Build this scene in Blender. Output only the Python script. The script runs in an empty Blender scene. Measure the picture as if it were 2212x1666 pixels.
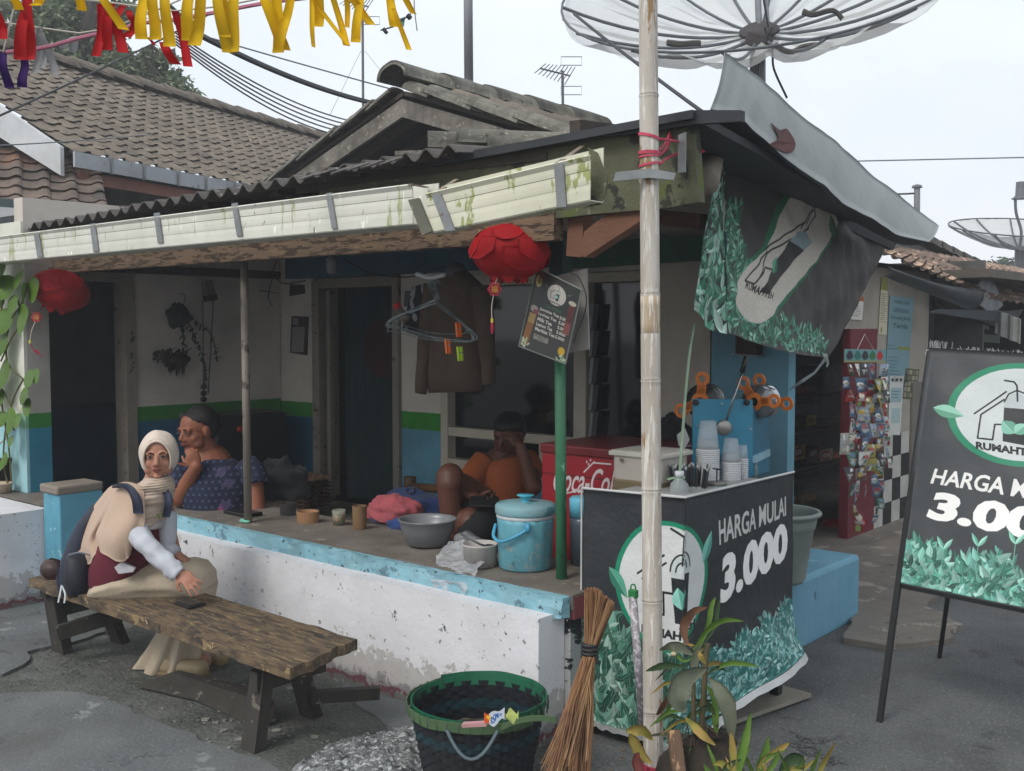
import bpy, bmesh, math, random
import numpy as np
from mathutils import Vector, Matrix, noise as mnoise
random.seed(7); rnd = random.Random(11)
scn = bpy.context.scene; COL = scn.collection
D2R = math.radians
# ---------------------------------------------------------------- camera, sky, sun, exposure
FPX = 2290.0; CX, CY = 1106.0, 833.0; PITCH = math.atan(131/FPX)
CAM = Vector((2.54, -3.277, 1.65))
FH = Vector((-.6492, .7606, 0)).normalized(); RT = Vector((.7606, .6492, 0)).normalized()
FW = FH*math.cos(PITCH) - Vector((0, 0, 1))*math.sin(PITCH)
UP = FH*math.sin(PITCH) + Vector((0, 0, 1))*math.cos(PITCH)
cd = bpy.data.cameras.new('camera'); cam = bpy.data.objects.new('camera', cd); COL.objects.link(cam)
cam.matrix_world = Matrix((RT, UP, -FW)).transposed().to_4x4(); cam.location = CAM
cd.sensor_width = 36; cd.lens = FPX/2212*36; cd.clip_start = .05; cd.clip_end = 2000
scn.camera = cam
SUN_EL, SUN_AZ = D2R(46), D2R(182)          # azimuth of the sun as seen from the place, from +Y clockwise
world = bpy.data.worlds.new('World'); scn.world = world; world.use_nodes = True
wn = world.node_tree; wn.nodes.clear()
w_out = wn.nodes.new('ShaderNodeOutputWorld'); w_bg = wn.nodes.new('ShaderNodeBackground')
sky = wn.nodes.new('ShaderNodeTexSky'); sky.sky_type = 'NISHITA'; sky.sun_disc = False
sky.sun_elevation = SUN_EL; sky.sun_rotation = SUN_AZ; sky.air_density = 1.0; sky.dust_density = 6; sky.ozone_density = 1
# overcast: the clear sky is veiled by an even cloud sheet with faint clouds
w_tc = wn.nodes.new('ShaderNodeTexCoord'); w_mp = wn.nodes.new('ShaderNodeMapping'); w_mp.inputs['Scale'].default_value = (1, 1, 2.2)
w_n = wn.nodes.new('ShaderNodeTexNoise'); w_n.inputs['Scale'].default_value = 3.2; w_n.inputs['Detail'].default_value = 6; w_n.inputs['Roughness'].default_value = .55
w_r = wn.nodes.new('ShaderNodeValToRGB'); w_r.color_ramp.elements[0].position = .3; w_r.color_ramp.elements[1].position = .72
w_r.color_ramp.elements[0].color = (6.0, 6.5, 7.0, 1); w_r.color_ramp.elements[1].color = (7.2, 7.45, 7.75, 1)
w_m = wn.nodes.new('ShaderNodeMix'); w_m.data_type = 'RGBA'; w_m.inputs['Factor'].default_value = .88
wn.links.new(w_tc.outputs['Generated'], w_mp.inputs['Vector']); wn.links.new(w_mp.outputs['Vector'], w_n.inputs['Vector'])
wn.links.new(w_n.outputs['Fac'], w_r.inputs['Fac'])
wn.links.new(sky.outputs['Color'], w_m.inputs['A']); wn.links.new(w_r.outputs['Color'], w_m.inputs['B'])
wn.links.new(w_m.outputs['Result'], w_bg.inputs['Color']); w_bg.inputs['Strength'].default_value = .115
wn.links.new(w_bg.outputs['Background'], w_out.inputs['Surface'])
sd = bpy.data.lights.new('sun', 'SUN'); sun = bpy.data.objects.new('sun', sd); COL.objects.link(sun)
sd.energy = 1.35; sd.angle = D2R(20); sd.color = (1, .96, .9)
_sv = Vector((math.sin(SUN_AZ)*math.cos(SUN_EL), math.cos(SUN_AZ)*math.cos(SUN_EL), math.sin(SUN_EL)))
sun.rotation_euler = _sv.to_track_quat('Z', 'Y').to_euler()
vs = scn.view_settings; vs.view_transform = 'Standard'; vs.look = 'None'; vs.exposure = .52; vs.gamma = 1; vs.use_curve_mapping = False

# ---------------------------------------------------------------- points: a line of sight met with a plane of the place
def ray(x, y): return FW + RT*((x-CX)/FPX) + UP*((CY-y)/FPX)
def _pl(x, y, a, v): r = ray(x, y); return CAM + r*((v-CAM[a])/r[a])
def PX(x, y, v): return _pl(x, y, 0, v)
def PY(x, y, v): return _pl(x, y, 1, v)
def PZ(x, y, v=0.): return _pl(x, y, 2, v)
def PD(x, y, d): return CAM + ray(x, y)*d
def PN(x, y, o, n):
    r = ray(x, y); n = Vector(n); return CAM + r*((Vector(o)-CAM).dot(n)/r.dot(n))
def V(*a): return Vector(a)
def cw(x, y, z): return Vector((CAM.x, CAM.y, 0)) + RT*x + FH*y + Vector((0, 0, z))
def lerp(a, b, t): return a + (b-a)*t

# ---------------------------------------------------------------- colours and materials
def lin(h):
    if not isinstance(h, str): return tuple(h)[:3]
    r = []
    for i in (0, 2, 4):
        c = int(h[i:i+2], 16)/255; r.append(c/12.92 if c <= .04045 else ((c+.055)/1.055)**2.4)
    return tuple(r)
def _rgb(nt, c):
    n = nt.nodes.new('ShaderNodeRGB'); n.outputs[0].default_value = (*lin(c), 1); return n.outputs[0]
def _mix(nt, f, a, b):
    n = nt.nodes.new('ShaderNodeMix'); n.data_type = 'RGBA'
    for k, v in (('Factor', f), ('A', a), ('B', b)):
        s = [i for i in n.inputs if i.name == k and i.enabled][0]
        if hasattr(v, 'is_output'): nt.links.new(v, s)
        elif isinstance(v, (int, float)): s.default_value = v
        else: s.default_value = (*lin(v), 1)
    return [o for o in n.outputs if o.enabled][0]
def _noise(nt, vec, s, d=6, ro=.6, sc=None):
    if sc:
        m = nt.nodes.new('ShaderNodeMapping'); m.inputs['Scale'].default_value = sc; nt.links.new(vec, m.inputs['Vector']); vec = m.outputs['Vector']
    n = nt.nodes.new('ShaderNodeTexNoise'); n.inputs['Scale'].default_value = s; n.inputs['Detail'].default_value = d; n.inputs['Roughness'].default_value = ro
    nt.links.new(vec, n.inputs['Vector']); return n.outputs['Fac']
def _ramp(nt, f, a, b):
    n = nt.nodes.new('ShaderNodeMapRange'); n.inputs['From Min'].default_value = a; n.inputs['From Max'].default_value = b
    n.interpolation_type = 'SMOOTHSTEP'; nt.links.new(f, n.inputs['Value']); return n.outputs['Result']
def _mth(nt, op, a, b=0.):
    n = nt.nodes.new('ShaderNodeMath'); n.operation = op
    for i, v in enumerate((a, b)):
        if hasattr(v, 'is_output'): nt.links.new(v, n.inputs[i])
        else: n.inputs[i].default_value = v
    return n.outputs[0]
MATS = {}
def M(name, c, c2=None, r=.7, s=5., ct=.25, bump=.25, bs=40., chips=(), zb=(), metal=0., alpha=1., trans=0., sc=None, world=False, spec=.4, bd=.01, tl=0., sheen=0., img=None, dirt=.14, crack=None, speck=0.):
    """painted, worn or woven surface; c2 is a second tone; chips = (colour, threshold, scale[, stretch]); zb = (height, raggedness, colour) from top to bottom"""
    if name in MATS: return MATS[name]
    m = bpy.data.materials.new(name); m.use_nodes = True; nt = m.node_tree; nt.nodes.clear(); MATS[name] = m
    out = nt.nodes.new('ShaderNodeOutputMaterial'); b = nt.nodes.new('ShaderNodeBsdfPrincipled')
    tc = nt.nodes.new('ShaderNodeTexCoord'); ge = nt.nodes.new('ShaderNodeNewGeometry')
    vec = ge.outputs['Position'] if world else tc.outputs['Object']
    if img is not None:
        ti = nt.nodes.new('ShaderNodeTexImage'); ti.image = img; ti.extension = 'EXTEND'; nt.links.new(tc.outputs['UV'], ti.inputs['Vector']); col = ti.outputs['Color']
    else:
        a = lin(c); c2v = lin(c2) if c2 else tuple(x*.72 for x in a)
        col = _mix(nt, _ramp(nt, _noise(nt, vec, s, 8, .62, sc), .5-ct, .5+ct), a, c2v)
    if zb:
        sx = nt.nodes.new('ShaderNodeSeparateXYZ'); nt.links.new(ge.outputs['Position'], sx.inputs[0]); z = sx.outputs['Z']
        n1 = _noise(nt, ge.outputs['Position'], 14, 9, .7)
        for z0, amp, cc in zb:
            h = _mth(nt, 'ADD', z, _mth(nt, 'MULTIPLY', _mth(nt, 'SUBTRACT', n1, .5), amp))
            f = _ramp(nt, h, z0+.002, z0-.002)
            cc2 = tuple(x*.8 for x in lin(cc))
            col = _mix(nt, f, col, _mix(nt, _ramp(nt, _noise(nt, vec, 4), .35, .65), cc, cc2))
    for ch in chips:
        cc, th, cs = ch[:3]; st = ch[3] if len(ch) > 3 else None
        n = _noise(nt, vec, cs, 10, .65, st); col = _mix(nt, _ramp(nt, n, th-.045, th-.02), col, cc)
    if crack:
        vo = nt.nodes.new('ShaderNodeTexVoronoi'); vo.feature = 'DISTANCE_TO_EDGE'; vo.inputs['Scale'].default_value = crack[0]
        va = nt.nodes.new('ShaderNodeVectorMath'); va.operation = 'ADD'; nz_ = nt.nodes.new('ShaderNodeTexNoise'); nz_.inputs['Scale'].default_value = 4; nz_.inputs['Detail'].default_value = 8
        nt.links.new(vec, nz_.inputs['Vector']); sc_ = nt.nodes.new('ShaderNodeVectorMath'); sc_.operation = 'SCALE'; sc_.inputs['Scale'].default_value = .55; nt.links.new(nz_.outputs['Color'], sc_.inputs[0]); nt.links.new(vec, va.inputs[0]); nt.links.new(sc_.outputs[0], va.inputs[1]); nt.links.new(va.outputs[0], vo.inputs['Vector'])
        gate = _ramp(nt, _noise(nt, vec, 1.3, 4), .50, .56)
        col = _mix(nt, _mth(nt, 'MULTIPLY', _ramp(nt, vo.outputs['Distance'], crack[1], crack[1]*.3), gate), col, crack[2])
    if speck:
        col = _mix(nt, _ramp(nt, _noise(nt, vec, 75, 5, .75), .50, .64), col, tuple(min(1, x*(1+speck)) for x in lin(c))); col = _mix(nt, _ramp(nt, _noise(nt, vec, 38, 6, .75), .46, .36), col, tuple(x*(1-speck*.6) for x in lin(c)))
    if dirt:
        n = _noise(nt, vec, 1.7, 7, .6); col = _mix(nt, _mth(nt, 'MULTIPLY', _ramp(nt, n, .42, .75), dirt*2), col, (.045, .042, .038))
    nt.links.new(col, b.inputs['Base Color'])
    b.inputs['Roughness'].default_value = r; b.inputs['Metallic'].default_value = metal
    b.inputs['Specular IOR Level'].default_value = spec; b.inputs['Alpha'].default_value = alpha
    b.inputs['Transmission Weight'].default_value = trans
    if sheen: b.inputs['Sheen Weight'].default_value = sheen
    if bump:
        bp = nt.nodes.new('ShaderNodeBump'); bp.inputs['Strength'].default_value = bump; bp.inputs['Distance'].default_value = bd
        nt.links.new(_noise(nt, vec, bs, 6, .6, sc), bp.inputs['Height']); nt.links.new(bp.outputs['Normal'], b.inputs['Normal'])
    sh = b.outputs['BSDF']
    if tl:
        t = nt.nodes.new('ShaderNodeBsdfTranslucent'); nt.links.new(col, t.inputs['Color'])
        x = nt.nodes.new('ShaderNodeMixShader'); x.inputs[0].default_value = tl; nt.links.new(sh, x.inputs[1]); nt.links.new(t.outputs[0], x.inputs[2]); sh = x.outputs[0]
    nt.links.new(sh, out.inputs['Surface'])
    return m

# ---------------------------------------------------------------- meshes
class MB:
    def __init__(s): s.v = []; s.f = []; s.mi = []; s.uv = {}
    def add(s, vs, fs, mi=0):
        o = len(s.v); s.v += [Vector(x) for x in vs]
        for f in fs: s.f.append(tuple(i+o for i in f)); s.mi.append(mi)
        return o
    def box(s, c, d, rot=None, mi=0):
        c = Vector(c); vs = []
        for x in (-.5, .5):
            for y in (-.5, .5):
                for z in (-.5, .5):
                    p = Vector((x*d[0], y*d[1], z*d[2])); vs.append(c + (rot @ p if rot else p))
        s.add(vs, [(0, 1, 3, 2), (4, 6, 7, 5), (0, 4, 5, 1), (2, 3, 7, 6), (0, 2, 6, 4), (1, 5, 7, 3)], mi); return s
    def bar(s, p, q, w, h, up=(0, 0, 1), mi=0, w2=None, h2=None):
        p = Vector(p); q = Vector(q); d = (q-p).normalized(); u = Vector(up); a = d.cross(u)
        if a.length < 1e-4: a = d.cross(Vector((0, 1, 0)))
        a.normalize(); u = a.cross(d); w2 = w if w2 is None else w2; h2 = h if h2 is None else h2; vs = []
        for o, ww, hh in ((p, w, h), (q, w2, h2)):
            for i, j in ((-1, -1), (1, -1), (1, 1), (-1, 1)): vs.append(o + a*(i*ww/2) + u*(j*hh/2))
        s.add(vs, [(3, 2, 1, 0), (4, 5, 6, 7), (0, 1, 5, 4), (1, 2, 6, 5), (2, 3, 7, 6), (3, 0, 4, 7)], mi); return s
    def tube(s, pts, r, n=8, closed=False, mi=0):
        pts = [Vector(p) for p in pts]; k = len(pts); rs = r if isinstance(r, (list, tuple)) else [r]*k
        u = None; vs = []
        for i, p in enumerate(pts):
            if closed: d = pts[(i+1) % k]-pts[i-1]
            else: d = pts[min(i+1, k-1)]-pts[max(i-1, 0)]
            d = d.normalized() if d.length > 1e-9 else Vector((0, 0, 1))
            if u is None: u = d.orthogonal()
            u = (u - d*u.dot(d)); u = u.normalized() if u.length > 1e-6 else d.orthogonal().normalized(); w = d.cross(u)
            for j in range(n): t = 2*math.pi*j/n; vs.append(p + (u*math.cos(t)+w*math.sin(t))*rs[i])
        fs = []
        for i in range(k if closed else k-1):
            for j in range(n): a, b = i*n+j, i*n+(j+1) % n; c, d_ = ((i+1) % k)*n+j, ((i+1) % k)*n+(j+1) % n; fs.append((a, b, d_, c))
        if not closed: fs += [tuple(range(n-1, -1, -1)), tuple((k-1)*n+j for j in range(n))]
        s.add(vs, fs, mi); return s
    def lathe(s, prof, c=(0, 0, 0), n=24, mi=0, rot=None, closed=False, sq=(1, 1)):
        c = Vector(c); vs = []; fs = []; k = len(prof)
        for r, z in prof:
            for j in range(n):
                t = 2*math.pi*j/n; p = Vector((r*math.cos(t)*sq[0], r*math.sin(t)*sq[1], z)); vs.append(c + (rot @ p if rot else p))
        for i in range(k-1):
            for j in range(n): a, b = i*n+j, i*n+(j+1) % n; fs.append((a, b, b+n, a+n))
        if not closed: fs += [tuple(range(n-1, -1, -1)), tuple((k-1)*n+j for j in range(n))]
        s.add(vs, fs, mi); return s
    def ell(s, c, r, rot=None, n=14, m=9, mi=0):
        c = Vector(c); r = (r, r, r) if isinstance(r, (int, float)) else r; vs = []
        for i in range(1, m):
            a = math.pi*i/m
            for j in range(n):
                t = 2*math.pi*j/n; p = Vector((r[0]*math.sin(a)*math.cos(t), r[1]*math.sin(a)*math.sin(t), r[2]*math.cos(a))); vs.append(c + (rot @ p if rot else p))
        for z in (1, -1): p = Vector((0, 0, z*r[2])); vs.append(c + (rot @ p if rot else p))
        k = (m-1)*n; fs = []
        for j in range(n): fs.append((j, (j+1) % n, k)[::-1]); fs.append(((m-2)*n+j, (m-2)*n+(j+1) % n, k+1))
        for i in range(m-2):
            for j in range(n): a, b = i*n+j, i*n+(j+1) % n; fs.append((a, a+n, b+n, b))
        s.add(vs, fs, mi); return s
    def cap(s, p, r0, q, r1, n=12, mi=0):
        p = Vector(p); q = Vector(q); d = q-p; L = d.length; d = d/L if L > 1e-6 else Vector((0, 0, 1))
        pts = []; rs = []
        for a in (.02, 20, 45, 70): pts.append(p - d*(r0*math.cos(D2R(a)))); rs.append(max(r0*math.sin(D2R(a)), 1e-4))
        pts.append(p); rs.append(r0)
        if L > 1e-6: pts.append(q); rs.append(r1)
        for a in (70, 45, 20, .02): pts.append(q + d*(r1*math.cos(D2R(a)))); rs.append(max(r1*math.sin(D2R(a)), 1e-4))
        return s.tube(pts, rs, n, mi=mi)
    def poly(s, pts, th, mi=0):
        """closed outline swept by the vector th: has real thickness"""
        pts = [Vector(p) for p in pts]; th = Vector(th); n = len(pts)
        s.add(pts + [p+th for p in pts], [tuple(range(n)), tuple(range(2*n-1, n-1, -1))] + [(i, i+n, (i+1) % n+n, (i+1) % n) for i in range(n)], mi); return s
    def grid(s, fn, nu, nv, th=None, mi=0, uvf=None, wrap=False):
        vs = []; fs = []
        for i in range(nu+1):
            for j in range(nv+1): vs.append(Vector(fn(i/nu, j/nv)))
        for i in range(nu):
            for j in range(nv): a = i*(nv+1)+j; fs.append((a, a+nv+1, a+nv+2, a+1))
        if th is not None:
            k = len(vs); me = [Vector() for _ in vs]
            for f in fs:
                nn = (vs[f[1]]-vs[f[0]]).cross(vs[f[3]]-vs[f[0]])
                for x in f: me[x] += nn
            vs2 = [v - m.normalized()*th if m.length > 0 else v for v, m in zip(vs, me)]
            fs2 = [tuple(x+k for x in f[::-1]) for f in fs]; N = nv+1
            ring = [i*N for i in range(nu+1)] + [nu*N+j for j in range(1, N)] + [i*N+nv for i in range(nu-1, -1, -1)] + [j for j in range(nv-1, 0, -1)]
            side = [(ring[i], ring[i]+k, ring[(i+1) % len(ring)]+k, ring[(i+1) % len(ring)]) for i in range(len(ring))]
            o = s.add(vs+vs2, fs+fs2+[x[::-1] for x in side], mi)
        else: k = 0; o = s.add(vs, fs, mi)
        c = 0
        for i in range(nu+1):
            for j in range(nv+1):
                uv = uvf(i/nu, j/nv, vs[c]) if uvf else (i/nu, j/nv); s.uv[o+c] = uv
                if k: s.uv[o+c+k] = uv
                c += 1
        return s
    def loft(s, rings, n=28, rip=None, mi=0, ends=True):
        """rings = (P, Q, b[, ripple]): P, Q opposite ends of an elliptical section, b its half depth along the view"""
        vs = []; fs = []
        for k, rg in enumerate(rings):
            P, Q, b = Vector(rg[0]), Vector(rg[1]), rg[2]; c = (P+Q)/2; a = (Q-P)/2
            am, fr, ph = rg[3] if len(rg) > 3 else (0, 1, 0)
            bd = rg[4] if len(rg) > 4 else FH
            for j in range(n):
                t = 2*math.pi*j/n; w = 1 + am*math.sin(fr*t+ph) + am*.5*math.sin(fr*1.7*t+ph*2+1)
                vs.append(c + a*math.cos(t)*w + bd*(b*math.sin(t)*w))
        for i in range(len(rings)-1):
            for j in range(n): a_, b_ = i*n+j, i*n+(j+1) % n; fs.append((a_, b_, b_+n, a_+n))
        if ends: fs += [tuple(range(n-1, -1, -1)), tuple((len(rings)-1)*n+j for j in range(n))]
        s.add(vs, fs, mi); return s
    def jit(s, a, seed=0):
        r = random.Random(seed)
        for i in range(len(s.v)): s.v[i] = s.v[i] + Vector((r.uniform(-a, a), r.uniform(-a, a), r.uniform(-a, a)))
        return s
    def nz(s, a, f, seed=0):
        for i, v in enumerate(s.v): s.v[i] = v + mnoise.noise_vector(v*f + Vector((seed, seed*2, 0)))*a
        return s
def wloc(o):
    p = Vector()
    while o is not None: p += o.location; o = o.parent
    return p
def tag(o, label=None, cat=None, group=None, kind=None):
    if label: o['label'] = label
    if cat: o['category'] = cat
    if group: o['group'] = group
    if kind: o['kind'] = kind
    return o
def thing(name, label, cat, loc=(0, 0, 0), group=None):
    o = bpy.data.objects.new(name, None); o.empty_display_size = .1; COL.objects.link(o); o.location = Vector(loc); return tag(o, label, cat, group)
def build(mb, name, mat, parent=None, smooth=False, loc=None, bev=0., sub=0, vox=0., sm=0, auto=None):
    off = wloc(parent) if parent is not None else Vector()
    if loc is None: loc = Vector() if parent is not None else None
    if loc is None:      # one-mesh thing: origin at its base centre
        xs = [v.x for v in mb.v]; ys = [v.y for v in mb.v]; loc = Vector(((min(xs)+max(xs))/2, (min(ys)+max(ys))/2, min(v.z for v in mb.v)))
    loc = Vector(loc); sh = off + loc
    me = bpy.data.meshes.new(name); me.from_pydata([v-sh for v in mb.v], [], mb.f)
    for m in (mat if isinstance(mat, (list, tuple)) else [mat]): me.materials.append(m)
    me.polygons.foreach_set('material_index', mb.mi)
    if mb.uv:
        ul = me.uv_layers.new(name='UVMap')
        for l in me.loops: ul.data[l.index].uv = mb.uv.get(l.vertex_index, (0, 0))
    if smooth: me.polygons.foreach_set('use_smooth', [True]*len(me.polygons))
    me.validate(); me.update()
    o = bpy.data.objects.new(name, me); COL.objects.link(o); o.location = loc
    if parent is not None: o.parent = parent
    if vox or sub or bev or sm:
        if vox: x = o.modifiers.new('r', 'REMESH'); x.mode = 'VOXEL'; x.voxel_size = vox; x.use_smooth_shade = True
        if sm: x = o.modifiers.new('s', 'SMOOTH'); x.factor = .5; x.iterations = sm
        if bev: x = o.modifiers.new('b', 'BEVEL'); x.width = bev; x.segments = 2; x.limit_method = 'ANGLE'; x.angle_limit = D2R(40)
        if sub: x = o.modifiers.new('u', 'SUBSURF'); x.levels = sub; x.render_levels = sub
        if vox:
            dg = bpy.context.evaluated_depsgraph_get(); m2 = bpy.data.meshes.new_from_object(o.evaluated_get(dg)); o.modifiers.clear(); o.data = m2; m2.name = name
    return o
def cube_part(name, c, d, mat, parent, rot=None, bev=0.):
    return build(MB().box(c, d, rot), name, mat, parent, bev=bev)
def copyobj(o, loc, rotz=None, label=None, group=None, parent=None):
    c = o.copy(); COL.objects.link(c); c.location = loc
    if parent is not None: c.parent = parent
    if rotz is not None: c.rotation_euler = (0, 0, rotz)
    if label: c['label'] = label
    if group: c['group'] = group
    for ch in list(o.children):
        d = ch.copy(); COL.objects.link(d); d.parent = c
        for g in list(ch.children): e = g.copy(); COL.objects.link(e); e.parent = d
    return c
def struct(mb, name, mat, **k): return tag(build(mb, name, mat, loc=(0, 0, 0), **k), kind='structure')
def curve(pts, n=8):
    """smooth curve through the points"""
    P = [Vector(p) for p in pts]; P = [P[0]*2-P[1]] + P + [P[-1]*2-P[-2]]; out = []
    for i in range(1, len(P)-2):
        for k in range(n):
            t = k/n; a, b, c, d = P[i-1:i+3]
            out.append(.5*((2*b) + (c-a)*t + (2*a-5*b+4*c-d)*t*t + (3*b-a-3*c+d)*t**3))
    return out + [P[-2]]
def sag(a, b, s, n=16): return [lerp(Vector(a), Vector(b), i/n) - Vector((0, 0, s*4*(i/n)*(1-i/n))) for i in range(n+1)]

# ---------------------------------------------------------------- flat print: drawn into a picture from shapes and letters
_TXT = {}
def text_tris(t, bold=0., shear=0.):
    k = (t, bold, shear)
    if k in _TXT: return _TXT[k]
    c = bpy.data.curves.new('t', 'FONT'); c.body = t; c.size = 1; c.offset = bold; c.shear = shear; c.align_x = 'LEFT'; c.resolution_u = 3
    o = bpy.data.objects.new('t', c); COL.objects.link(o); dg = bpy.context.evaluated_depsgraph_get(); me = bpy.data.meshes.new_from_object(o.evaluated_get(dg))
    me.calc_loop_triangles(); vs = np.array([v.co[:2] for v in me.vertices]).reshape(-1, 2); tr = [tuple(x.vertices) for x in me.loop_triangles]
    bpy.data.objects.remove(o); bpy.data.curves.remove(c); bpy.data.meshes.remove(me)
    if len(vs): mn = vs.min(0); mx = vs.max(0)
    else: mn = np.zeros(2); mx = np.ones(2)
    _TXT[k] = (vs, tr, mn, mx); return _TXT[k]
class Canvas:
    """picture whose drawing coordinates are metres (or any unit) on the printed thing: x right, y up"""
    def __init__(s, x0, y0, x1, y1, res, bg):
        s.x0, s.y0, s.x1, s.y1 = x0, y0, x1, y1; s.k = res/(x1-x0); s.w = int(res); s.h = int(round((y1-y0)*s.k))
        s.a = np.zeros((s.h, s.w, 3), np.float32); s.a[:] = lin(bg)
    def px(s, p): return np.array([((x-s.x0)*s.k, (y-s.y0)*s.k) for x, y in [q[:2] for q in p]], np.float64)
    def _fill(s, P, col, al=1.):
        mn = np.floor(P.min(0)).astype(int); mx = np.ceil(P.max(0)).astype(int)+1
        x0, y0 = max(mn[0], 0), max(mn[1], 0); x1, y1 = min(mx[0], s.w), min(mx[1], s.h)
        if x1 <= x0 or y1 <= y0: return
        X, Y = np.meshgrid(np.arange(x0, x1)+.5, np.arange(y0, y1)+.5); ins = np.zeros(X.shape, bool); n = len(P)
        for i in range(n):
            (ax, ay), (bx, by) = P[i], P[(i+1) % n]
            if ay == by: continue
            ins ^= ((ay > Y) != (by > Y)) & (X < (bx-ax)*(Y-ay)/(by-ay)+ax)
        c = np.array(col if not callable(col) else (0, 0, 0), np.float32); r = s.a[y0:y1, x0:x1]
        if callable(col): cc = col(X/s.k+s.x0, Y/s.k+s.y0); r[ins] = r[ins]*(1-al)+cc[ins]*al
        else: r[ins] = r[ins]*(1-al)+c*al
    def poly(s, pts, col, al=1.): s._fill(s.px(pts), lin(col) if not callable(col) else col, al); return s
    def rect(s, x0, y0, x1, y1, col, al=1.): return s.poly([(x0, y0), (x1, y0), (x1, y1), (x0, y1)], col, al)
    def oval(s, x, y, rx, ry, col, rot=0., n=48, al=1., wob=0.):
        c, q = math.cos(rot), math.sin(rot); pts = []
        for i in range(n): t = 2*math.pi*i/n; w = 1+wob*math.sin(3*t+x*40); a, b = rx*w*math.cos(t), ry*w*math.sin(t); pts.append((x+a*c-b*q, y+a*q+b*c))
        return s.poly(pts, col, al)
    def line(s, pts, w, col, al=1.):
        for (ax, ay), (bx, by) in zip(pts[:-1], pts[1:]):
            L = math.hypot(bx-ax, by-ay) or 1; nx, ny = -(by-ay)/L*w/2, (bx-ax)/L*w/2
            s.poly([(ax+nx, ay+ny), (bx+nx, by+ny), (bx-nx, by-ny), (ax-nx, ay-ny)], col, al)
            s.oval(bx, by, w/2, w/2, col, n=10, al=al)
        s.oval(pts[0][0], pts[0][1], w/2, w/2, col, n=10, al=al); return s
    def text(s, t, box, col, bold=.02, shear=0., al=1.):
        """letters stretched into a four-cornered frame: bottom left, bottom right, top right, top left"""
        vs, tr, mn, mx = text_tris(t, bold, shear)
        if not len(vs): return s
        uv = (vs-mn)/(mx-mn); A, B, C, Dd = [np.array(q[:2]) for q in box]
        P = (A*(1-uv[:, :1])+B*uv[:, :1])*(1-uv[:, 1:])+(Dd*(1-uv[:, :1])+C*uv[:, :1])*uv[:, 1:]
        P = s.px([tuple(p) for p in P])
        for t3 in tr: s._fill(P[list(t3)], lin(col), al)
        return s
    def trect(s, t, x, y, w, h, col, **k): return s.text(t, [(x, y), (x+w, y), (x+w, y+h), (x, y+h)], col, **k)
    def leaf(s, x, y, L, W, ang, c1, c2, al=1.):
        d = (math.cos(ang), math.sin(ang)); n = (-d[1], d[0])
        for sg, cc in ((1, c1), (-1, c2)):
            pts = [(x+d[0]*L*t, y+d[1]*L*t) for t in (0, .5, 1)][::2]
            side = [(x+d[0]*L*t+n[0]*W*sg*math.sin(math.pi*t**.85)*.5, y+d[1]*L*t+n[1]*W*sg*math.sin(math.pi*t**.85)*.5) for t in (.06, .14, .25, .38, .52, .66, .8, .92)]
            s.poly([(x, y)]+side+[(x+d[0]*L, y+d[1]*L)], cc, al)
        s.line([(x, y), (x+d[0]*L*.95, y+d[1]*L*.95)], W*.04, 'c8e4da', al*.35); return s
    def grain(s, amp, seed=1):
        r = np.random.default_rng(seed); g = r.normal(0, amp, (s.h//3+2, s.w//3+2)); g = np.kron(g, np.ones((3, 3)))[:s.h, :s.w]
        s.a *= (1+g[..., None]+r.normal(0, amp*.6, (s.h, s.w, 1))); return s
    def uv(s, a, b): return ((a-s.x0)/(s.x1-s.x0), (b-s.y0)/(s.y1-s.y0))
    def image(s, name):
        b = s.a.copy()
        for d_ in ((0, 1), (1, 0), (0, -1), (-1, 0)): b += np.roll(s.a, d_, (0, 1))
        s.a = b/5
        im = bpy.data.images.new(name, s.w, s.h, alpha=False); a = np.clip(s.a, 0, 1)
        a = np.where(a <= .0031308, a*12.92, 1.055*np.power(np.maximum(a, 1e-6), 1/2.4)-.055)
        o = np.ones((s.h, s.w, 4), np.float32); o[..., :3] = a; im.pixels.foreach_set(o.ravel()); im.update(); im.pack(); return im
# ================================================================ materials of the place
WHITE_OUT = M('white_wall_paint', 'd6d6da', 'c9c9cc', r=.75, s=3, bump=.35, bs=22, world=True, dirt=.08,
              chips=[('3b4240', .70, 9), ('8a8a86', .675, 26), ('bcbab6', .67, 4, (1, 1, .35)), ('5d605e', .70, 50)],
              zb=[(.20, .55, 'b3b0ae'), (.085, .30, '8b8788'), (.055, .20, '6b4247'), (.03, .16, '6a6a68')])
LEDGE_BLUE = M('ledge_blue_paint', '76a9b8', '8bb6c2', r=.65, s=9, bump=.5, bs=30, dirt=.3, chips=[('3c4d52', .655, 22), ('5b7f8c', .64, 8), ('a9b9b9', .69, 30), ('40464a', .69, 45)], world=True)
LEDGE_TOP = M('worn_cement', '5b554c', '77716a', r=.75, s=4, bump=.4, bs=60, chips=[('8d877d', .66, 9)], world=True)
CEMENT = M('rough_cement', '8f8579', '7b7268', r=.9, s=7, bump=.6, bs=35, world=True)
BLUE_PAINT = M('blue_wall_paint', '5d93a8', '4f8599', r=.65, s=3, bump=.25, bs=20, world=True, chips=[('3f5f60', .69, 12), ('7fb1c0', .66, 4)])
SIDE_WALL = M('side_wall_paint', 'c9c2b9', 'bab3aa', r=.8, s=2, bump=.25, bs=18, world=True, dirt=.2, chips=[('6a655c', .73, 12)],
              zb=[(1.085, .012, '2f7d2a'), (.985, .012, '1d5f7d')])
BACK_WALL = M('back_wall_paint', 'cdc6bb', 'bfb8ad', r=.8, s=2, bump=.2, bs=18, world=True, dirt=.15, chips=[('6a655c', .73, 12)],
              zb=[(1.065, .012, '2d8a2a'), (.955, .02, '1f6785')])
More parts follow.
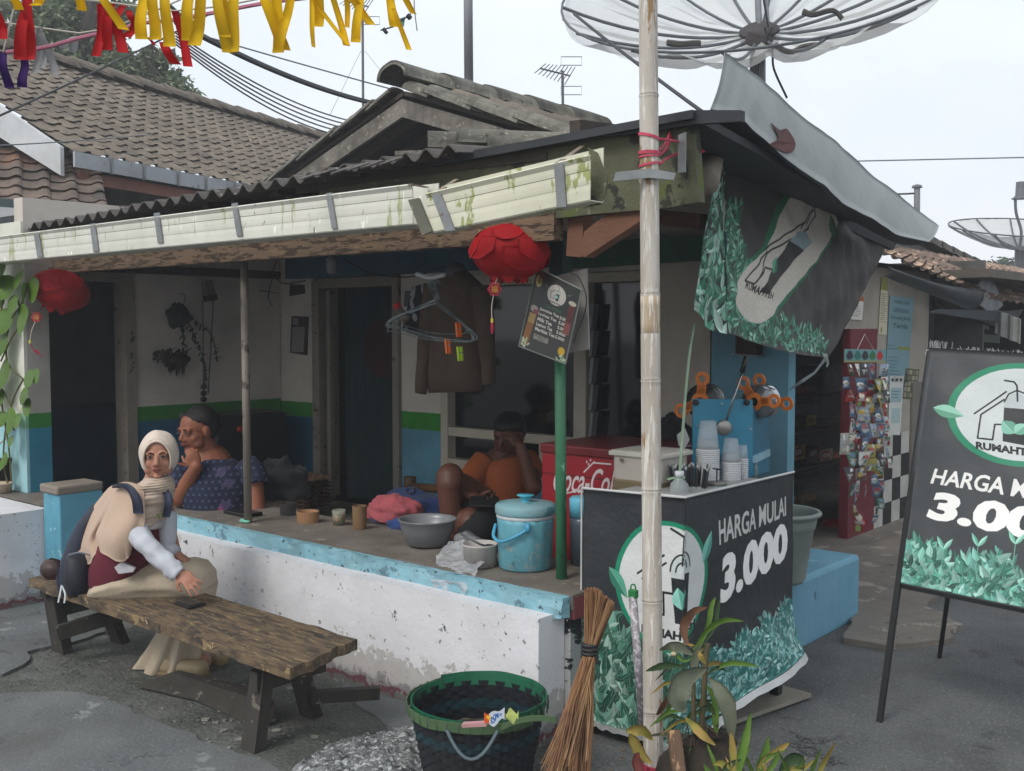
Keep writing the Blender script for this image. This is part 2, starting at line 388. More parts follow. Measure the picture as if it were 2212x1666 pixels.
BACK_WALL2 = M('back_wall_light_blue', 'cdc6bb', 'bfb8ad', r=.8, s=2, bump=.2, bs=18, world=True, dirt=.12, chips=[('6a655c', .73, 12)],
               zb=[(1.055, .012, '2d8a2a'), (.935, .02, '5e98ad')])
PILLAR_SHADE = M('pillar_shade_paint', 'b9b8b3', 'a9a79f', r=.75, s=2, bump=.2, bs=18, world=True, dirt=.15, chips=[('4b4b45', .73, 7)],
           zb=[(1.087, .008, '36863a'), (.992, .008, '2f86a2')])  # shaded face: darker copy of the pillar paint
PILLAR_LIT = M('pillar_lit_paint', 'd8d8cc', 'c9cabc', r=.75, s=2, bump=.2, bs=18, world=True, dirt=.1, chips=[('5b5b52', .72, 9)],
                 zb=[(1.087, .008, '8fc4a4'), (.992, .008, '9ccbd3')])  # lit face: same paint, with the brightness put into its colours
FRAME_W = M('grey_frame_paint', '8d8579', '7c756b', r=.7, s=8, bump=.3, bs=60, chips=[('4b453d', .65, 14)])
FRAME_L = M('cream_frame_paint', 'c2bba9', 'b5ad9b', r=.6, s=6, bump=.2, bs=40, chips=[('6b6457', .71, 22)])
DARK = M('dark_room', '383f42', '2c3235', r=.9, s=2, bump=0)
CURTAIN = M('dark_green_curtain', '1d3638', '152a2c', r=.9, s=3, bump=.1)
BEAMW = M('peeling_beam_paint', '6e5b49', '806a55', r=.8, s=10, bump=.5, bs=40, sc=(1, 3, 6), chips=[('433528', .56, 10, (1, 4, 6)), ('8f8067', .68, 22)])
WOODR = M('reddish_timber', '7c5540', '6d4937', r=.75, s=6, bump=.3, bs=20, sc=(3, 3, 14), chips=[('2f211a', .74, 9)])
WOODD = M('weathered_dark_timber', '4d453e', '38322c', r=.85, s=8, bump=.5, bs=30, sc=(2, 2, 8))
MOSSY = M('mossy_board', '4c4d3c', '5f6149', r=.9, s=6, ct=.2, bump=.6, bs=35, world=True, chips=[('2e2f28', .6, 5), ('8b8878', .68, 30), ('54602f', .64, 4)])
TARRY = M('dark_roof_sheet', '23262b', '2d3035', r=.6, s=5, bump=.2)
CORR = M('old_fibre_cement', '5d5a57', '46423f', r=.9, s=7, bump=.5, bs=50, chips=[('8d8883', .66, 14)])
GUTTER = M('mouldy_pvc', 'd4d3ca', 'c4c5b8', r=.45, s=4, bump=.05, world=True, dirt=.05, chips=[('a3a783', .63, 9, (2, 1, .3)), ('6f7262', .70, 40, (1, 1, .2)), ('f0f0e6', .68, 14, (1, 1, .3))])
GUTTER2 = M('mouldy_yellow_pvc', 'd3d1be', 'c3c3ae', r=.45, s=4, bump=.05, world=True, dirt=.05, chips=[('949a62', .62, 8, (1, 1, .4)), ('a5824c', .72, 4, (1, 1, .3)), ('4d5238', .72, 26, (1, 1, .3))])
ZINC = M('zinc', '8c8f90', '747879', r=.45, s=12, bump=.1, metal=.3, chips=[('5f4a3c', .7, 20)])
GALV = M('grey_metal_sheet', '8b908f', '7f8584', r=.5, s=2.5, bump=.25, bs=5, world=True, dirt=.05, bd=.04, chips=[('6a6c6a', .74, 40), ('c0c4c2', .66, 3)])
RUST = M('rust_red', '5b3634', '4a2a28', r=.8, s=20, bump=.3)
TILE = M('weathered_roof_tile', '7b7165', '5c554c', r=.9, s=5, ct=.2, bump=.5, bs=40, world=True, dirt=.2, chips=[('968c7c', .665, 16), ('38342f', .67, 12)])
TILE_O = M('clay_roof_tile', '6f6056', '554a43', r=.9, s=3.5, ct=.12, bump=.5, bs=40, world=True, dirt=.25, chips=[('7d5b4a', .64, 1.6), ('45403d', .63, 2.2)])
TILE_R = M('orange_roof_tile', '8d7869', '746459', r=.9, s=5, bump=.5, bs=40, world=True, chips=[('c2a48e', .6, 8), ('4c4039', .68, 9)])
MORTAR = M('lichen_mortar', '77756c', '59574f', r=.95, s=9, ct=.15, bump=.8, bs=45, chips=[('9a978c', .66, 26), ('3a3934', .67, 14)])
HWHITE = M('white_board_paint', 'c9ccce', 'b9bcbe', r=.6, s=3, bump=.1)
GREYWALL = M('dark_plaster', '5a544c', '453f39', r=.95, s=3, bump=.4, bs=20)

# ================================================================ ground
gm = M('asphalt', '5e6060', '4b4e4f', r=.85, s=2.6, ct=.16, bump=.9, bs=110, world=True, dirt=.2, bd=.012, speck=.6, crack=(.55, .012, '26282a'), chips=[('7b7d7e', .71, 60), ('3b3d3f', .66, 1.4), ('6d6f6f', .66, .9)])
def slab(name, pts, z, th, mat, rag=.02, seed=1, step=.07):
    r = random.Random(seed); out = []
    for i, p in enumerate(pts):
        q = pts[(i+1) % len(pts)]; p = Vector(p); q = Vector(q); n = max(1, min(60, int((q-p).length/step)))
        for k in range(n):
            w = lerp(p, q, k/n); o = mnoise.noise_vector(w*6+Vector((seed, 0, 0)))*rag*1.6 + mnoise.noise_vector(w*25)*rag*.6; out.append(Vector((w.x+o.x, w.y+o.y, z)))
    return struct(MB().poly(out, (0, 0, -th)), name, mat)
g = MB(); g.grid(lambda u, v: Vector((lerp(-150, 150, u), lerp(-80, 220, v), 0)), 30, 30)
struct(g, 'ground', gm)
conc = M('old_concrete', '636666', '56595a', r=.85, s=2.4, ct=.16, bump=.5, bs=60, world=True, dirt=.25, speck=.25, crack=(.8, .010, '3a3c3c'), chips=[('7f8282', .66, 3), ('53575a', .65, 1.6), ('4a4d4f', .68, 5), ('9b9e9e', .72, 50)])
conc2 = M('broken_concrete', '5d5f5b', '454843', r=.9, s=4, ct=.14, bump=.9, speck=.4, crack=(2.2, .02, '2b2d29'), bs=40, world=True, bd=.02, chips=[('3c403b', .60, 3.2), ('86867f', .68, 14), ('33352f', .67, 9)])
P0 = lambda *a: [PZ(x, y) for x, y in a]
# the older broken layer in front of the ledge, with the smoother slabs above it
slab('concrete_apron', P0((-700, 1150), (300, 1150), (700, 1420), (1190, 1585), (1270, 1640), (1210, 1760), (900, 2300), (-700, 2300)), .004, .1, conc2, .03, 3)
slab('concrete_slab', P0((-700, 1560), (0, 1505), (130, 1500), (244, 1521), (336, 1566), (425, 1604), (521, 1631), (583, 1652), (650, 1720), (700, 2200), (-700, 2300)), .016, .012, conc, .03, 5)
slab('concrete_slab', P0((-700, 1150), (60, 1235), (120, 1330), (240, 1370), (150, 1395), (60, 1415), (72, 1434), (0, 1466), (-700, 1520)), .020, .016, conc, .025, 6)
slab('concrete_slab', P0((730, 1500), (760, 1470), (905, 1530), (1180, 1590), (1060, 1660), (900, 1610)), .012, .008, conc, .02, 8)
slab('shop_floor', [V(-.6, 2.5, 0), V(.2, 2.48, 0), V(.33, 1.98, 0), V(.55, 1.98, 0), V(.75, 2.25, 0), V(.72, 2.6, 0), V(.45, 2.85, 0), V(.3, 3.6, 0), V(-.3, 6.5, 0), V(-1.2, 8.5, 0), V(-3, 8.5, 0), V(-3, 2.5, 0)], .03, .03,
     M('shop_concrete', '77716a', '645f58', r=.9, s=4, bump=.6, bs=30, world=True, chips=[('8c877f', .63, 5), ('49453f', .67, 6)]), .03, 9)
m = MB(); rr = random.Random(4)
for k in range(70):
    px, py = rr.gauss(520, 90), rr.gauss(1570, 28)
    if rr.random() < .3: px, py = rr.uniform(150, 700), rr.uniform(1440, 1560)
    c = PZ(px, py, .006); s_ = .004+.022*rr.random()**3; m.add([c+Vector((s_*math.cos(t)*rr.uniform(.6, 1.3), s_*math.sin(t)*rr.uniform(.6, 1.3), z)) for z in (0, rr.uniform(.002, .006)) for t in (0, 1.2, 2.4, 3.6, 5)], [(0, 1, 2, 3, 4), (9, 8, 7, 6, 5)]+[(i, i+5, (i+1) % 5+5, (i+1) % 5) for i in range(5)])
tag(build(m, 'rubble', M('concrete_chips', '96978f', '6b6c66', r=.9, bump=.3)), 'small grey concrete crumbs scattered on the broken paving beneath the bench', 'rubble', kind='stuff')
m = MB()
for k in range(500):
    px, py = rr.uniform(1300, 2300), rr.uniform(1380, 1700); c = PZ(px, py, .001); s_ = rr.uniform(.002, .007)
    m.box(c, (s_, s_*rr.uniform(.5, 1.4), s_), Matrix.Rotation(rr.uniform(0, 3), 3, 'Z'))
tag(build(m, 'grit', M('grit', '8a8a86', '55575a', r=.9, bump=0)), 'fine pale grit strewn over the dark asphalt by the signboard', 'grit', kind='stuff')

# ================================================================ low wall with its ledge
lw = thing('low_wall', 'whitewashed low wall with flaking blue-painted ledge in front of the porch', 'wall', (0, 0, 0))
LZ = .585
build(MB().grid(lambda u, v: V(lerp(-3.32, 0, u), .012*mnoise.noise(V(u*9, v*3, 1)), lerp(-.02, LZ-.085, v)), 60, 12).add([], []) or MB(), 'x', WHITE_OUT, lw) if False else None
def wallface(m, x0, x1, y, z0, z1, th, nx=40, nz=8, a=.006): m.grid(lambda u, v: V(lerp(x0, x1, u), y - a*mnoise.noise(V(lerp(x0, x1, u)*2.2, v*2, 3)) , lerp(z0, z1, v)), nx, nz, th=-th); return m
build(wallface(MB(), -3.32, 0, .02, -.02, LZ-.07, .16), 'wall', WHITE_OUT, lw, smooth=False)
e = build(MB().poly([V(-.001, .022, -.02), V(-.001, .5, -.02), V(-.001, .5, .5), V(-.001, .022, .5)], (.03, 0, 0)), 'end_face', M('striped_end_paint', '9a9c9c', 'a9abab', r=.7, s=3, bump=.3, world=True, chips=[('1d2226', .55, 3, (1, 1, 2.5)), ('d8d8d8', .66, 20)], zb=[(.1, .1, '5c5e5d')]), lw)
def edge(u, v):
    x = lerp(-3.34, .045, u); return V(x, 0 - .012*abs(mnoise.noise(V(x*7, v*3, 0))), lerp(LZ-.085-.012*mnoise.noise(V(x*5, 2, 0)), LZ, v))
build(MB().grid(edge, 160, 4, th=-.05), 'ledge_edge', LEDGE_BLUE, lw)
build(MB().box((.047, .26, LZ-.05), (.02, .5, .09)), 'ledge_end', M('red_brick_paint', '7c3f42', '6b3437', r=.8, s=8, bump=.4, chips=[('2b2626', .66, 9)]), lw)
build(MB().grid(lambda u, v: V(lerp(-3.34, .055, u), lerp(.002, .5, v), LZ+.004+.004*mnoise.noise(V(u*30, v*5, 0))), 120, 12, th=.06), 'ledge_top', LEDGE_TOP, lw)
# raised porch floor behind it
struct(MB().box((-2.08, 1.14, .18), (4.1, 1.27, .36)), 'porch_floor', LEDGE_TOP)

# ================================================================ the stall building
wb = thing('stall_building', 'low white stall building with green and blue painted bands and a shaded open porch', 'building', (-2, 1.8, 0))
def box2(m, a, b, mi=0): a = Vector(a); b = Vector(b); return m.box((a+b)/2, [abs(b[i]-a[i]) for i in range(3)], mi=mi)
XS = -4.15
build(box2(box2(box2(MB(), (XS-.12, .574, 0), (XS, 1.9, 2.45)), (XS-.12, -.17, 2.0), (XS, .574, 2.45)), (XS-.12, 1.51, 0), (XS+.012, 1.79, 2.40)), 'side_wall', SIDE_WALL, wb)
build(box2(MB(), (XS-.14, -.165, 0), (XS, -.02, 2.25)), 'pillar', PILLAR_SHADE, wb)
build(box2(MB(), (-6.2, -.185, 0), (XS-.002, -.166, 2.3)), 'street_wall', PILLAR_LIT, wb)
build(box2(MB(), (XS, 1.8, 0), (-3.73, 1.95, 2.45)), 'back_wall', BACK_WALL, wb)
m = MB(); box2(m, (-3.70, 1.8, 2.0), (-2.86, 1.95, 2.45)); build(m, 'back_wall', BACK_WALL, wb)
m = MB(); box2(m, (-2.80, 1.8, 0), (-2.40, 1.95, 2.45)); box2(m, (-2.40, 1.8, 0), (-1.25, 1.95, .70)); box2(m, (-2.40, 1.8, 1.96), (-.70, 1.95, 2.45)); build(m, 'back_wall', BACK_WALL2, wb)
m = MB(); box2(m, (-.72, 1.8, 0), (-.38, 1.95, 2.45)); box2(m, (-1.25, 1.81, 0), (-.72, 1.94, .72)); build(m, 'back_wall', M('cream_wall', 'c4bbad', 'b8afa1', r=.8, s=2, bump=.2, world=True), wb)
build(box2(MB(), (-.36, 1.78, 0), (.09, 1.86, 2.15)), 'blue_wall', M('light_blue_wall', '6b9fb2', '5f93a6', r=.7, s=2, bump=.2, world=True, chips=[('33454a', .73, 9)]), wb)
build(box2(MB(), (-.40, 1.9, 0), (-.30, 2.2, 2.1)), 'red_panel', M('dark_red_board', '3d1e1e', '341a1a', r=.8, s=5), wb)
# rooms behind the openings
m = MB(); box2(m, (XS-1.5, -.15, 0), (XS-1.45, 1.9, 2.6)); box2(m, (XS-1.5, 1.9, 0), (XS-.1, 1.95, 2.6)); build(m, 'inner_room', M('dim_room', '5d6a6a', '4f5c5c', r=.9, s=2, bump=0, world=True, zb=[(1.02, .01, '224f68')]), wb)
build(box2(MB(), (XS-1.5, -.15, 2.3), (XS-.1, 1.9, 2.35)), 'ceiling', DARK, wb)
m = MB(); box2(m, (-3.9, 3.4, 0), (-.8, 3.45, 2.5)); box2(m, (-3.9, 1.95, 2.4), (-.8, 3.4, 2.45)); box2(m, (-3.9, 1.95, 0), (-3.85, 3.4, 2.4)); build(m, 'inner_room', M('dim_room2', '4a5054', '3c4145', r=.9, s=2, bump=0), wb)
# curtain in the middle doorway with its faded round emblem
def cur(u, v): x = lerp(-3.55, -2.86, u); return V(x, 1.93+.012*math.sin(x*60), lerp(.36, 1.93, v))
dr = build(MB().grid(cur, 60, 2, th=.004), 'door_curtain', CURTAIN, wb)
build(MB().lathe([(.001, 0), (.21, 0), (.21, .006), (.001, .006)], V(-3.08, 1.89, 1.48), n=32, rot=Matrix.Rotation(D2R(90), 3, 'X')), 'emblem', M('dull_red_print', '3a1c22', '32181e', r=.9, bump=0), dr)
# door frames
m = MB(); box2(m, (XS-.13, .50, 0), (XS+.02, .575, 2.02)); box2(m, (XS-.13, -.02, 1.94), (XS+.02, .50, 2.02)); build(m, 'door_frame', FRAME_W, wb)
m = MB(); box2(m, (-3.73, 1.77, .36), (-3.65, 1.96, 1.99)); box2(m, (-3.65, 1.77, 1.92), (-2.86, 1.96, 1.99)); box2(m, (-2.86, 1.77, .36), (-2.80, 1.96, 1.99)); build(m, 'door_frame', FRAME_W, wb)
m = MB(); box2(m, (-3.60, 1.80, .36), (-3.56, 1.84, 1.9)); d_ = build(m, 'door_leaf', FRAME_W, wb)
# window with glass
wf = MB(); box2(wf, (-2.40, 1.775, .70), (-2.335, 1.9, 1.96)); box2(wf, (-1.29, 1.775, .70), (-1.20, 1.9, 1.96)); box2(wf, (-2.335, 1.775, 1.90), (-1.29, 1.9, 1.97)); box2(wf, (-2.335, 1.775, .70), (-1.29, 1.9, .765)); box2(wf, (-2.335, 1.78, .915), (-1.29, 1.9, .975)); box2(wf, (-1.56, 1.78, .765), (-1.52, 1.9, .915))
w1 = build(wf, 'window', FRAME_L, wb, bev=.004)
GLASS = M('dim_glass', '10161a', '0d1216', r=.06, s=2, bump=0, spec=.5, dirt=0)
build(box2(MB(), (-2.335, 1.85, .975), (-1.29, 1.855, 1.90)), 'pane', GLASS, w1); build(box2(MB(), (-2.335, 1.852, .765), (-1.56, 1.857, .915)), 'pane', GLASS, w1); build(box2(MB(), (-1.52, 1.852, .765), (-1.29, 1.857, .915)), 'pane', GLASS, w1)
m = MB(); box2(m, (-1.20, 1.78, 1.90), (-.72, 1.9, 1.955)); w2 = build(m, 'window', FRAME_L, wb); build(box2(MB(), (-1.20, 1.86, .72), (-.72, 1.865, 1.90)), 'pane', GLASS, w2)
for k in range(6): build(MB().box((-1.16, 1.80, .9+k*.16), (.02, .05, .15), Matrix.Rotation(.12, 3, 'Y')), 'louvre', ZINC, w2)
# boards along the top of the back wall
build(box2(MB(), (-3.95, 1.70, 1.995), (-1.45, 1.76, 2.16)), 'top_board', M('blue_board', '2c5a6e', '244c5e', r=.7, s=6, bump=.3, chips=[('16323e', .68, 12)]), wb)
build(MB().poly([PY(1235, 580, 1.7), PY(1515, 562, 1.7), PY(1515, 508, 1.7), PY(1370, 517, 1.7), PY(1235, 530, 1.7)], (0, .05, 0)), 'top_board', M('green_board', '2f6a4c', '285b42', r=.7, s=6, bump=.3, chips=[('183a2a', .69, 14)], world=True), wb)
build(box2(MB(), (XS-.05, .1, 2.0), (XS+.02, 1.8, 2.06)), 'wall_plate', WOODD, wb)
# front beam, posts, struts
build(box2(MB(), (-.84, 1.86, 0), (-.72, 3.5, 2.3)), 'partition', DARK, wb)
m = MB(); m.grid(lambda u, v: V(lerp(-5.15, -.05, u), .07, lerp(1.982+.006*mnoise.noise(V(u*40, 0, 0)), 2.20, v)), 50, 2, th=-.06); build(m, 'beam', BEAMW, wb)
build(MB().tube([PZ(536, 1131, LZ), PY(527, 560, .13)], .0215, 14), 'post', M('rusty_pipe', '6f675e', '80786f', r=.6, s=6, bump=.2, sc=(1, 1, .4), chips=[('45403a', .62, 14)]), wb, smooth=True)
GREENP = M('green_post_paint', '2f6c4d', '3a7a58', r=.5, s=7, bump=.3, bs=50, chips=[('7fae93', .665, 26, (1, 1, .35)), ('1c4331', .69, 12)], sc=(1, 1, .5))
build(MB().tube([PZ(1213, 1252, LZ), PY(1209, 640, .24)], .0235, 14), 'post', GREENP, wb, smooth=True)
build(MB().bar(PY(1210, 650, .26), PY(1213, 500, .26), .07, .07), 'post_head', M('dark_green_paint', '1d3a33', '182f2a', r=.7), wb)
build(MB().poly([PY(1228, 455, .06), PY(1262, 455, .06), PY(1256, 556, .06), PY(1223, 553, .06)], (0, .06, 0)), 'strut', WOODR, wb)
build(MB().poly([PY(1252, 552, .04), PY(1263, 556, .04), PY(1395, 470, .04), PY(1395, 440, .04), PY(1330, 448, .04), PY(1262, 500, .04)], (0, .06, 0)), 'brace', WOODR, wb)
build(MB().bar(PY(1425, 470, .9), PY(1520, 480, .9), .07, .07), 'purlin_end', WOODR, wb)
for k, x in enumerate([-4.9+.62*i for i in range(9)]):
    build(MB().bar(V(x, .0, 2.23+.02*k), V(x-.02, 1.85, 2.36+.02*k), .05, .08), 'rafter', WOODD, wb)
for y in (.45, .95, 1.45): build(MB().bar(V(-5.1, y, 2.28+y*.06), V(.2, y, 2.34+y*.01), .05, .05), 'purlin', WOODD, wb)
# mossy board closing the roof edge
mp = [(690, 384), (760, 366), (900, 345), (1048, 331), (1192, 305), (1384, 284), (1497, 263), (1509, 436), (1450, 448), (1290, 462), (1150, 478), (900, 470), (690, 440)]
build(MB().poly([PY(x, y, .02) for x, y in mp], (0, .045, 0)), 'fascia_board', MOSSY, wb)
build(MB().poly([PY(x, y, .012) for x, y in [(640, 388), (800, 360), (1048, 340), (1180, 326), (1180, 345), (1048, 362), (800, 392), (640, 420)]], (0, .02, 0)), 'fascia_strip', M('brown_board', '4b443b', '3b352e', r=.9, s=5, bump=.4, world=True), wb)
build(MB().poly([PY(x, y, -.02) for x, y in [(840, 352), (1010, 326), (1192, 296), (1384, 268), (1500, 238), (1600, 238), (1600, 262), (1500, 268), (1384, 287), (1192, 307), (1010, 334), (870, 356)]], (0, .03, 0)), 'roof_edge', TARRY, wb)
# corrugated sheets, each its own
def corr(x0, x1, z0, z1, y0, y1, rise, name='roof_sheet', amp=.021, per=.128, mat=CORR, lift=0.):
    n = max(8, int((x1-x0)/per*8))
    def fn(u, v):
        x = lerp(x0, x1, u); y = lerp(y0, y1, v); y -= .012*mnoise.noise(V(x*9, 0, 5)) if v == 0 else 0
        return V(x, y, lerp(z0, z1, u)+amp*math.sin(2*math.pi*x/per)+rise*(y-y0)+lift)
    return build(MB().grid(fn, n, 6, th=.007), name, mat, wb, smooth=False)
xs = [-5.6, -4.75, -3.9, -3.05, -2.2, -1.35, -.5]; zt = lambda x: 2.256+(x+4.52)*.0255
for k in range(6): corr(xs[k], xs[k+1]+.07, zt(xs[k]), zt(xs[k+1]), -.13-.01*(k % 2), 2.0, .09, lift=.004*(k % 2))
build(MB().grid(lambda u, v: V(lerp(-.7, .60, u), lerp(-.04, 2.0, v), lerp(2.352, 2.395, u)+v*lerp(.15, -.27, u)), 4, 4, th=.03), 'roof_sheet', TARRY, wb)
# rusty kicked-up edge bits
m = MB(); rr = random.Random(3)
for x, y in [(668, 382), (700, 374), (735, 370), (770, 362), (800, 357), (840, 350)]:
    c = PY(x, y, -.17); m.add([c+V(-.08, 0, 0), c+V(-.02, -.03, -.012), c+V(.09, .0, .012), c+V(.03, .03, .025)], [(0, 1, 2, 3)]); m.add([c+V(-.08, 0, -.006), c+V(-.02, -.03, -.018), c+V(.09, .0, .006), c+V(.03, .03, .019)], [(3, 2, 1, 0)])
build(m, 'broken_edge', CORR, wb)
# big half-round tiles lying on the sheets
for (x0, y0, x1, y1, r_) in [(912, 312, 1010, 338, .085), (975, 300, 1060, 322, .07), (1040, 308, 1090, 320, .05)]:
    A, B = PY(x0+12, y0+12, .15), PY(x0+12, y0+12, .15)+V(.55, .55, -.02); d = (B-A).normalized(); a = d.cross(V(0, 0, 1)).normalized()
    build(MB().grid(lambda u, v: lerp(A, B, v)+a*(-r_*math.cos(u*math.pi))+V(0, 0, r_*math.sin(u*math.pi)), 12, 4, th=.014), 'ridge_tile', MORTAR, wb, smooth=True)
build(MB().bar(PY(858, 332, .12), PY(925, 330, .12), .03, .02), 'ridge_tile', MORTAR, wb)
# gutters
def gutter(A, B, h, d, mat, name='gutter', back=.02):
    A = Vector(A); B = Vector(B); L = B-A; upv = V(0, 0, 1); w = L.cross(upv).normalized()
    if w.y < 0: w = -w
    m = MB(); n = 24
    def face(u, v): return A + L*u + upv*(h*v) + w*(-.012*(v > .99) + (.0015 if int(v*9) in (3, 6) else 0))
    m.grid(lambda u, v: face(u, v), n, 9, th=-.004)
    m.grid(lambda u, v: A + L*u + w*(d*v), n, 2, th=.004); m.grid(lambda u, v: A + L*u + w*d + upv*((h+back)*v), n, 2, th=.004)
    g_ = thing(name, None, None, A) if False else build(m, 'gutter', mat, wb)
    for v in (.37, .68): q = [A + L*(i/n) + upv*(h*v) - w*.002 for i in range(n+1)]; build(MB().tube(q, .0014, 4), 'groove', M('groove_line', '5e5f50', r=.8, bump=0), g_)  # thin dark line drawn along each groove
    q = [A + L*(i/n) + upv*h - w*.003 for i in range(n+1)]; build(MB().tube(q, .004, 6), 'rim', mat, g_)
    return g_
A, B = PY(-60, 571, -.38), PY(893, 483, -.38)
G1 = gutter(A, B, .149, .14, GUTTER)
def bracket(x0, y0, x1, y1, w, Y, par, mat=ZINC, strap=None):
    b_ = build(MB().poly([PY(x0-w/2, y0, Y), PY(x0+w/2, y0-2, Y), PY(x1+w/2, y1-2, Y), PY(x1-w/2, y1, Y)], (0, .008, 0)), 'bracket', mat, par)
    return b_
for x0, y0, x1, y1 in [(78, 506, 86, 557), (199, 484, 207, 545), (337, 461, 346, 526), (505, 440, 517, 511), (709, 418, 722, 495)]:
    bracket(x0, y0, x1, y1, 11, -.392, G1)
A, B = PY(925, 503, -.42), PY(1276, 432, -.42)
G2 = gutter(A, B, .145, .07, GUTTER2, back=.035)
for x0, y0, x1, y1 in [(941, 420, 972, 500), (1206, 352, 1213, 449)]: bracket(x0, y0, x1, y1, 20, -.432, G2)
build(MB().poly([PY(x, y, -.436) for x, y in [(881, 432), (903, 428), (932, 500), (911, 508)]], (0, .012, 0)), 'end_cap', M('grey_joint', '6c6c5e', '5b5b50', r=.6, s=6, world=True, chips=[('8b8f74', .6, 9)]), G2)
for (x0, y0, x1, y1) in [(1206, 352, 1258, 316), (940, 418, 986, 388), (885, 398, 922, 405)]:
    a_ = PY(x0, y0, -.43); build(MB().bar(a_, PY(x1, y1, -.02 if x1 > 1000 else -.25), .018, .004), 'strap', M('rust_strap', '8a7c6b', '6b5c4d', r=.6), G2)
build(MB().poly([PY(x, y, -.358) for x, y in [(1272, 320), (1290, 330), (1300, 355), (1312, 385), (1308, 420), (1296, 442), (1272, 446)]], (0, .004, 0)), 'torn_end', MOSSY, G2)
# grey metal verge sheet on the right
top = [(1565, 113), (1600, 138), (1650, 173), (1700, 222), (1745, 262), (1800, 300), (1850, 344), (1875, 372), (1930, 412), (1985, 456), (2028, 488)]
bot = [(1535, 236), (1580, 245), (1610, 262), (1650, 300), (1690, 338), (1730, 366), (1780, 400), (1820, 440), (1880, 470), (1940, 508), (2006, 523)]
TX, TY, BX, BY = [np.array(z, float) for z in ([q[0] for q in top], [q[1] for q in top], [q[0] for q in bot], [q[1] for q in bot])]
def vs_(u, v):
    xt, xb = lerp(1565, 2028, u), lerp(1535, 2006, u); a = PX(xt, float(np.interp(xt, TX, TY)), .56); b = PX(xb, float(np.interp(xb, BX, BY)), .64); p = lerp(b, a, v); return p + V(.012*math.sin(v*3.1)+.006*mnoise.noise(p*5)+.006*mnoise.noise(V(u*22, 0, 0)), 0, 0)
vg = build(MB().grid(vs_, 60, 8, th=.003), 'verge_sheet', GALV, wb, smooth=True)
lowl = curve([PX(x, y, .36) for x, y in [(1500, 262), (1570, 308), (1640, 350), (1700, 396), (1800, 452), (1900, 508), (1950, 528), (1990, 528)]], 4)
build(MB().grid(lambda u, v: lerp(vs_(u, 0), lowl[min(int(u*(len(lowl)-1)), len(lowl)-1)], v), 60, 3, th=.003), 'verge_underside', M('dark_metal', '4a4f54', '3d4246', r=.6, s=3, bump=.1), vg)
rp = [(1655, 268), (1675, 283), (1690, 280), (1700, 290), (1712, 312), (1706, 330), (1688, 328), (1660, 312), (1674, 300)]
rp = curve([V(x, y, 0) for x, y in rp+rp[:1]], 4)[:-1]
def rpm(q):
    u = (q.x+3*mnoise.noise(q*.2)-1550)/467; v = .5
    for _ in range(3): a, b = vs_(u, 1), vs_(u, 0); ya = float(np.interp(lerp(1565, 2028, u), TX, TY)); yb = float(np.interp(lerp(1535, 2006, u), BX, BY)); v = (q.y-yb)/(ya-yb); u = (q.x-lerp(1535, 1565, v))/(lerp(471, 463, v))
    return vs_(u, v)+V(.004, 0, .0)
build(MB().poly([rpm(q) for q in rp], (.002, 0, 0)), 'rust_patch', RUST, vg)
build(MB().poly([PX(x, y, .3) for x, y in [(1500, 240), (1545, 250), (1640, 322), (1750, 400), (1860, 470), (1945, 512), (1930, 540), (1840, 500), (1730, 425), (1600, 325), (1540, 290), (1500, 300)]], (-.03, 0, 0)), 'verge_board', M('dark_verge_board', '2e3236', '24282b', r=.8, s=4, world=True), wb)
build(MB().poly([PY(x, y, -.03) for x, y in [(1465, 292), (1481, 285), (1480, 372), (1464, 374)]], (0, .006, 0)), 'zinc_plate', ZINC, wb)

# ================================================================ gabled roof behind the porch roof
gb = thing('gabled_roof_house', 'small house behind the porch with a lichen-crusted gable roof end', 'building', V(-3.2, 2.4, 0))
YG = 2.2; pk = PY(872, 212, YG); lf = PY(600, 404, YG); rt_ = PY(1240, 318, YG)
DEP = V(0, 2.6, 0)
for nm, q in (('left', lf), ('right', rt_)):
    e = (q-pk); n_ = V(-e.z, 0, e.x).normalized(); n_ = n_ if n_.z > 0 else -n_
    build(MB().poly([pk+n_*.02, q+n_*.02, q+n_*.05, pk+n_*.05], DEP), 'roof_deck', WOODD, gb)
    build(MB().poly([pk+V(0, -.02, -.01), q+V(0, -.02, -.01), q+V(0, -.02, -.01)-n_*.11, pk+V(0, -.02, -.01)-V(0, 0, .13)], (0, .03, 0)), 'bargeboard', M('lichen_board', '7c7870', '5c5852', r=.9, s=8, ct=.15, bump=.6, world=True, chips=[('98958c', .66, 24)]), gb)
    for k in range(3): build(MB().bar(pk+e*(.02)+V(0, .22+k*.34, -.09), q+V(0, .22+k*.34, -.09), .05, .07), 'rafter', WOODD, gb)
    L = e.length; k = 0; ed = e.normalized()
    nt = int(L/.22)
    for row in range(6):
        for k in range(nt+1):
            if nm == 'right' and k > nt-1: continue
            c = pk + ed*(k*.22+.06) + V(0, row*.42-.08, 0) + n_*(.075 + .012*((k+row) % 2))
            a_ = V(0, 1, 0); rr_ = .095 if row == 0 else .12; 
            def ft(u, v, c=c, rr_=rr_): return c + ed*(v*.27) + a_*(-rr_*math.cos(u*math.pi)*1.1+.1) + n_*(rr_*.6*math.sin(u*math.pi) - v*.0) + n_*(.02*(1-v)-.03)
            o = build(MB().grid(ft, 6, 1, th=.016), 'roof_tile', MORTAR if row == 0 else TILE, gb, smooth=False)
build(MB().poly([pk+V(0, .9, -.1), lf+V(.3, .9, -.1), rt_+V(-.3, .9, -.1)], (0, .1, 0)), 'gable_wall', M('dark_gable', '2f2b28', '26221f', r=.95), gb)
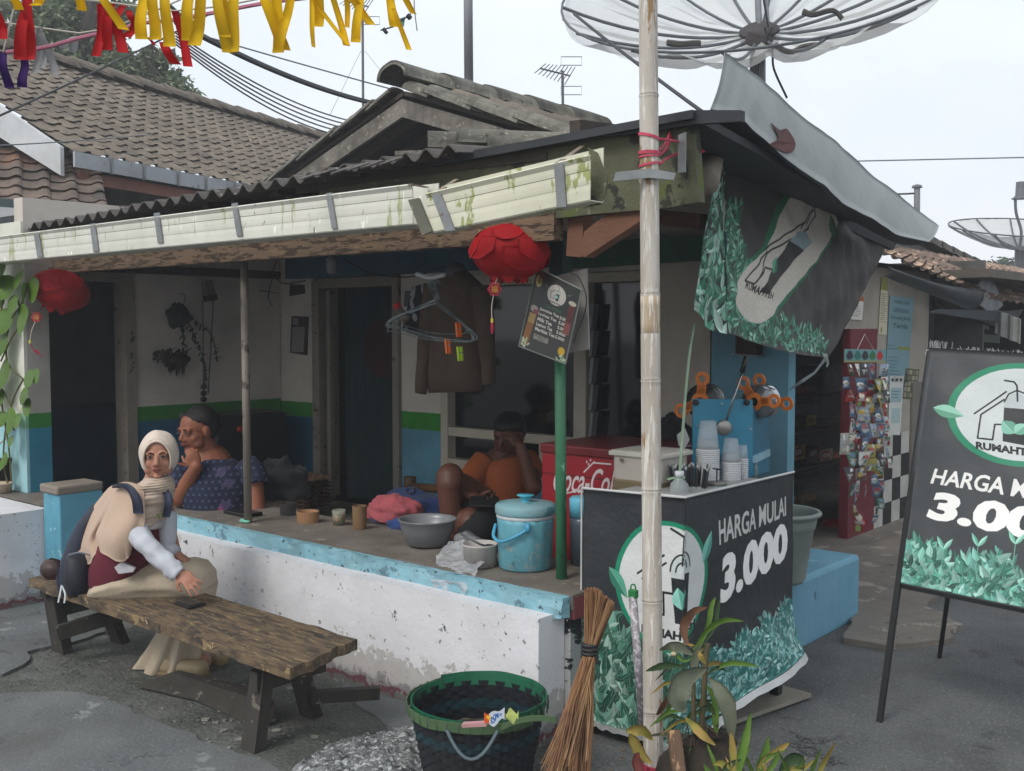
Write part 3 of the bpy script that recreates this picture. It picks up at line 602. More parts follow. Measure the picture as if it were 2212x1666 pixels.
for k in range(5):
    c = pk+V(0, k*.5-.12, .1)
    build(MB().grid(lambda u, v: c + V(-.16*math.cos(u*math.pi), v*.56, .13*math.sin(u*math.pi)+.02*(1-v)+.01*mnoise.noise(V(u*4, v*4, k))), 10, 3, th=.03), 'ridge_tile', MORTAR, gb, smooth=True)
m = MB(); rr = random.Random(8)
for k in range(9):
    c = lerp(PY(985, 212, 3.2), PY(1110, 250, 3.0), k/8)+V(0, 0, .02); s_ = rr.uniform(.1, .2); m.poly([c+V(-s_, 0, -.02), c+V(s_*.3, -.1, .02), c+V(s_*1.3, 0, -.03), c+V(s_*.2, .15, .0)], (0, 0, .012))
build(m, 'metal_flashing', M('crumpled_zinc', '8f9491', '70756f', r=.5, s=7, metal=.3, bump=.3), gb)
pp = thing('roof_mast', 'grey steel pipe mast rising from the ridge of the gabled roof', 'mast', PY(1013, 215, 3.3))
build(MB().tube([PY(1013, 222, 3.3), PY(1010, -60, 3.3)+V(0, 0, .6)], .038, 14), 'pipe', M('grey_pipe', '8a8c90', '787a7e', r=.4, metal=.4, s=4, sc=(1, 1, .3)), pp, smooth=True)
build(MB().box(PY(1005, 188, 3.25), (.06, .08, .12)), 'clamp', ZINC, pp)

# ================================================================ tiled roofs on the left
def tilefield(parent, O, eu, ev, nu, nv, tw, tl_, mat, nparts, skip=None, wavy=.024, seed=1):
    """pantiles laid on the plane O + eu*u + ev*v, eu along the eave, ev up the slope"""
    eu = eu.normalized(); ev = ev.normalized(); n_ = eu.cross(ev); n_ = n_ if n_.z > 0 else -n_; rr = random.Random(seed)
    prof = [(-.5, .2), (-.36, -.35), (-.1, -.55), (.12, -.1), (.32, .85), (.46, .9), (.56, .45)]
    def vt(c, mb_, j=0.):
        vs = []
        for v, up in ((0, .020), (1.12, .0)):
            for u, h in prof: vs.append(c + eu*(u*tw) + ev*(v*tl_ - .02*(u > .1)*(v == 0)) + n_*(h*wavy + up + j))
        for u, h in prof: vs.append(c + eu*(u*tw) + ev*(.01) + n_*(h*wavy - .006 + j))
        k = len(prof); fs = [(i, i+1, i+k+1, i+k) for i in range(k-1)] + [(i+2*k, i+1+2*k, i+1, i) for i in range(k-1)]
        mb_.add(vs, fs)
    cells = []
    for j in range(nv):
        for i in range(nu):
            if skip and skip(i, j): continue
            cells.append((i, j))
    cells.sort(key=lambda ij: ((O+eu*(ij[0]*tw)+ev*(ij[1]*tl_))-CAM).length)
    pm = MB(); vt(V(0, 0, 0), pm); proto = None; off = wloc(parent); rest = MB()
    for q, (i, j) in enumerate(cells):
        c = O + eu*((i+.5)*tw) + ev*(j*tl_) ; jj = rr.uniform(-.004, .004)
        if q < nparts:
            if proto is None:
                me = bpy.data.meshes.new('roof_tile'); me.from_pydata(pm.v, [], pm.f); me.materials.append(mat); proto = me
            o = bpy.data.objects.new('roof_tile', proto); COL.objects.link(o); o.parent = parent; o.location = c+n_*jj-off; o.rotation_euler = (rr.uniform(-.01, .01), rr.uniform(-.01, .01), rr.uniform(-.012, .012))
        else: vt(c, rest, jj)
    if rest.v: tag(build(rest, 'roof_tile_rest', mat, parent), kind='stuff')
hs = thing('tiled_house', 'large house on the left with a long weathered grey pantile roof and white bargeboard', 'building', PD(150, 900, 9)*1.0)
ax = cw(.398, .917, 0)-cw(0, 0, 0); bx = cw(-.917, .398, 0)-cw(0, 0, 0); E0 = PD(150, 326, 9)
sl = bx*math.cos(D2R(30)) + V(0, 0, math.sin(D2R(30)))
tilefield(hs, E0, ax, sl, 57, 14, .206, .21, TILE, 300, wavy=.021)
for k in range(24):
    c = E0 + sl*2.93 + ax*(k*.5)
    build(MB().grid(lambda u, v: c + ax*(v*.55) + bx*(-.11*math.cos(u*math.pi)) + V(0, 0, .10*math.sin(u*math.pi)+.03*(1-v)), 8, 1, th=.02), 'ridge_tile', TILE, hs)
bb = E0 - ax*.06; nn = V(0, 0, 1)
build(MB().poly([bb+V(0, 0, .02), bb+sl*3.2+V(0, 0, .02), bb+sl*3.2-V(0, 0, .36), bb+V(0, 0, -.22)], -ax*.04), 'bargeboard', HWHITE, hs)
EP = E0 + ax*2.45
build(MB().poly([E0-ax*.06-bx*.10+V(0, 0, -.02), EP-bx*.10+V(0, 0, -.02), EP-bx*.10+V(0, 0, -.15), E0-ax*.06-bx*.10+V(0, 0, -.15)], -bx*.02), 'gutter', M('white_pvc', 'a9adb3', '989ca2', r=.5, s=3, chips=[('70747a', .68, 12)]), hs)
for t in (.35, .75, 1.2, 1.6, 2.05): c = E0+ax*t-bx*.125+V(0, 0, -.085); build(MB().bar(c+V(0, 0, .07), c-V(0, 0, .075), .03, .02, up=ax), 'bracket', ZINC, hs)
build(MB().poly([E0+ax*.1-bx*.02+V(0, 0, -.16), EP-bx*.02+V(0, 0, -.16), EP-bx*.02+V(0, 0, -.26), E0+ax*.1-bx*.02+V(0, 0, -.26)], bx*.05), 'eave_board', M('orange_brown_board', '8a5b4c', '774c3f', r=.7, s=5, bump=.2), hs)
build(MB().poly([E0+bx*.6+ax*.3+V(0, 0, .1), E0+bx*.6+ax*12+V(0, 0, .1), E0+bx*.6+ax*12-V(0, 0, 3), E0+bx*.6+ax*.3-V(0, 0, 3)], bx*.1), 'wall', GREYWALL, hs)
build(MB().poly([E0+ax*.3+bx*.6+V(0, 0, .15), E0+ax*.3+bx*5+V(0, 0, 1.5), E0+ax*.3+bx*5-V(0, 0, 3), E0+ax*.3+bx*.6-V(0, 0, 3)], ax*.1), 'gable_wall', M('dark_grey_gable', '3a3d40', '303336', r=.9), hs)  # gable wall in plain dark grey
# lower roof
lr = thing('lower_tiled_annex', 'annex with a low patched grey and orange clay tile roof below the large house', 'building', PD(80, 1000, 7.6))
Oa = PD(-160, 436, 7.9); Ob = PD(262, 462, 8.5); eu = (Ob-Oa); up_ = (PD(60, 300, 9.6)-PD(60, 446, 8.05))
tilefield(lr, Oa, eu, up_, int(eu.length/.21), 9, .21, .24, TILE_O, 150, seed=5)
m = MB(); m.poly([Oa+V(0, 0, -.02), Ob+V(0, 0, -.02), Ob-V(0, 0, .06), Oa-V(0, 0, .06)], (FH*.05)); build(m, 'eave_board', WOODD, lr)
m = MB(); m.grid(lambda u, v: lerp(PD(-120, 444, 7.6), PD(252, 458, 8.0), u)+V(0, 0, -.4*v+.006*math.sin(v*60+u*8)), 20, 40, th=.01); build(m, 'plastic_awning', M('white_ribbed_plastic', 'dcdddd', 'cccdce', r=.5, s=1.5, bump=.1, tl=.3, sc=(1, 1, 8)), lr)
# ================================================================ kiosk to the right
ks = thing('snack_kiosk', 'open kiosk with goods shelves, a red door post and black and white checkered tiles', 'kiosk', (-.9, 4.5, 0))
XK = -.7; RED = M('deep_red_paint', '6e1f2b', '5f1a25', r=.6, s=5, world=True, chips=[('3a1016', .72, 14)])
KW = M('cream_kiosk_wall', 'a39c90', '968f83', r=.85, s=3, bump=.3, world=True, dirt=.25)
build(box2(MB(), (XK-.06, 4.42, 0), (XK+.01, 4.93, 1.62)), 'door_post', RED, ks)
m = MB(); box2(m, (XK-.06, 3.4, 1.62), (XK, 4.93, 2.1)); box2(m, (XK-.06, 4.93, .72), (XK, 6.1, 2.1)); box2(m, (XK-.08, 4.93, 0), (XK-.012, 6.1, .74)); build(m, 'wall', KW, ks)
mb_, mw_ = M('black_check', '1b1e20', r=.6, s=8, world=True), M('white_check', 'b9b8b2', 'a9a8a1', r=.6, s=8, world=True)
for i in range(4):
    for j in range(4):
        y0 = 4.945+i*.185; z0 = .02+j*.185
        build(box2(MB(), (XK-.015, y0+.002, z0+.002), (XK+.004+.001*((i*3+j) % 3), y0+.183, z0+.183)), 'tile', mb_ if (i+j) % 2 else mw_, ks)
build(box2(MB(), (XK-.01, 5.70, 0), (XK+.02, 6.08, 1.16)), 'board', M('grey_fibre_board', '77736b', '6a665f', r=.85, s=4, world=True), ks)
# room and shelves
m = MB(); box2(m, (-2.6, 3.3, 0), (-2.55, 8, 2.3)); box2(m, (-2.6, 7.95, 0), (XK-.1, 8, 2.3)); box2(m, (-2.6, 3.3, 2.1), (XK-.07, 8, 2.15)); build(m, 'inner_room', M('kiosk_dark', '6a6a66', '585955', r=.9, bump=0), ks)
SH = M('dark_shelf', '6a635b', '544e47', r=.8)
shelf_z = []
for py in (857, 925, 1002, 1105):
    c = PX(1770, py, -1.45); z = c.z; shelf_z.append(z); build(box2(MB(), (-1.9, 3.4, z-.025), (-1.45, 7.6, z)), 'shelf', SH, ks)
build(box2(MB(), (-1.92, 3.35, 0), (-1.45, 3.40, 2.0)), 'shelf_side', SH, ks)
# roof of the kiosk with its sagging grey sheet gutter
m = MB()
ev0, ev1 = PX(1905, 548, -.45), PX(2130, 640, -.45)
ed_ = (ev1-ev0); upk = V(-.80, 0, .42)
TS = []
tilefield(ks, ev0+V(.0, 0, .01), ed_, upk, int(ed_.length/.2)+1, 6, .20, .23, TILE_R, 300, seed=9)
E1 = ev0+ed_.normalized()*ed_.length
tilefield(ks, PX(2130, 650, -.45)+V(0, .0, .02), V(.05, 1, -.02), upk, 26, 5, .20, .23, TILE_R, 90, seed=10)
def vg2(u, v):
    a = lerp(PX(1916, 575, -.38), PX(2120, 625, -.38), u); b = lerp(PX(1910, 598, -.5), PX(2100, 672, -.5), u); p = lerp(b, a, v); return p + V(.05*math.sin(v*3.1)+.012*mnoise.noise(p*5), 0, -.035*math.sin(u*3.14)*v)
build(MB().grid(vg2, 30, 6, th=.004), 'sheet_gutter', M('dull_sheet', '565b5d', '4b5052', r=.6, s=3, bump=.3, world=True, chips=[('7c7f7e', .68, 8)]), ks, smooth=True)
build(MB().poly([PX(x, y, -.46) for x, y in [(2092, 640), (2130, 590), (2150, 620), (2165, 660), (2140, 680)]], (.01, 0, 0)), 'bent_sheet', M('bright_zinc', '8e9497', '70767a', r=.5, s=7), ks)
build(MB().poly([PX(x, y, -.75) for x, y in [(1896, 590), (1920, 590), (2170, 690), (2170, 715), (1990, 640), (1896, 612)]], (-.05, 0, 0)), 'eave_board', M('dark_eave', '3c3b39', '302f2e', r=.9, world=True), ks)
# verge/ridge of the roof behind, running down to the right
rg = [(1880, 488), (1960, 512), (2060, 560), (2150, 598), (2260, 640)]
for k in range(len(rg)-1):
    a, b = PX(rg[k][0], rg[k][1], -1.6), PX(rg[k+1][0], rg[k+1][1], -1.6); n = max(1, int((b-a).length/.33))
    for i in range(n):
        p, q = lerp(a, b, i/n), lerp(a, b, (i+1.12)/n)
        build(MB().bar(p+V(0, 0, .05), q+V(0, 0, .035), .22, .07), 'ridge_tile', MORTAR, ks)
build(MB().poly([PX(x, y, -1.62) for x, y in [(1845, 492), (1885, 490), (1965, 520), (2070, 568), (2260, 650), (2260, 672), (2080, 612), (1960, 555)]], (-.05, 0, 0)), 'verge_mortar', M('pale_mortar', '8b8984', '73716c', r=.9, s=8, bump=.5, world=True), ks)
# dark lean-to beyond, with pale patches painted as daylight
lt = thing('dark_lean_to', 'near-black lean-to beyond the kiosk with small pale patches painted as daylight', 'shed', (-1.2, 7.5, 0))
m = MB(); box2(m, (-2.6, 9.4, 0), (1.2, 9.5, 2.15)); box2(m, (-2.6, 6.1, 0), (-2.5, 9.4, 2.2)); box2(m, (-.95, 6.1, 0), (-.72, 6.3, 1.9)); build(m, 'wall', M('near_black_wall', '24292c', '1a1e20', r=.95, s=2.2, bump=.4, world=True, chips=[('39403f', .64, 2.5)]), lt)  # near-black wall with random slightly paler patches
build(box2(MB(), (-2.6, 6.1, 2.05), (-.2, 9.5, 2.12)), 'roof_boards', SH, lt)
for k, (x, y, w, h) in enumerate([(2040, 661, 14, 6), (2055, 690, 30, 10), (2092, 655, 14, 6), (2128, 705, 14, 10), (2138, 730, 40, 18), (2185, 712, 22, 20)]):
    build(MB().poly([PY(x-w/2, y-h/2, 9.38), PY(x+w/2, y-h/2+4, 9.38), PY(x+w/2, y+h/2+3, 9.38), PY(x-w/2, y+h/2, 9.38)], (0, .03, 0)), 'daylight_patch', M('painted_daylight', '8d9a90', 'a8b3a8', r=.8, s=3), lt)  # pale colour stands in for daylight through gaps
build(MB().poly([PX(x, y, -.35) for x, y in [(2012, 675), (2030, 668), (2180, 672), (2212, 668), (2190, 700), (2110, 690)]], (-.02, 0, 0)), 'hanging_sheet', DARK, lt)
m = MB(); m.grid(lambda u, v: lerp(PY(2150, 668, 6.9), PY(2206, 690, 6.9), u)+V(0, .02*math.sin(u*16), -.22*v), 14, 3, th=.01); tag(build(m, 'white_cloth', M('grey_white_cloth', '9a9c9a', '84867f', r=.9, s=6)), 'crumpled off-white cloth hung under the eave of the dark lean-to', 'cloth')
fence = thing('far_fence', 'low dark boarded fence far beyond the lean-to by the road', 'fence', (2.2, 12, 0))
for k in range(14): build(MB().box((1.0+k*.42, 12+.1*k, .9), (.36, .05, 1.8)), 'board', M('far_dark_board', '2d3232', '3b4140', r=.9, s=3), fence)

# goods on the shelves
def carton(x, y, w, h, c1, c2, txt, label, d=.06, tc='ffffff', grp='boxes of goods on the kiosk shelves', X=-1.50):
    p = PX(x, y, X); p1 = PX(x+w, y, X); p2 = PX(x, y-h, X); W = (p1-p).length; H = (p2-p).z
    cv = Canvas(0, 0, W, H, 96, [min(1, q*1.8) for q in lin(c1)]); cv.oval(W*.5, H*.52, W*.36, H*.36, [min(1, q*1.8) for q in lin(c2)]); 
    if txt: cv.trect(txt, W*.2, H*.36, W*.6, H*.34, tc, bold=.03, shear=.2)
    mt = M('carton_'+label[:14].replace(' ', '_')+str(int(x)), 'ffffff', r=.6, bump=0, dirt=0, img=cv.image('carton%d' % int(x)))
    m = MB(); m.grid(lambda u, v: V(X+.002, lerp(p.y, p.y+W, u), lerp(p.z, p.z+H, v)), 1, 1); m.box((X-d/2, p.y+W/2, p.z+H/2), (d, W*.99, H*.99), mi=1)
    tag(build(m, 'carton', [mt, M('plain_'+c1, c1, r=.7)]), label, 'box', grp)
carton(1711, 997, 28, 32, '8f7a2c', '7c2a1e', 'SIIP', 'small yellow and red snack carton on the third kiosk shelf')
carton(1741, 1000, 28, 32, '4b1420', '5b1a26', 'SIIP', 'dark maroon snack carton beside the yellow one on the shelf')
carton(1770, 1002, 28, 28, '9c8b78', '8c3a2a', 'NEXTAR', 'cream snack carton with red spots on the third shelf')
carton(1798, 1003, 20, 26, '6b3a2a', '8c5a3a', '', 'brown carton at the right end of the third shelf')
carton(1742, 921, 20, 23, 'a5912f', 'a5912f', '12+1', 'bright yellow carton marked 12+1 on the second shelf', tc='2a2408')
carton(1712, 921, 28, 20, '1e2326', '39322a', '', 'black carton with a pale oval on the second shelf')
carton(1764, 922, 34, 12, '4a4440', '38332f', '', 'low dull carton on the second shelf')
carton(1708, 856, 54, 18, '5a1620', '7a1f26', '', 'long dark red carton on the top kiosk shelf')
carton(1775, 850, 40, 60, '3a3c3a', '444846', '', 'tall grey carton on the top kiosk shelf', d=.2)
for (x, y, r_, nm) in [(1742, 1082, 22, 'larger'), (1712, 1085, 12, 'smaller')]:
    m = MB(); c = PX(x, y-6, -1.5); rad = r_/2290*7.6*1.0
    m.ell(c, (rad, rad, rad*.7), n=20, m=14).nz(rad*.5, 9/rad*.03+6, 3)
    tag(build(m, 'crumpled_bag', M('clear_snack_bag', 'd8bf8e', '9a8a68', r=.3, s=20, bump=1, bs=30, bd=.02), smooth=True), nm+' crumpled see-through bag of yellow snacks on the lowest kiosk shelf', 'bag')
m = MB(); m.ell(PX(1800, 1135, -1.0), (.1, .1, .06)); tag(build(m, 'red_bag', M('red_plastic', '9a1f1c', '7c1715', r=.4, bump=.8, bs=15), smooth=True), 'red plastic bag lying in the dark under the kiosk shelves', 'bag')

# posters on the kiosk wall
def sheet_on(X, pts, draw, nm, label, cat, bg='d8d4c8', res=160, grp=None, off=.006, th=.002):
    P = [PX(x, y, X+off) for x, y in pts]          # BL BR TR TL
    W = max((P[1]-P[0]).length, .01); H = max((P[3]-P[0]).length, .01); cv = Canvas(0, 0, W, H, res, bg); draw(cv, W, H)
    mt = M(nm+'_print_'+str(int(pts[0][0]))+'_'+str(int(pts[0][1])), 'ffffff', r=.6, bump=0, dirt=.08, img=cv.grain(.03).image(nm))
    m = MB(); m.grid(lambda u, v: lerp(lerp(P[0], P[1], u), lerp(P[3], P[2], u), v), 6, 6, th=-th)
    return tag(build(m, nm, mt), label, cat, grp)
def lines(cv, x, y0, y1, w, n, col, seed=1, h=.35):
    r = random.Random(seed); 
    for i in range(n):
        y = lerp(y1, y0, (i+.5)/n); ww = w*r.uniform(.6, 1); cx_ = x + (w-ww)/2*0
        k = 0; xx = cx_
        while xx < x+ww: l = w*r.uniform(.04, .14); cv.rect(xx, y, min(xx+l, x+ww), y+(y1-y0)/n*h, col); xx += l+w*.03
def dr1(cv, W, H):
    for i, t in enumerate(['WARGA JAGA', 'KEBERSIHAN', 'Kampoeng Bersih', 'Tertib']): cv.trect(t, W*(.18 if i != 2 else .08), H*(.90-.09*i), W*(.64 if i != 2 else .84), H*.055, '2d5560', bold=.03)
    lines(cv, W*.02, H*.36, H*.44, W*.5, 2, '3d6672'); cv.rect(W*.45, H*.385, W, H*.42, '7f8a2c'); lines(cv, W*.1, H*.03, H*.30, W*.55, 7, '3d6672', 3)
sheet_on(XK, [(1912, 825), (1960, 828), (1974, 645), (1922, 638)], dr1, 'poster', 'tall grey-blue notice with dark lettering on the kiosk wall', 'poster', bg='71929a', res=260)
def dr2(cv, W, H): cv.rect(0, H*.78, W, H, '8c8a3e'); lines(cv, W*.1, H*.2, H*.72, W*.8, 14, '6d5a40', 5); cv.leaf(W*.3, H*.02, H*.13, W*.2, 1.5, '7c8a3a', '5d6b2a')
sheet_on(XK, [(1897, 722), (1915, 724), (1918, 602), (1904, 598)], dr2, 'price_list', 'narrow cream price list with olive heading left of the blue notice', 'poster', bg='c6bea4')
def dr3(cv, W, H): cv.rect(0, H*.8, W, H, '9c5a30'); lines(cv, W*.1, H*.1, H*.6, W*.8, 5, '555555', 7)
sheet_on(XK, [(1835, 690), (1862, 692), (1866, 642), (1845, 638)], dr3, 'leaflet', 'small leaflet with an orange top above the red door post', 'poster', bg='c9c6bd')
def dr4(cv, W, H):
    for i in range(3): cv.oval(W*(.2+.3*i), H*.93, W*.1, H*.025, '181a1a')
    cv.rect(W*.1, H*.55, W*.9, H*.8, '8fa9ae'); cv.rect(W*.2, H*.2, W*.9, H*.45, '9db3b4'); lines(cv, W*.15, H*.6, H*.75, W*.6, 3, '49636a', 2)
sheet_on(XK, [(1918, 940), (1944, 940), (1952, 812), (1922, 812)], dr4, 'notice', 'white notice with pale blue blocks below the blue notice', 'poster', bg='c2c4c0')
def dr5(cv, W, H):
    for i in range(4):
        for j in range(5): cv.rect(W*(.08+.23*i), H*(.05+.19*j), W*(.26+.23*i), H*(.19+.19*j), ['8e897b', '6f6a52', 'a39c88'][(i*j+i) % 3])
sheet_on(XK, [(1948, 860), (1978, 862), (1986, 798), (1956, 796)], dr5, 'picture_sheet', 'olive sheet of small framed pictures on the kiosk wall', 'poster', bg='4c4e34')
# hanging strips of sachets and toys
strings = []
def dr6(cv, W, H):
    r = random.Random(3)
    for i, c in enumerate(['2a2032', '1f6a5c', '23242e', '2e6a38', 'b01c20']): cv.oval(W*(.12+.18*i), H*.5, W*.08, H*.3, c); cv.oval(W*(.12+.18*i), H*.75, W*.05, H*.15, c)
    cv.rect(0, 0, W, H*.12, '9a8a3a')
sheet_on(-.55, [(1823, 783), (1913, 783), (1914, 756), (1824, 754)], dr6, 'toy_card', 'wide hanging card with coloured toys above the sachet strips', 'display card', bg='5d8f93', res=200, off=0)
tag(build(MB().tube([PX(1851, 757, -.55), PX(1868, 722, -.56), PX(1888, 757, -.55)], .0022, 5), 'hanging_string', M('pale_string', 'b7b2a8', r=.8)), 'thin pale string holding the toy card on the red post', 'string')
SC = ['8c9aa8', 'b8b4a6', '4a6a86', '7c2530', 'c2c6c8', '6f8a4a', 'a58c3a', '2c3038', '9aa3a8', 'b0443c', '5c4a3c', 'd0cfc8', '3f6b52']
defs = [(1828, 786, 870, 13, 5), (1832, 868, 1010, 15, 7), (1846, 786, 960, 12, 9), (1858, 784, 1040, 14, 12), (1872, 786, 930, 13, 7), (1884, 786, 980, 12, 9), (1896, 788, 1010, 14, 11), (1905, 786, 900, 12, 6),
        (1843, 960, 1115, 14, 9), (1830, 1010, 1075, 11, 4), (1872, 960, 1020, 17, 3), (1890, 1000, 1100, 12, 6), (1901, 985, 1062, 11, 5), (1911, 900, 1000, 11, 5), (1862, 1045, 1075, 8, 1), (1818, 935, 985, 24, 1), (1850, 1105, 1150, 17, 2), (1887, 1095, 1130, 10, 3), (1914, 990, 1012, 9, 1)]
for k, (x, y0, y1, w, n) in enumerate(defs):
    r = random.Random(50+k); X_ = -.56+.03*(k % 4)
    lab = {6: 'wide strip of sachets reaching just above the checkered tiles', 15: 'large clear plastic bag folded flat, hanging at the left of the sachet strips', 10: 'yellow sticker packet with drawn faces hanging among the sachet strips', 14: 'grey blank slip at the foot of the sachet strips'}
    places = ['at the far left', 'left of centre', 'in the centre', 'right of centre', 'at the far right']; hh = 'upper middle' if k == 9 else 'high' if y1 < 950 else ('middle' if y1 < 1050 else 'low')
    t = thing('sachet_strip', lab.get(k, '%s strip of %d sachets ending %s, %s by the red post' % (['short', 'medium', 'long'][min(2, n//4)], n, hh, places[min(4, int((x-1818)/20))])), 'sachet strip', PX(x, y1, X_), 'strips of sachets hanging by the kiosk post')
    n = max(1, int(n*.7)); 
    for i in range(n):
        a, b = lerp(y0, y1, i/n), lerp(y0, y1, (i+.93)/n); tx = r.uniform(-3.5, 3.5); w = max(8, w*r.uniform(.86, 1.14)); c = r.choice(SC)
        if k == 10: c = 'a39a42'
        if k in (14,): c = '8f9294'
        if k == 15: c = 'a8a498'
        sk = r.uniform(-2.5, 2.5); P = [PX(x-w/2+tx+sk, b, X_), PX(x+w/2+tx+sk, b+sk*.6, X_+.02), PX(x+w/2+tx, a+sk*.5, X_+.02), PX(x-w/2+tx, a, X_)]
        W = (P[1]-P[0]).length; H = (P[3]-P[0]).length
        key = 'sachet_%s_%d' % (c, i % 2)
        if key not in MATS:
            cv = Canvas(0, 0, 1, 1.4, 40, [q*.75 for q in lin(c)]); r2 = random.Random(hash(c) % 99 if False else int(c, 16) % 97+i % 2)
            for q in range(5): cv.oval(r2.uniform(.2, .8), r2.uniform(.2, 1.2), r2.uniform(.08, .3), r2.uniform(.08, .3), lin(r2.choice(SC)))
            cv.rect(.15, .55, .85, .75, '8a8a84'); M(key, 'ffffff', r=.3, bump=.6, bs=40, dirt=0, img=cv.image(key))
        P = [q+V(r.uniform(0, .05), 0, 0) for q in P]
        build(MB().grid(lambda u, v: lerp(lerp(P[0], P[1], u), lerp(P[3], P[2], u), v) + V(.012*math.sin(u*3.14)*math.sin(v*3.14), 0, 0), 3, 3, th=.002), 'sachet', MATS[key], t)

# ================================================================ blue block, tub, board
bl = MB(); bl.grid(lambda u, v: V(.20, lerp(1.52, 2.49, u), lerp(-.02, .355, v)), 20, 8, th=.8); 
m = MB(); box2(m, (-.6, 1.52, -.02), (.20, 2.49, .36)); 
tag(build(m, 'blue_block', M('blue_block_paint', '5f93ab', '6ea0b5', r=.65, s=4, bump=.35, bs=25, world=True, dirt=.1, chips=[('3c5560', .70, 8), ('7fb1c2', .68, 3)]), bev=.025), 'light blue painted masonry block with rounded edges beside the drink cart', 'block')
tc_ = PZ(1742, 1235, .36); tc_.x = .07; tc_.y = 1.66
m = MB(); m.lathe([(.001, 0), (.118, 0), (.128, .02), (.165, .27), (.172, .275), (.178, .31), (.182, .335), (.198, .338), (.203, .35), (.196, .36), (.178, .357), (.168, .33), (.12, .03), (.001, .025)], V(.13, 1.63, .36), n=40, closed=True)
tag(build(m, 'plastic_tub', M('grey_green_plastic', '8c9692', '7e8884', r=.5, s=4, bump=.1), smooth=True), 'large grey plastic tub standing on the blue block behind the drink cart', 'tub')
tag(build(MB().poly([PZ(1535, 1545, .03), PZ(1668, 1474, .03), PZ(1752, 1497, .03), PZ(1560, 1566, .03)], (0, 0, -.018)).jit(.003), 'loose_board', M('pale_grey_board', '8e8a7e', '7b776c', r=.85, s=6, bump=.4, world=True, chips=[('66625a', .67, 14)])), 'loose grey fibre board lying on the ground below the torn banner', 'board')

# ================================================================ drink cart with its printed banner
CX0, CX1, CYF, CYB, CZ = .03, .50, .10, 1.0, 1.0
ct = thing('drink_cart', 'dark drink cart wrapped in a printed banner of tea leaves and prices', 'cart', (.27, .55, 0))
m = MB(); box2(m, (.05, .12, .95), (.48, .98, .97)); build(m, 'counter_top', M('pale_counter', '9a9c9c', '888a8a', r=.5), ct)
m = MB(); box2(m, (.06, .13, .30), (.47, .97, .33)); build(m, 'lower_shelf', DARK, ct)
for x in (.06, .45):
    for y in (.15, .96): build(MB().bar(V(x, y, 0), V(x, y, .95), .04, .04), 'leg', M('black_metal', '17191b', r=.6), ct)
m = MB(); box2(m, (.05, .15, .33), (.07, .97, .95)); box2(m, (.05, .95, .33), (.48, .97, .95)); build(m, 'inner_panel', DARK, ct)
W1, W2 = CX1-CX0, CYB-CYF+.06
def uL(x, y): p = PY(x, y, CYF); return (p.x-CX0, p.z)
def uR(x, y): p = PX(x, y, CX1); return (W1+p.y-CYF, p.z)
def tea(cv, x0, x1, ytop, y0, n, cols, seed, size=.06, base=None):
    r = random.Random(seed)
    if base: cv.poly([(x0, y0-1), (x1, y0-1)]+[(lerp(x1, x0, i/40), ytop(lerp(x1, x0, i/40))-size*.8) for i in range(41)], base)
    for k in range(n):
        x = r.uniform(x0, x1); t = (k/n); yt = ytop(x); y = lerp(yt-size*.3, y0, t**.9) + r.uniform(-.02, .02)
        a = r.uniform(.2, 2.95) if t < .35 else r.uniform(-.6, 3.8); L = size*r.uniform(.6, 1.5); c = r.choice(cols)
        kk = r.uniform(.35, 1.05); cc = [min(1, q*kk) for q in lin(c)]; c2 = [q*.8 for q in cc]
        cv.leaf(x, y-L*.5, L, L*r.uniform(.25, .42), a, tuple(cc), tuple(c2))
TEAL = ['5fae9a', '8fd0c0', '3f8c78', 'a8dccf', '2f7463', '74bfae']; DTEAL = ['2f6a55', '1f4f40', '6c9c8b', '3a7a62', '9fbfb2', '24594a']
cv = Canvas(0, -.02, W1+W2, 1.03, 1500, '2c2f32')
tea(cv, -.02, W1*.99, lambda x: .50+.06*math.sin(x*18), 0, 900, DTEAL, 4, .075, base='1c3f35')
tea(cv, W1*.95, W1+W2, lambda x: .33+.03*math.sin(x*30), .05, 1100, ['7fc0bd', '4f9c98', 'b9e4e0', '2f7a76', '99d0cc'], 5, .034, base='2d6c68')
EL = (.395, .665); cv.oval(*EL, .24, .25, '12805f'); cv.oval(*EL, .219, .232, 'c9cccb')
K = '15181a'; w_ = .011
def logo(cv, cx, cy, s, K='15181a', cup='24292b', sx=1.):
    q = lambda a, b: (cx+a*s*sx, cy+b*s)
    cv.line([q(-.62, .05), q(-.12, .42)], .035*s, K); cv.line([q(-.52, -.02), q(-.08, .30)], .035*s, K)
    cv.line([q(-.50, .0), q(-.50, -.55), q(-.12, -.55), q(-.12, -.18), q(.06, -.18)], .04*s, K)
    cv.poly([q(.02, .08), q(.42, .08), q(.36, -.66), q(.08, -.66)], cup)
    cv.poly([q(.0, .08), q(.44, .08), q(.40, .30), q(.30, .42), q(.12, .42), q(.04, .30)], 'b9c2c2')
    for rr_ in (.22, .12): cv.line([q(.22+rr_*math.cos(t), .18+rr_*1.3*math.sin(t)) for t in [math.pi*i/10 for i in range(11)]], .03*s, K)
    cv.line([q(.22, .30), q(.24, .75), q(.0, .86)], .04*s, K)
    cv.leaf(cx+.20*s*sx, cy-.42*s, .36*s, .28*s, 1.75, '8fcfc2', '5fa898')
logo(cv, .41, .685, .235)
cv.trect('RUMAHTEH', .28, .468, .27, .034, K, bold=.05)
cv.leaf(.13, .70, .14, .06, -.9, '4f9c82', '2f7460'); cv.leaf(.60, .72, .14, .055, 1.1, '79b9ad', '4f9488')
cv.oval(.47, .33, .012, .014, K)
def T(s_, b, col='e6e6e4', f=uR, **k): cv.text(s_, [f(*p) for p in b], col, **k)
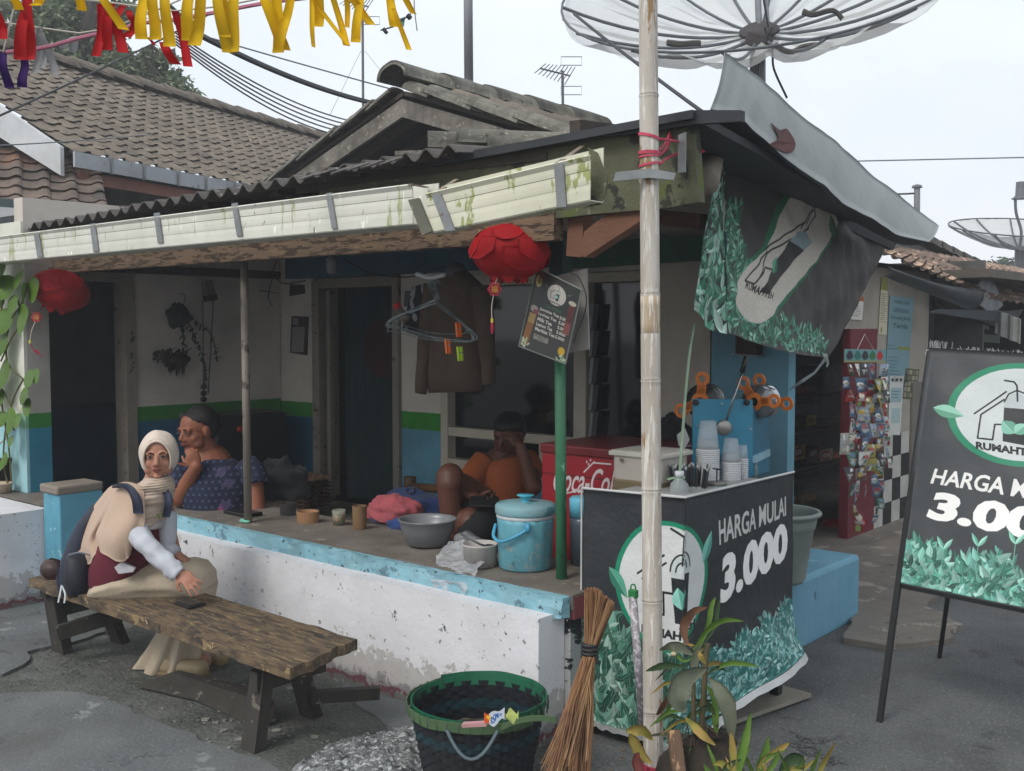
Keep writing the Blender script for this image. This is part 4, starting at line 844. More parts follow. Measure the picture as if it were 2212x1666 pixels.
T('HARGA MULAI', [(1553, 1193), (1701, 1136), (1699, 1084), (1551, 1133)], bold=.022, shear=.12, col='c4c4c1')
T('3.000', [(1555, 1340), (1702, 1252), (1700, 1150), (1556, 1222)], bold=.05, shear=.08, col='efefec')
cv.grain(.035)
IM = cv.image('cart_banner')
BAN = M('cart_banner_print', 'ffffff', r=.45, bump=.35, bs=4, bd=.05, dirt=.06, img=IM)
BACKM = M('banner_back', 'b9bab8', 'a2a3a1', r=.8, s=8, bump=.2)
botL = lambda x: lerp(.075, .055, x/W1)+.010*mnoise.noise(V(x*40, 0, 0))
def fL(u, v):
    x = lerp(CX0, CX1, u); z = lerp(botL(x-CX0), CZ-.004+.012*u, v); return V(x, CYF - .012*math.sin(u*9+v*3)*(1-v)*.8 + .010*mnoise.noise(V(x*6, 0, z*5)), z)
build(MB().grid(fL, 30, 40, th=.0015, uvf=lambda u, v, p: cv.uv(p.x-CX0, p.z)), 'banner_front', BAN, ct, smooth=True)
def fR(u, v):
    y = lerp(CYF, CYB+.0, u); zb = lerp(.10, .30, u**.8)+.008*mnoise.noise(V(u*30, 1, 0)); zb = zb - .26*max(0, u-.2)*0
    z = lerp(.085 + .14*u, CZ+.012, v); fl = max(0, 1-v/.45); 
    X = CX1 + .045*fl**1.3*min(1, u*2) + .028*math.sin((y*7+z*9))*fl*min(1, u*4) + .008*mnoise.noise(V(y*5, 3, z*4)); yy = y + .01*fl**2*u
    return V(X, yy, z)
build(MB().grid(fR, 50, 50, th=.0015, uvf=lambda u, v, p: cv.uv(W1+lerp(0, CYB-CYF, u), lerp(.02, CZ+.012, v))), 'banner_side', BAN, ct, smooth=True)
build(MB().grid(lambda u, v: fR(u, 0)+V(.004, 0, -.0)+V(.012*v, .004*v, -.028*v*(1+.5*mnoise.noise(V(u*12, 0, 0)))), 50, 3, th=.001), 'banner_hem', M('white_hem', 'c9cbcc', 'b5b7b8', r=.7, s=20, bump=.3), ct)
build(MB().grid(lambda u, v: fL(u, 0)+V(0, -.006*v, -.02*v*(1+.4*mnoise.noise(V(u*16, 0, 0)))), 40, 2, th=.001), 'banner_hem', M('grey_hem', '8c8f8f', '6c6f6f', r=.7, s=20, bump=.3), ct)
build(MB().tube([V(CX0, CYF, CZ), V(CX1+.004, CYF-.004, CZ+.014), V(CX1, CYB, CZ+.012)], .005, 6), 'banner_cord', M('white_cord', 'c8cac9', r=.7), ct)
build(MB().tube([V(CX0-.004, CYF-.004, CZ), V(CX0-.004, CYF-.004, .5), V(CX0, CYF, .1)], .0035, 6), 'banner_cord', M('white_cord', 'c8cac9', r=.7), ct)

# ---------------------------------------------------------------- upper banner hung from the verge
UX = .30
def uvU(x, y): p = PX(x, y, UX); return (p.y, p.z)
corn = [uvU(1563, 716), uvU(1795, 772), uvU(1928, 520), uvU(1572, 306)]
ys = [c[0] for c in corn]; zs = [c[1] for c in corn]
cu = Canvas(min(ys)-.05, min(zs)-.05, max(ys)+.05, max(zs)+.05, 1100, '403d3b')
P_ = lambda *a: [uvU(x, y) for x, y in a]
ring = curve([V(*q, 0) for q in P_((1715, 395), (1680, 450), (1652, 535), (1600, 572), (1576, 640), (1588, 684), (1626, 700), (1664, 688), (1716, 630), (1762, 570), (1798, 515), (1818, 475), (1822, 445))], 6)
cu.poly([(p.x+.0, p.y) for p in ring], '1d6b4a')
def tp_(n, xr, yr, cols, seed, size):
    r = random.Random(seed)
    for k in range(n):
        t = r.random(); x = lerp(*xr, t); y = yr(t, r.random()); a, b = uvU(x, y); c = r.choice(cols); kk = r.uniform(.4, 1.15); cc = [min(1, q*kk) for q in lin(c)]
        cu.leaf(a, b, size*r.uniform(.6, 1.4), size*r.uniform(.2, .4), r.uniform(.2, 3.4), tuple(cc), tuple(q*.78 for q in cc))
GC = ['4f9c80', '7fc4a8', '2f7a5c', 'a2d8c2', '3c8a6a', '256a50']
tp_(240, (1565, 1620), lambda t, q: lerp(lerp(470, 560, t), 700, q), GC, 2, .05)
tp_(140, (1568, 1600), lambda t, q: lerp(440, 560, q), GC, 8, .045)
tp_(420, (1575, 1790), lambda t, q: lerp(lerp(640, 725, t), lerp(722, 768, t), q), GC, 3, .05)
in_ = curve([V(*q, 0) for q in P_((1730, 402), (1692, 455), (1664, 535), (1610, 580), (1583, 640), (1593, 674), (1625, 692), (1660, 682), (1712, 625), (1757, 570), (1793, 515), (1813, 480), (1812, 442))], 6)
cu.poly([(p.x, p.y) for p in in_], 'cdc6bb')
L_ = lambda pts, w, c='24211f': cu.line(P_(*pts), w, c)
L_([(1658, 541), (1700, 510), (1738, 487)], .009); L_([(1636, 608), (1663, 548), (1700, 527), (1745, 500)], .009); L_([(1610, 606), (1632, 612)], .009); L_([(1609, 605), (1663, 545)], .009)
L_([(1632, 612), (1655, 578), (1672, 583)], .009)
cu.poly(P_((1643, 628), (1660, 634), (1712, 572), (1735, 545), (1707, 524), (1670, 585)), '2b2a2a'); cu.poly(P_((1707, 524), (1735, 545), (1750, 530), (1738, 505), (1722, 506)), '8ba0a6')
L_([(1748, 395), (1754, 412), (1752, 432)], .012); L_([(1752, 432), (1757, 450), (1740, 492)], .008); L_([(1730, 500), (1746, 470), (1757, 462)], .007); L_([(1738, 506), (1760, 475), (1756, 455)], .008)
cu.text('RUMAHTEH', [uvU(*q) for q in [(1609, 622), (1671, 645), (1676, 632), (1613, 604)]], '1b1a19', bold=.03)
a_ = uvU(1672, 590); cu.leaf(*a_, .09, .05, .9, '5fae8c', '3c8266')
cu.leaf(*uvU(1800, 520), .12, .07, 2.0, '3f7a55', '2c6044')
cu.grain(.06); IU = cu.image('upper_banner')
ub = thing('hanging_banner', 'sagging banner with a pale cup emblem and green leaves hung under the metal verge', 'banner', PX(1680, 770, UX))
A4 = [PX(1563, 716, UX), PX(1795, 772, UX), PX(1928, 520, UX), PX(1572, 306, UX)]
def fU(u, v):
    p = lerp(lerp(A4[0], A4[1], u), lerp(A4[3], A4[2], u), v)
    bow = .05*math.sin(math.pi*u)*(1-v)
    f = .03*math.sin(10*(u-.15*v)+2)*max(0, u-.5)*(1.3-v) + .008*math.sin((u+v)*6) + .012*mnoise.noise(V(u*6, v*6, 0)) + .010*mnoise.noise(V(u*14+v*8, v*5, 2))
    return p + V(f, 0, -.025*math.sin(math.pi*u)*(1-v)**2 + .02*math.sin(math.pi*u)*v)
def fUuv(u, v, p): q = lerp(lerp(A4[0], A4[1], u), lerp(A4[3], A4[2], u), v); return cu.uv(q.y, q.z)
build(MB().grid(fU, 60, 50, th=.0015, uvf=fUuv), 'banner_cloth', M('upper_banner_print', 'ffffff', r=.6, bump=.4, bs=5, bd=.04, dirt=.08, img=IU), ub, smooth=True)
# left folded strip of the same banner
cf = Canvas(0, 0, .3, 1.1, 300, '26302c'); r = random.Random(5)
for k in range(260):
    y = r.uniform(-.05, .80) if k > 30 else r.uniform(.7, .95); c = r.choice(GC+['bfe6d6', 'cfeee2']); kk = r.uniform(.4, 1.15); cc = [min(1, q*kk) for q in lin(c)]
    cf.leaf(r.uniform(-.05, .3), y, r.uniform(.06, .16), r.uniform(.02, .05), r.uniform(.5, 2.6), tuple(cc), tuple(q*.75 for q in cc))
cf.grain(.04)
S4 = [PY(1500, 668, .52), PX(1561, 722, UX), PX(1570, 308, UX), PY(1558, 318, .55)]
def fS(u, v):
    a = lerp(S4[0], S4[3], v); b = lerp(S4[1], S4[2], v); p = lerp(a, b, u); return p + V(.02*math.sin(u*7)*(1-v)+.01*mnoise.noise(p*6), -.02*math.sin(u*5+v*4), -.08*math.sin(u*1.6)*(1-v)*.6*(1-u)+.0)
build(MB().grid(fS, 20, 40, th=.0015), 'folded_edge', M('folded_banner_print', 'ffffff', r=.5, bump=.4, bs=5, bd=.04, dirt=.05, img=cf.image('folded_strip')), ub, smooth=True)
build(MB().tube([PX(1783, 775, UX), PX(1760, 805, .25), PX(1735, 822, .2), PX(1706, 842, .10)], [.008, .006, .009, .004], 6), 'tie_cord', M('pale_plastic_tie', '8f9ca0', 'a9b4b6', r=.5, s=30), ub)
build(MB().tube([PX(1783, 768, UX), PX(1788, 785, UX-.02), PX(1786, 793, UX-.02)], [.012, .008, .003], 6), 'tie_knot', M('white_knot', 'c2c8c8', r=.6), ub)
for x, y in [(1692, 352), (1838, 441), (1870, 464)]: build(MB().box(PX(x, y, UX+.03), (.012, .03, .02)), 'clip', M('white_clip', 'cfd3d3', r=.5), ub)
m = MB(); A, B = PD(1554, 318, 4.25), PD(1524, 398, 4.1)
m.tube([lerp(A, B, t) for t in (0, .5, 1)], [.025, .04, .052], 14); tag(build(m, 'rolled_sheet', M('cream_roll', 'aea698', '958d80', r=.8, s=6, bump=.2), smooth=True), 'rolled cream paper sheet tucked beside the hanging banner', 'paper roll')

# ---------------------------------------------------------------- easel sign
O_ = V(.896, 1.005, 0); N_ = V(0, -1, .27)
es = thing('easel_sign', 'tall easel sign with a printed dark banner showing a cup emblem and the price', 'sign', O_)
BLm, TLm = PN(1942, 1258, O_, N_), PN(2008, 752, O_, N_); dx = V(1, .0, 0); ex = (PN(2212, 1312, O_, N_)-BLm).normalized(); ey = (TLm-BLm).normalized()
nrm = ex.cross(ey).normalized(); WS = .80; HS = (TLm-BLm).length
def loc2(x, y): p = PN(x, y, O_, N_)-BLm; a, b, c_ = ex.dot(ey), p.dot(ex), p.dot(ey); k = 1-a*a; return ((b-a*c_)/k, (c_-a*b)/k)
cs = Canvas(0, 0, WS, HS, 1100, '3b3f43')
c0 = loc2(2200, 895); c1 = loc2(2046, 895); rX = c0[0]-c1[0]; rY = abs(loc2(2200, 1008)[1]-loc2(2200, 783)[1])/2
cs.oval(c0[0], c0[1], rX, rY, '18805f'); cs.oval(c0[0], c0[1], rX*.89, rY*.89, 'c4cbcc')
LP = lambda pts: [loc2(*p) for p in pts]
cs.line(LP([(2105, 894), (2173, 846)]), .007, K); cs.line(LP([(2112, 947), (2119, 896), (2168, 863)]), .007, K); cs.line(LP([(2112, 947), (2144, 950), (2149, 917), (2167, 917)]), .007, K)
cs.poly(LP([(2168, 880), (2222, 884), (2212, 962), (2165, 953)]), '272c2f'); cs.poly(LP([(2166, 880), (2224, 884), (2220, 862), (2200, 848), (2180, 852)]), 'b4bcbe')
cs.line(LP([(2169, 868), (2178, 851), (2196, 843), (2214, 850), (2222, 866)]), .006, K); cs.line(LP([(2197, 866), (2196, 833), (2190, 825), (2170, 822)]), .007, K)
cs.leaf(*loc2(2190, 936), .07, .06, 2.4, '7db9a4', '5f9c88'); cs.leaf(*loc2(2191, 936), .06, .05, .8, '8ec6b2', '6ba893')
cs.text('RUMAHTEH', LP([(2108, 970), (2250, 990), (2250, 972), (2108, 954)]), K, bold=.05)
cs.leaf(*loc2(2018, 882), .13, .055, -.18, '8fc7b0', '5c9a80')
cs.text('HARGA MULAI', LP([(2010, 1045), (2330, 1095), (2330, 1052), (2016, 1012)]), 'e3e3e1', bold=.022, shear=.15)
cs.text('3.000', LP([(2000, 1120), (2330, 1190), (2330, 1110), (2012, 1060)]), 'f0f0ee', bold=.05, shear=.1)
tea(cs, -.02, WS+.02, lambda x: .19+.03*math.sin(x*22), 0, 1000, TEAL, 12, .05, base='1f5146')
for (px, py) in [(2115, 1165), (2195, 1160), (2040, 1172)]:
    a_ = loc2(px, py); cs.leaf(a_[0], a_[1]-.03, .06, .018, 1.0, 'a9dccb', '74b5a1'); cs.leaf(a_[0], a_[1]-.03, .06, .018, 2.1, '8fcdb9', '5fa891'); cs.line([(a_[0], a_[1]-.12), (a_[0], a_[1]-.03)], .003, '6cae99')
cs.grain(.03)
def fE(u, v): return BLm + ex*(WS*u) + ey*(HS*v) + nrm*(.010*math.sin(u*5+v*2)*v + .008*mnoise.noise(V(u*5, v*6, 4)))
build(MB().grid(fE, 40, 50, th=.0015, uvf=lambda u, v, p: cs.uv(WS*u, HS*v)), 'banner_cloth', M('easel_print', 'ffffff', r=.5, bump=.2, bs=4, bd=.03, dirt=.05, img=cs.image('easel_banner')), es, smooth=True)
BLK = M('black_metal_bar', '1b1d1f', '121416', r=.5, bump=.05)
LP0 = PN(1900, 1560, O_, N_)
build(MB().bar(LP0, TLm - nrm*.012, .022, .022), 'leg', BLK, es); build(MB().bar(LP0+ex*WS*.98+ey*0, TLm-nrm*.012+ex*WS*.98, .022, .022), 'leg', BLK, es)
build(MB().bar(PZ(2029, 1421, 0), TLm - nrm*.06 + ex*.2, .018, .018), 'back_leg', BLK, es); build(MB().bar(PZ(2029, 1421, 0)+ex*.5, TLm - nrm*.06 + ex*.6, .018, .018), 'back_leg', BLK, es)
build(MB().bar(BLm-nrm*.012-ey*.012, BLm+ex*WS-nrm*.012-ey*.012, .018, .018), 'rail', BLK, es); build(MB().bar(TLm-nrm*.02, TLm+ex*WS-nrm*.02, .018, .018), 'rail', BLK, es)
m = MB(); rr = random.Random(6)
for k in range(110):
    u = rr.random()**1.5; p = TLm + ex*(WS*u); q = p + V(rr.uniform(-.008, .008), rr.uniform(-.01, .01), rr.uniform(.004, .016)+(.02 if u < .12 else 0)); m.tube([p, q], .0012, 3)
m.tube([TLm+ex*.02, TLm+V(-.012, 0, -.01), TLm+V(-.016, 0, -.03), TLm+V(-.006, 0, -.035)], .003, 5)
tag(build(m, 'frayed_edge', M('frayed_white', 'b9bcbc', r=.9, bump=0), es), kind='stuff')
# ================================================================ bench
BT = .40
bw = M('worn_bench_top', '75624a', '42382f', r=.8, s=7, ct=.12, bump=.7, bs=50, bd=.012, sc=(1.2, 7, 3), chips=[('8f7a58', .64, 9, (1, 6, 1)), ('2c2723', .65, 6, (1, 4, 1)), ('b09a72', .665, 22, (1, 6, 1))])
bd_ = M('dark_bench_wood', '3b3731', '2c2a27', r=.85, s=6, bump=.6, bs=40, sc=(2, 2, .7), chips=[('6c665c', .66, 14)])
bn = thing('bench', 'long worn plank bench with dark splayed legs in front of the low wall', 'bench', (-1.68, -.69, 0))
fa, fb, fc, fd = PZ(62, 1250, BT), PZ(618, 1442, BT), PZ(765, 1379, BT), V(-2.76, -.47, BT)
def ftop(u, v):
    p = lerp(lerp(fa, fb, u), lerp(fd, fc, u), v)
    p = p + V(0, .014*mnoise.noise(V(u*14, v*2, 0))*(1 if v < .1 or v > .9 else 0), .003*mnoise.noise(V(u*30, v*14, 5)))
    if u == 0: p.x += .03*mnoise.noise(V(v*6, 1, 1))
    if u == 1: p.x += .035*mnoise.noise(V(v*5, 2, 7))+.02
    return p
build(MB().grid(ftop, 90, 14, th=.042), 'seat_plank', bw, bn)
def leg(bx, by, tx, ty, w=.085, d=.05, par=bn): return build(MB().bar(V(bx, by, 0), V(tx, ty, BT-.04), w, d, up=V(0, 1, 0)).jit(.004, int(bx*100) % 7), 'leg', bd_, par)
g1, g2, g3, g4 = PZ(545, 1622), PZ(675, 1548), PZ(135, 1410), PZ(262, 1388)
leg(g1.x, g1.y, g1.x-.01, -.80); leg(g2.x+.0, g2.y, g2.x+.0, -.60); leg(g3.x, g3.y, g3.x+.0, -.80, .11); leg(g4.x, g4.y, g4.x, -.60, .09)
build(MB().bar(V(g3.x+.02, -.80, .23), V(g3.x+.10, -.42, .27), .04, .07), 'brace', bd_, bn); build(MB().bar(V(g3.x+.18, -.86, .16), V(g3.x+.35, -.45, .25), .035, .07), 'brace', bd_, bn)
build(MB().bar(V(g1.x, -.86, .27), V(g1.x, -.52, .27), .05, .08), 'cross_bar', bd_, bn); build(MB().bar(V(g3.x, -.84, .345), V(g3.x, -.52, .345), .06, .09), 'cross_bar', bd_, bn)
build(MB().bar(V(g1.x-.03, -.55, .12), V(g1.x+.10, -.30, .10), .04, .05), 'cross_bar', bd_, bn)
p0, p1, p2, p3 = PZ(293, 1484, .03), PZ(380, 1448, .09), PZ(575, 1505, .12), PZ(560, 1570, .0)
build(MB().poly([PZ(290, 1482, .02), PZ(372, 1452, .08), PZ(560, 1498, .10), PZ(575, 1520, .10), PZ(555, 1572, .0), PZ(545, 1568, .0), PZ(420, 1512, .02)], (.01, .03, .004)).jit(.002), 'foot_plank', bd_, bn)
build(MB().bar(PZ(560, 1535, .06)+V(-.03, -.02, 0), PZ(560, 1535, .06)+V(.05, .02, 0), .06, .08), 'stretcher_end', M('weathered_peg', '6b625a', '554d46', r=.85, s=8, bump=.4), bn)
# phone on the bench
ph = thing('smartphone', 'black smartphone in a chunky case lying on the bench plank', 'phone', PZ(408, 1302, BT+.002))
pc = [PZ(375, 1300, BT+.014), PZ(408, 1312, BT+.014), PZ(446, 1302, BT+.014), PZ(398, 1288, BT+.014)]
build(MB().poly(pc, (0, 0, -.012)), 'case', M('black_case', '17191c', '101214', r=.35, bump=0), ph, bev=.004)
cc_ = sum(pc, V(0, 0, 0))/4; build(MB().poly([lerp(cc_, p, .82)+V(0, 0, .0015) for p in pc], (0, 0, -.001)), 'screen', M('phone_glass', '1d1a1e', r=.08, bump=0, dirt=0), ph)
build(MB().tube(curve([PD(133, 1265, 4.98), PD(130, 1282, 4.93), PD(126, 1302, 4.92)], 5), .004, 5).tube(curve([PD(134, 1266, 4.98), PD(141, 1284, 4.93), PD(139, 1303, 4.92)], 5), .004, 5), 'tie_cord', M('white_tape', 'cfd6d8', r=.6), bn)

# ================================================================ things on the ledge
LT = LZ+.006
def on(x, y): return PZ(x, y, LT)
def lathe_thing(name, label, cat, c, prof, mat, n=40, grp=None, smooth=True, closed=True, **k):
    return tag(build(MB().lathe(prof, c, n, closed=closed), name, mat, smooth=smooth, loc=c), label, cat, grp)
px2m = lambda px, p: px/FPX*(p-CAM).dot(FW)
# grey basin
c = on(924, 1178); s = px2m(64, c)
lathe_thing('basin', 'grey plastic basin standing on the dark ledge top', 'basin', c+V(0, 0, 0), [(.001, .004), (s*.62, .004), (s*.70, .012), (s*.90, .085), (s*.94, .118), (s, .126), (s, .131), (s*.93, .130), (s*.88, .11), (s*.66, .016), (.001, .012)], M('grey_plastic', '7d7f82', '6f7174', r=.35, s=4, bump=.05, metal=.15))
# white paint pail with bag and spoon
c = on(1037, 1222); s = px2m(39, c)
pt = thing('pail', 'stained white pail with a ladle in it, wrapped by a plastic bag', 'pail', c)
build(MB().lathe([(.001, .003), (s*.9, .003), (s*.97, .09), (s, .092), (s, .1), (s*.93, .1), (s*.9, .02), (.001, .015)], c, 36, closed=True), 'body', M('stained_white_plastic', 'b5b1ad', 'a09b96', r=.5, s=6, bump=.1, chips=[('7f7a74', .68, 20)]), pt, smooth=True)
build(MB().tube([c+V(-.07, -.05, .14), c+V(.0, .0, .095), c+V(.03, .02, .085)], .005, 8).ell(c+V(.035, .025, .085), (.03, .02, .012)), 'ladle', M('steel', '5c6064', r=.3, metal=.8, bump=0), pt, smooth=True)
# ice bucket
c = on(1135, 1225); s = px2m(63, c)
ib = thing('ice_bucket', 'blue ribbed ice bucket with a lid, white rim and swing handle', 'bucket', c)
IB = M('blue_bucket_plastic', '6faebb', '5a98a8', r=.5, s=9, bump=.2, bs=40, chips=[('8fa7a6', .62, 16), ('4d7f8c', .67, 6)])
h = px2m(118, c)
m = MB(); prof = [(.001, 0), (s*.86, 0), (s*.92, .01), (s*.97, h*.85), (s*.985, h*.93)]
m.lathe(prof, c, 56)
for i, v in enumerate(m.v):
    a = math.atan2(v.y-c.y, v.x-c.x); v2 = Vector((v.x-c.x, v.y-c.y, 0)); k = 1 - (.03 if (i % 56) % 4 == 0 else 0)*(.1 < (v.z-c.z)/h < 9); m.v[i] = Vector((c.x+v2.x*k, c.y+v2.y*k, v.z))
build(m, 'body', IB, ib, smooth=True)
build(MB().lathe([(s*.98, h*.93), (s*1.0, h*.94), (s*1.0, h*1.0), (s*.96, h*1.01), (s*.9, h*.93)], c, 48, closed=True), 'white_rim', M('white_rim_plastic', 'c6ccce', r=.5), ib, smooth=True)
build(MB().lathe([(.001, h*1.01), (s*1.02, h*1.0), (s*1.04, h*1.02), (s*1.04, h*1.14), (s*.98, h*1.18), (.03, h*1.21), (.001, h*1.21)], c, 48, closed=True), 'lid', M('dusty_blue_lid', '6fa3ad', '7f9ba0', r=.6, s=8, chips=[('52858f', .6, 10)]), ib, smooth=True)
build(MB().lathe([(.02, h*1.2), (.018, h*1.25), (.03, h*1.31), (.038, h*1.32), (.038, h*1.335), (.001, h*1.33)], c, 24, closed=True), 'knob', M('cyan_knob', '4fb4cc', r=.35, bump=0), ib, smooth=True)
pL, pR = c - RT*(s*1.0) + V(0, 0, h*.80), c + RT*(s*.25) - FH*(s*1.0) + V(0, 0, h*.80)
hd = curve([c-RT*s*1.02-FH*s*.1+V(0, 0, h*.80), c-RT*s*1.08-FH*s*.5+V(0, 0, h*.62), c-RT*s*.80-FH*s*.85+V(0, 0, h*.56), c-RT*s*.25-FH*s*1.06+V(0, 0, h*.70), c+RT*s*.12-FH*s*1.04+V(0, 0, h*.83)], 6)
build(MB().tube(hd, .0075, 8), 'handle', M('cyan_handle', '4b9fc0', r=.4, bump=0), ib, smooth=True)
build(MB().lathe([(.001, 0), (.022, 0), (.022, .014), (.012, .02), (.001, .02)], hd[-1], 20, rot=Matrix.Rotation(D2R(90), 3, 'X') @ Matrix.Rotation(D2R(-40), 3, 'Y'), closed=True), 'handle_pivot', M('cyan_handle', '4b9fc0'), ib, smooth=True)
# water jar with blue top behind green post
c = on(1243, 1222); s = px2m(26, c)
jr = thing('drink_dispenser', 'murky drink dispenser with a light blue collar behind the green post', 'dispenser', c+V(0, .05, 0))
c = c+V(0, .05, 0)
build(MB().lathe([(.001, 0), (s, 0), (s*1.05, .18), (s*1.05, .215)], c, 28), 'body', M('murky_plastic', '4f5b66', '46525c', r=.3, bump=0), jr, smooth=True)
build(MB().lathe([(s*1.1, .21), (s*1.1, .29), (s*.95, .30), (.001, .30)], c, 28), 'collar', M('light_blue_plastic', '63b3cc', r=.35, bump=0), jr, smooth=True)
# cardboard tape roll, glass, bamboo cup, clear jar, clothes peg
def cup(x, y, w, h_, name, label, cat, mat, hollow=True, extra=None, grp=None):
    c = on(x, y); s_ = px2m(w/2, c); H = px2m(h_, c); w_ = .12
    p = [(.001, 0), (s_*.92, 0), (s_, H), (s_*(1-w_), H), (s_*(.92-w_), .01), (.001, .01)] if hollow else [(.001, 0), (s_, 0), (s_, H), (.001, H)]
    o = tag(build(MB().lathe(p, c, 28, closed=True), name, mat, smooth=False, loc=c), label, cat, grp); return o, c, s_, H
o, c, s_, H = cup(665, 1128, 49, 24, 'tape_roll', 'light brown packing tape roll lying on the ledge', 'tape', M('kraft_tape', 'a57d5c', '95704f', r=.45, bump=.05))
cup(622, 1112, 36, 26, 'clear_jar', 'dim see-through plastic jar behind the tape roll', 'jar', M('dim_clear_jar', '4d4a49', '3f3d3c', r=.25, bump=0, alpha=.75))
t = thing('tea_glass', 'small glass of amber tea with a red flower print', 'glass', on(732, 1134)); c = on(732, 1134); s_ = px2m(15, c); H = px2m(33, c)
build(MB().lathe([(.001, 0), (s_*.85, 0), (s_, H), (s_*.93, H), (s_*.78, .006), (.001, .006)], c, 28, closed=True), 'glass', M('glass_cup', 'b8b8a8', r=.05, bump=0, alpha=.35, dirt=0), t, smooth=True)
build(MB().lathe([(.001, .006), (s_*.80, .006), (s_*.90, H*.68), (.001, H*.68)], c, 28), 'tea', M('amber_tea', '6e5a1c', '4b4a18', r=.2, s=30, bump=0), t, smooth=True)
build(MB().ell(c-FH*s_*.88+V(-.006, 0, H*.42), (.011, .003, .011), Matrix.Rotation(D2R(40), 3, 'Z')), 'flower_print', M('orange_print', 'd3431c', bump=0), t)
cup(777, 1142, 32, 50, 'bamboo_cup', 'bamboo cup with a dark rim beside the pink cloth', 'cup', M('bamboo_cup_skin', '7c6244', '6c5338', r=.6, s=6, chips=[('3a2c1e', .68, 12)]))
p = on(526, 1130); tag(build(MB().bar(p+V(-.03, 0, .008), p+V(.03, .01, .008), .012, .006).bar(p+V(-.03, .006, .016), p+V(.03, .016, .010), .012, .005), 'clothes_peg', M('mint_plastic', '86d6bd', r=.4, bump=0)), 'mint green clothes peg lying at the foot of the pipe post', 'clothes peg')
p = on(515, 1113); tag(build(MB().box(p+V(0, .03, .01), (.22, .11, .018)), 'black_tablet', M('black_case', '17191c'), bev=.004), 'flat black phone-like box on the ledge behind the pipe post', 'phone')
# clear plastic bag hanging over the ledge
def bag(u, v):
    a = lerp(PY(985, 1190, .10), PY(1050, 1195, .12), u) if v < .25 else None
    q0 = [(972, 1170), (945, 1210), (940, 1250), (925, 1300), (925, 1340)]; q1 = [(1010, 1165), (1050, 1215), (1020, 1260), (1000, 1320), (965, 1385)]
    i = v*4; k = min(int(i), 3); f = i-k; a = lerp(V(*q0[k], 0), V(*q0[k+1], 0), f); b = lerp(V(*q1[k], 0), V(*q1[k+1], 0), f); m_ = lerp(a, b, u)
    Y = [.22, .09, -.035, -.05, -.045][k]*(1-f)+[.22, .09, -.035, -.05, -.045][k+1]*f
    p = PY(m_.x, m_.y, Y); return p + V(0, .03*mnoise.noise(p*18)-.018, .01*mnoise.noise(p*30+V(5, 0, 0)))
tag(build(MB().grid(bag, 30, 60), 'plastic_bag', M('clear_film', 'dde1e6', 'b5b9be', r=.12, bump=1, bs=16, bd=.04, alpha=.5, dirt=0, spec=.8), smooth=True), 'crumpled clear plastic bag draped over the blue ledge edge', 'bag')
m = MB(); c = on(1000, 1195)+V(0, .04, .045); m.ell(c, (.085, .05, .05), n=30, m=20).nz(.03, 14, 2)
tag(build(m, 'plastic_bag', M('grey_film', '97999c', '85878a', r=.2, bump=.8, bs=25, bd=.02, alpha=.55, dirt=0), smooth=True), 'bunched grey see-through bag next to the white pail on the ledge', 'bag')
# coloured laundry heap
def heap(c, r_, name, label, mat, seed, cat='clothes'):
    m = MB(); m.ell(V(0, 0, 0), (1, 1, 1), n=48, m=32)
    for i, v in enumerate(m.v):
        d = v.normalized(); w = 1+.30*mnoise.noise(d*2.2+V(seed, 0, 0))+.14*(abs(mnoise.noise(d*5+V(seed, 3, 0))))+.05*mnoise.noise(d*12); p = Vector((d.x*r_[0], d.y*r_[1], d.z*r_[2]))*w; p.z = max(p.z, -.02); m.v[i] = c+p
    return tag(build(m, name, mat, smooth=True), label, cat)
cl = lambda n, c, c2: M(n, c, c2, r=.9, s=8, bump=.5, bs=30, bd=.01, sheen=.1)
heap(PZ(885, 1118, .56), (.28, .16, .14), 'blue_cloth', 'heap of dark blue clothes behind the pink cloth on the porch', cl('navy_cloth', '1e3566', '172a52'), 2)
heap(PZ(838, 1124, LT)+V(0, .05, .025), (.19, .12, .095), 'pink_cloth', 'crumpled salmon pink cloth on the ledge beside the bamboo cup', cl('salmon_cloth', 'a84f57', '93444c'), 5)
heap(PZ(872, 1140, LT), (.10, .06, .05), 'blue_cloth', 'small blue cloth with a white seam under the pink cloth', cl('blue_cloth_m', '1f3f7a', '18336a'), 8)
m = MB(); c = PZ(905, 1110, LT)
for k in range(4): m.tube(curve([c+V(-.06+.03*k, .02*k, .02), c+V(-.02, .03-.02*k, .06+.01*k), c+V(.05, .01*k, .02+.02*k), c+V(.09, -.02*k, .03)], 5), .0025, 5)
tag(build(m, 'white_cable', M('white_cable_m', 'a8a8a8', r=.5)), 'tangled thin white cable on the dark clothes', 'cable')
# bamboo bench arm behind the man's knee
t = thing('bamboo_rail', 'thick horizontal bamboo rail with a capped end by the light blue wall', 'rail', PZ(885, 1045, .6))
a, b = PY(880, 1052, 1.45), PY(948, 1056, 1.2); build(MB().tube([a, b, b+(b-a)*.5], .028, 14), 'rail', M('brown_bamboo', '76552f', '664826', r=.5, s=5), t, smooth=True)
build(MB().tube([PY(886, 1030, 1.44), PY(886, 1072, 1.44)], .040, 16), 'upright', M('brown_bamboo2', '6e5239', '5c4430', r=.6, s=5), t, smooth=True)
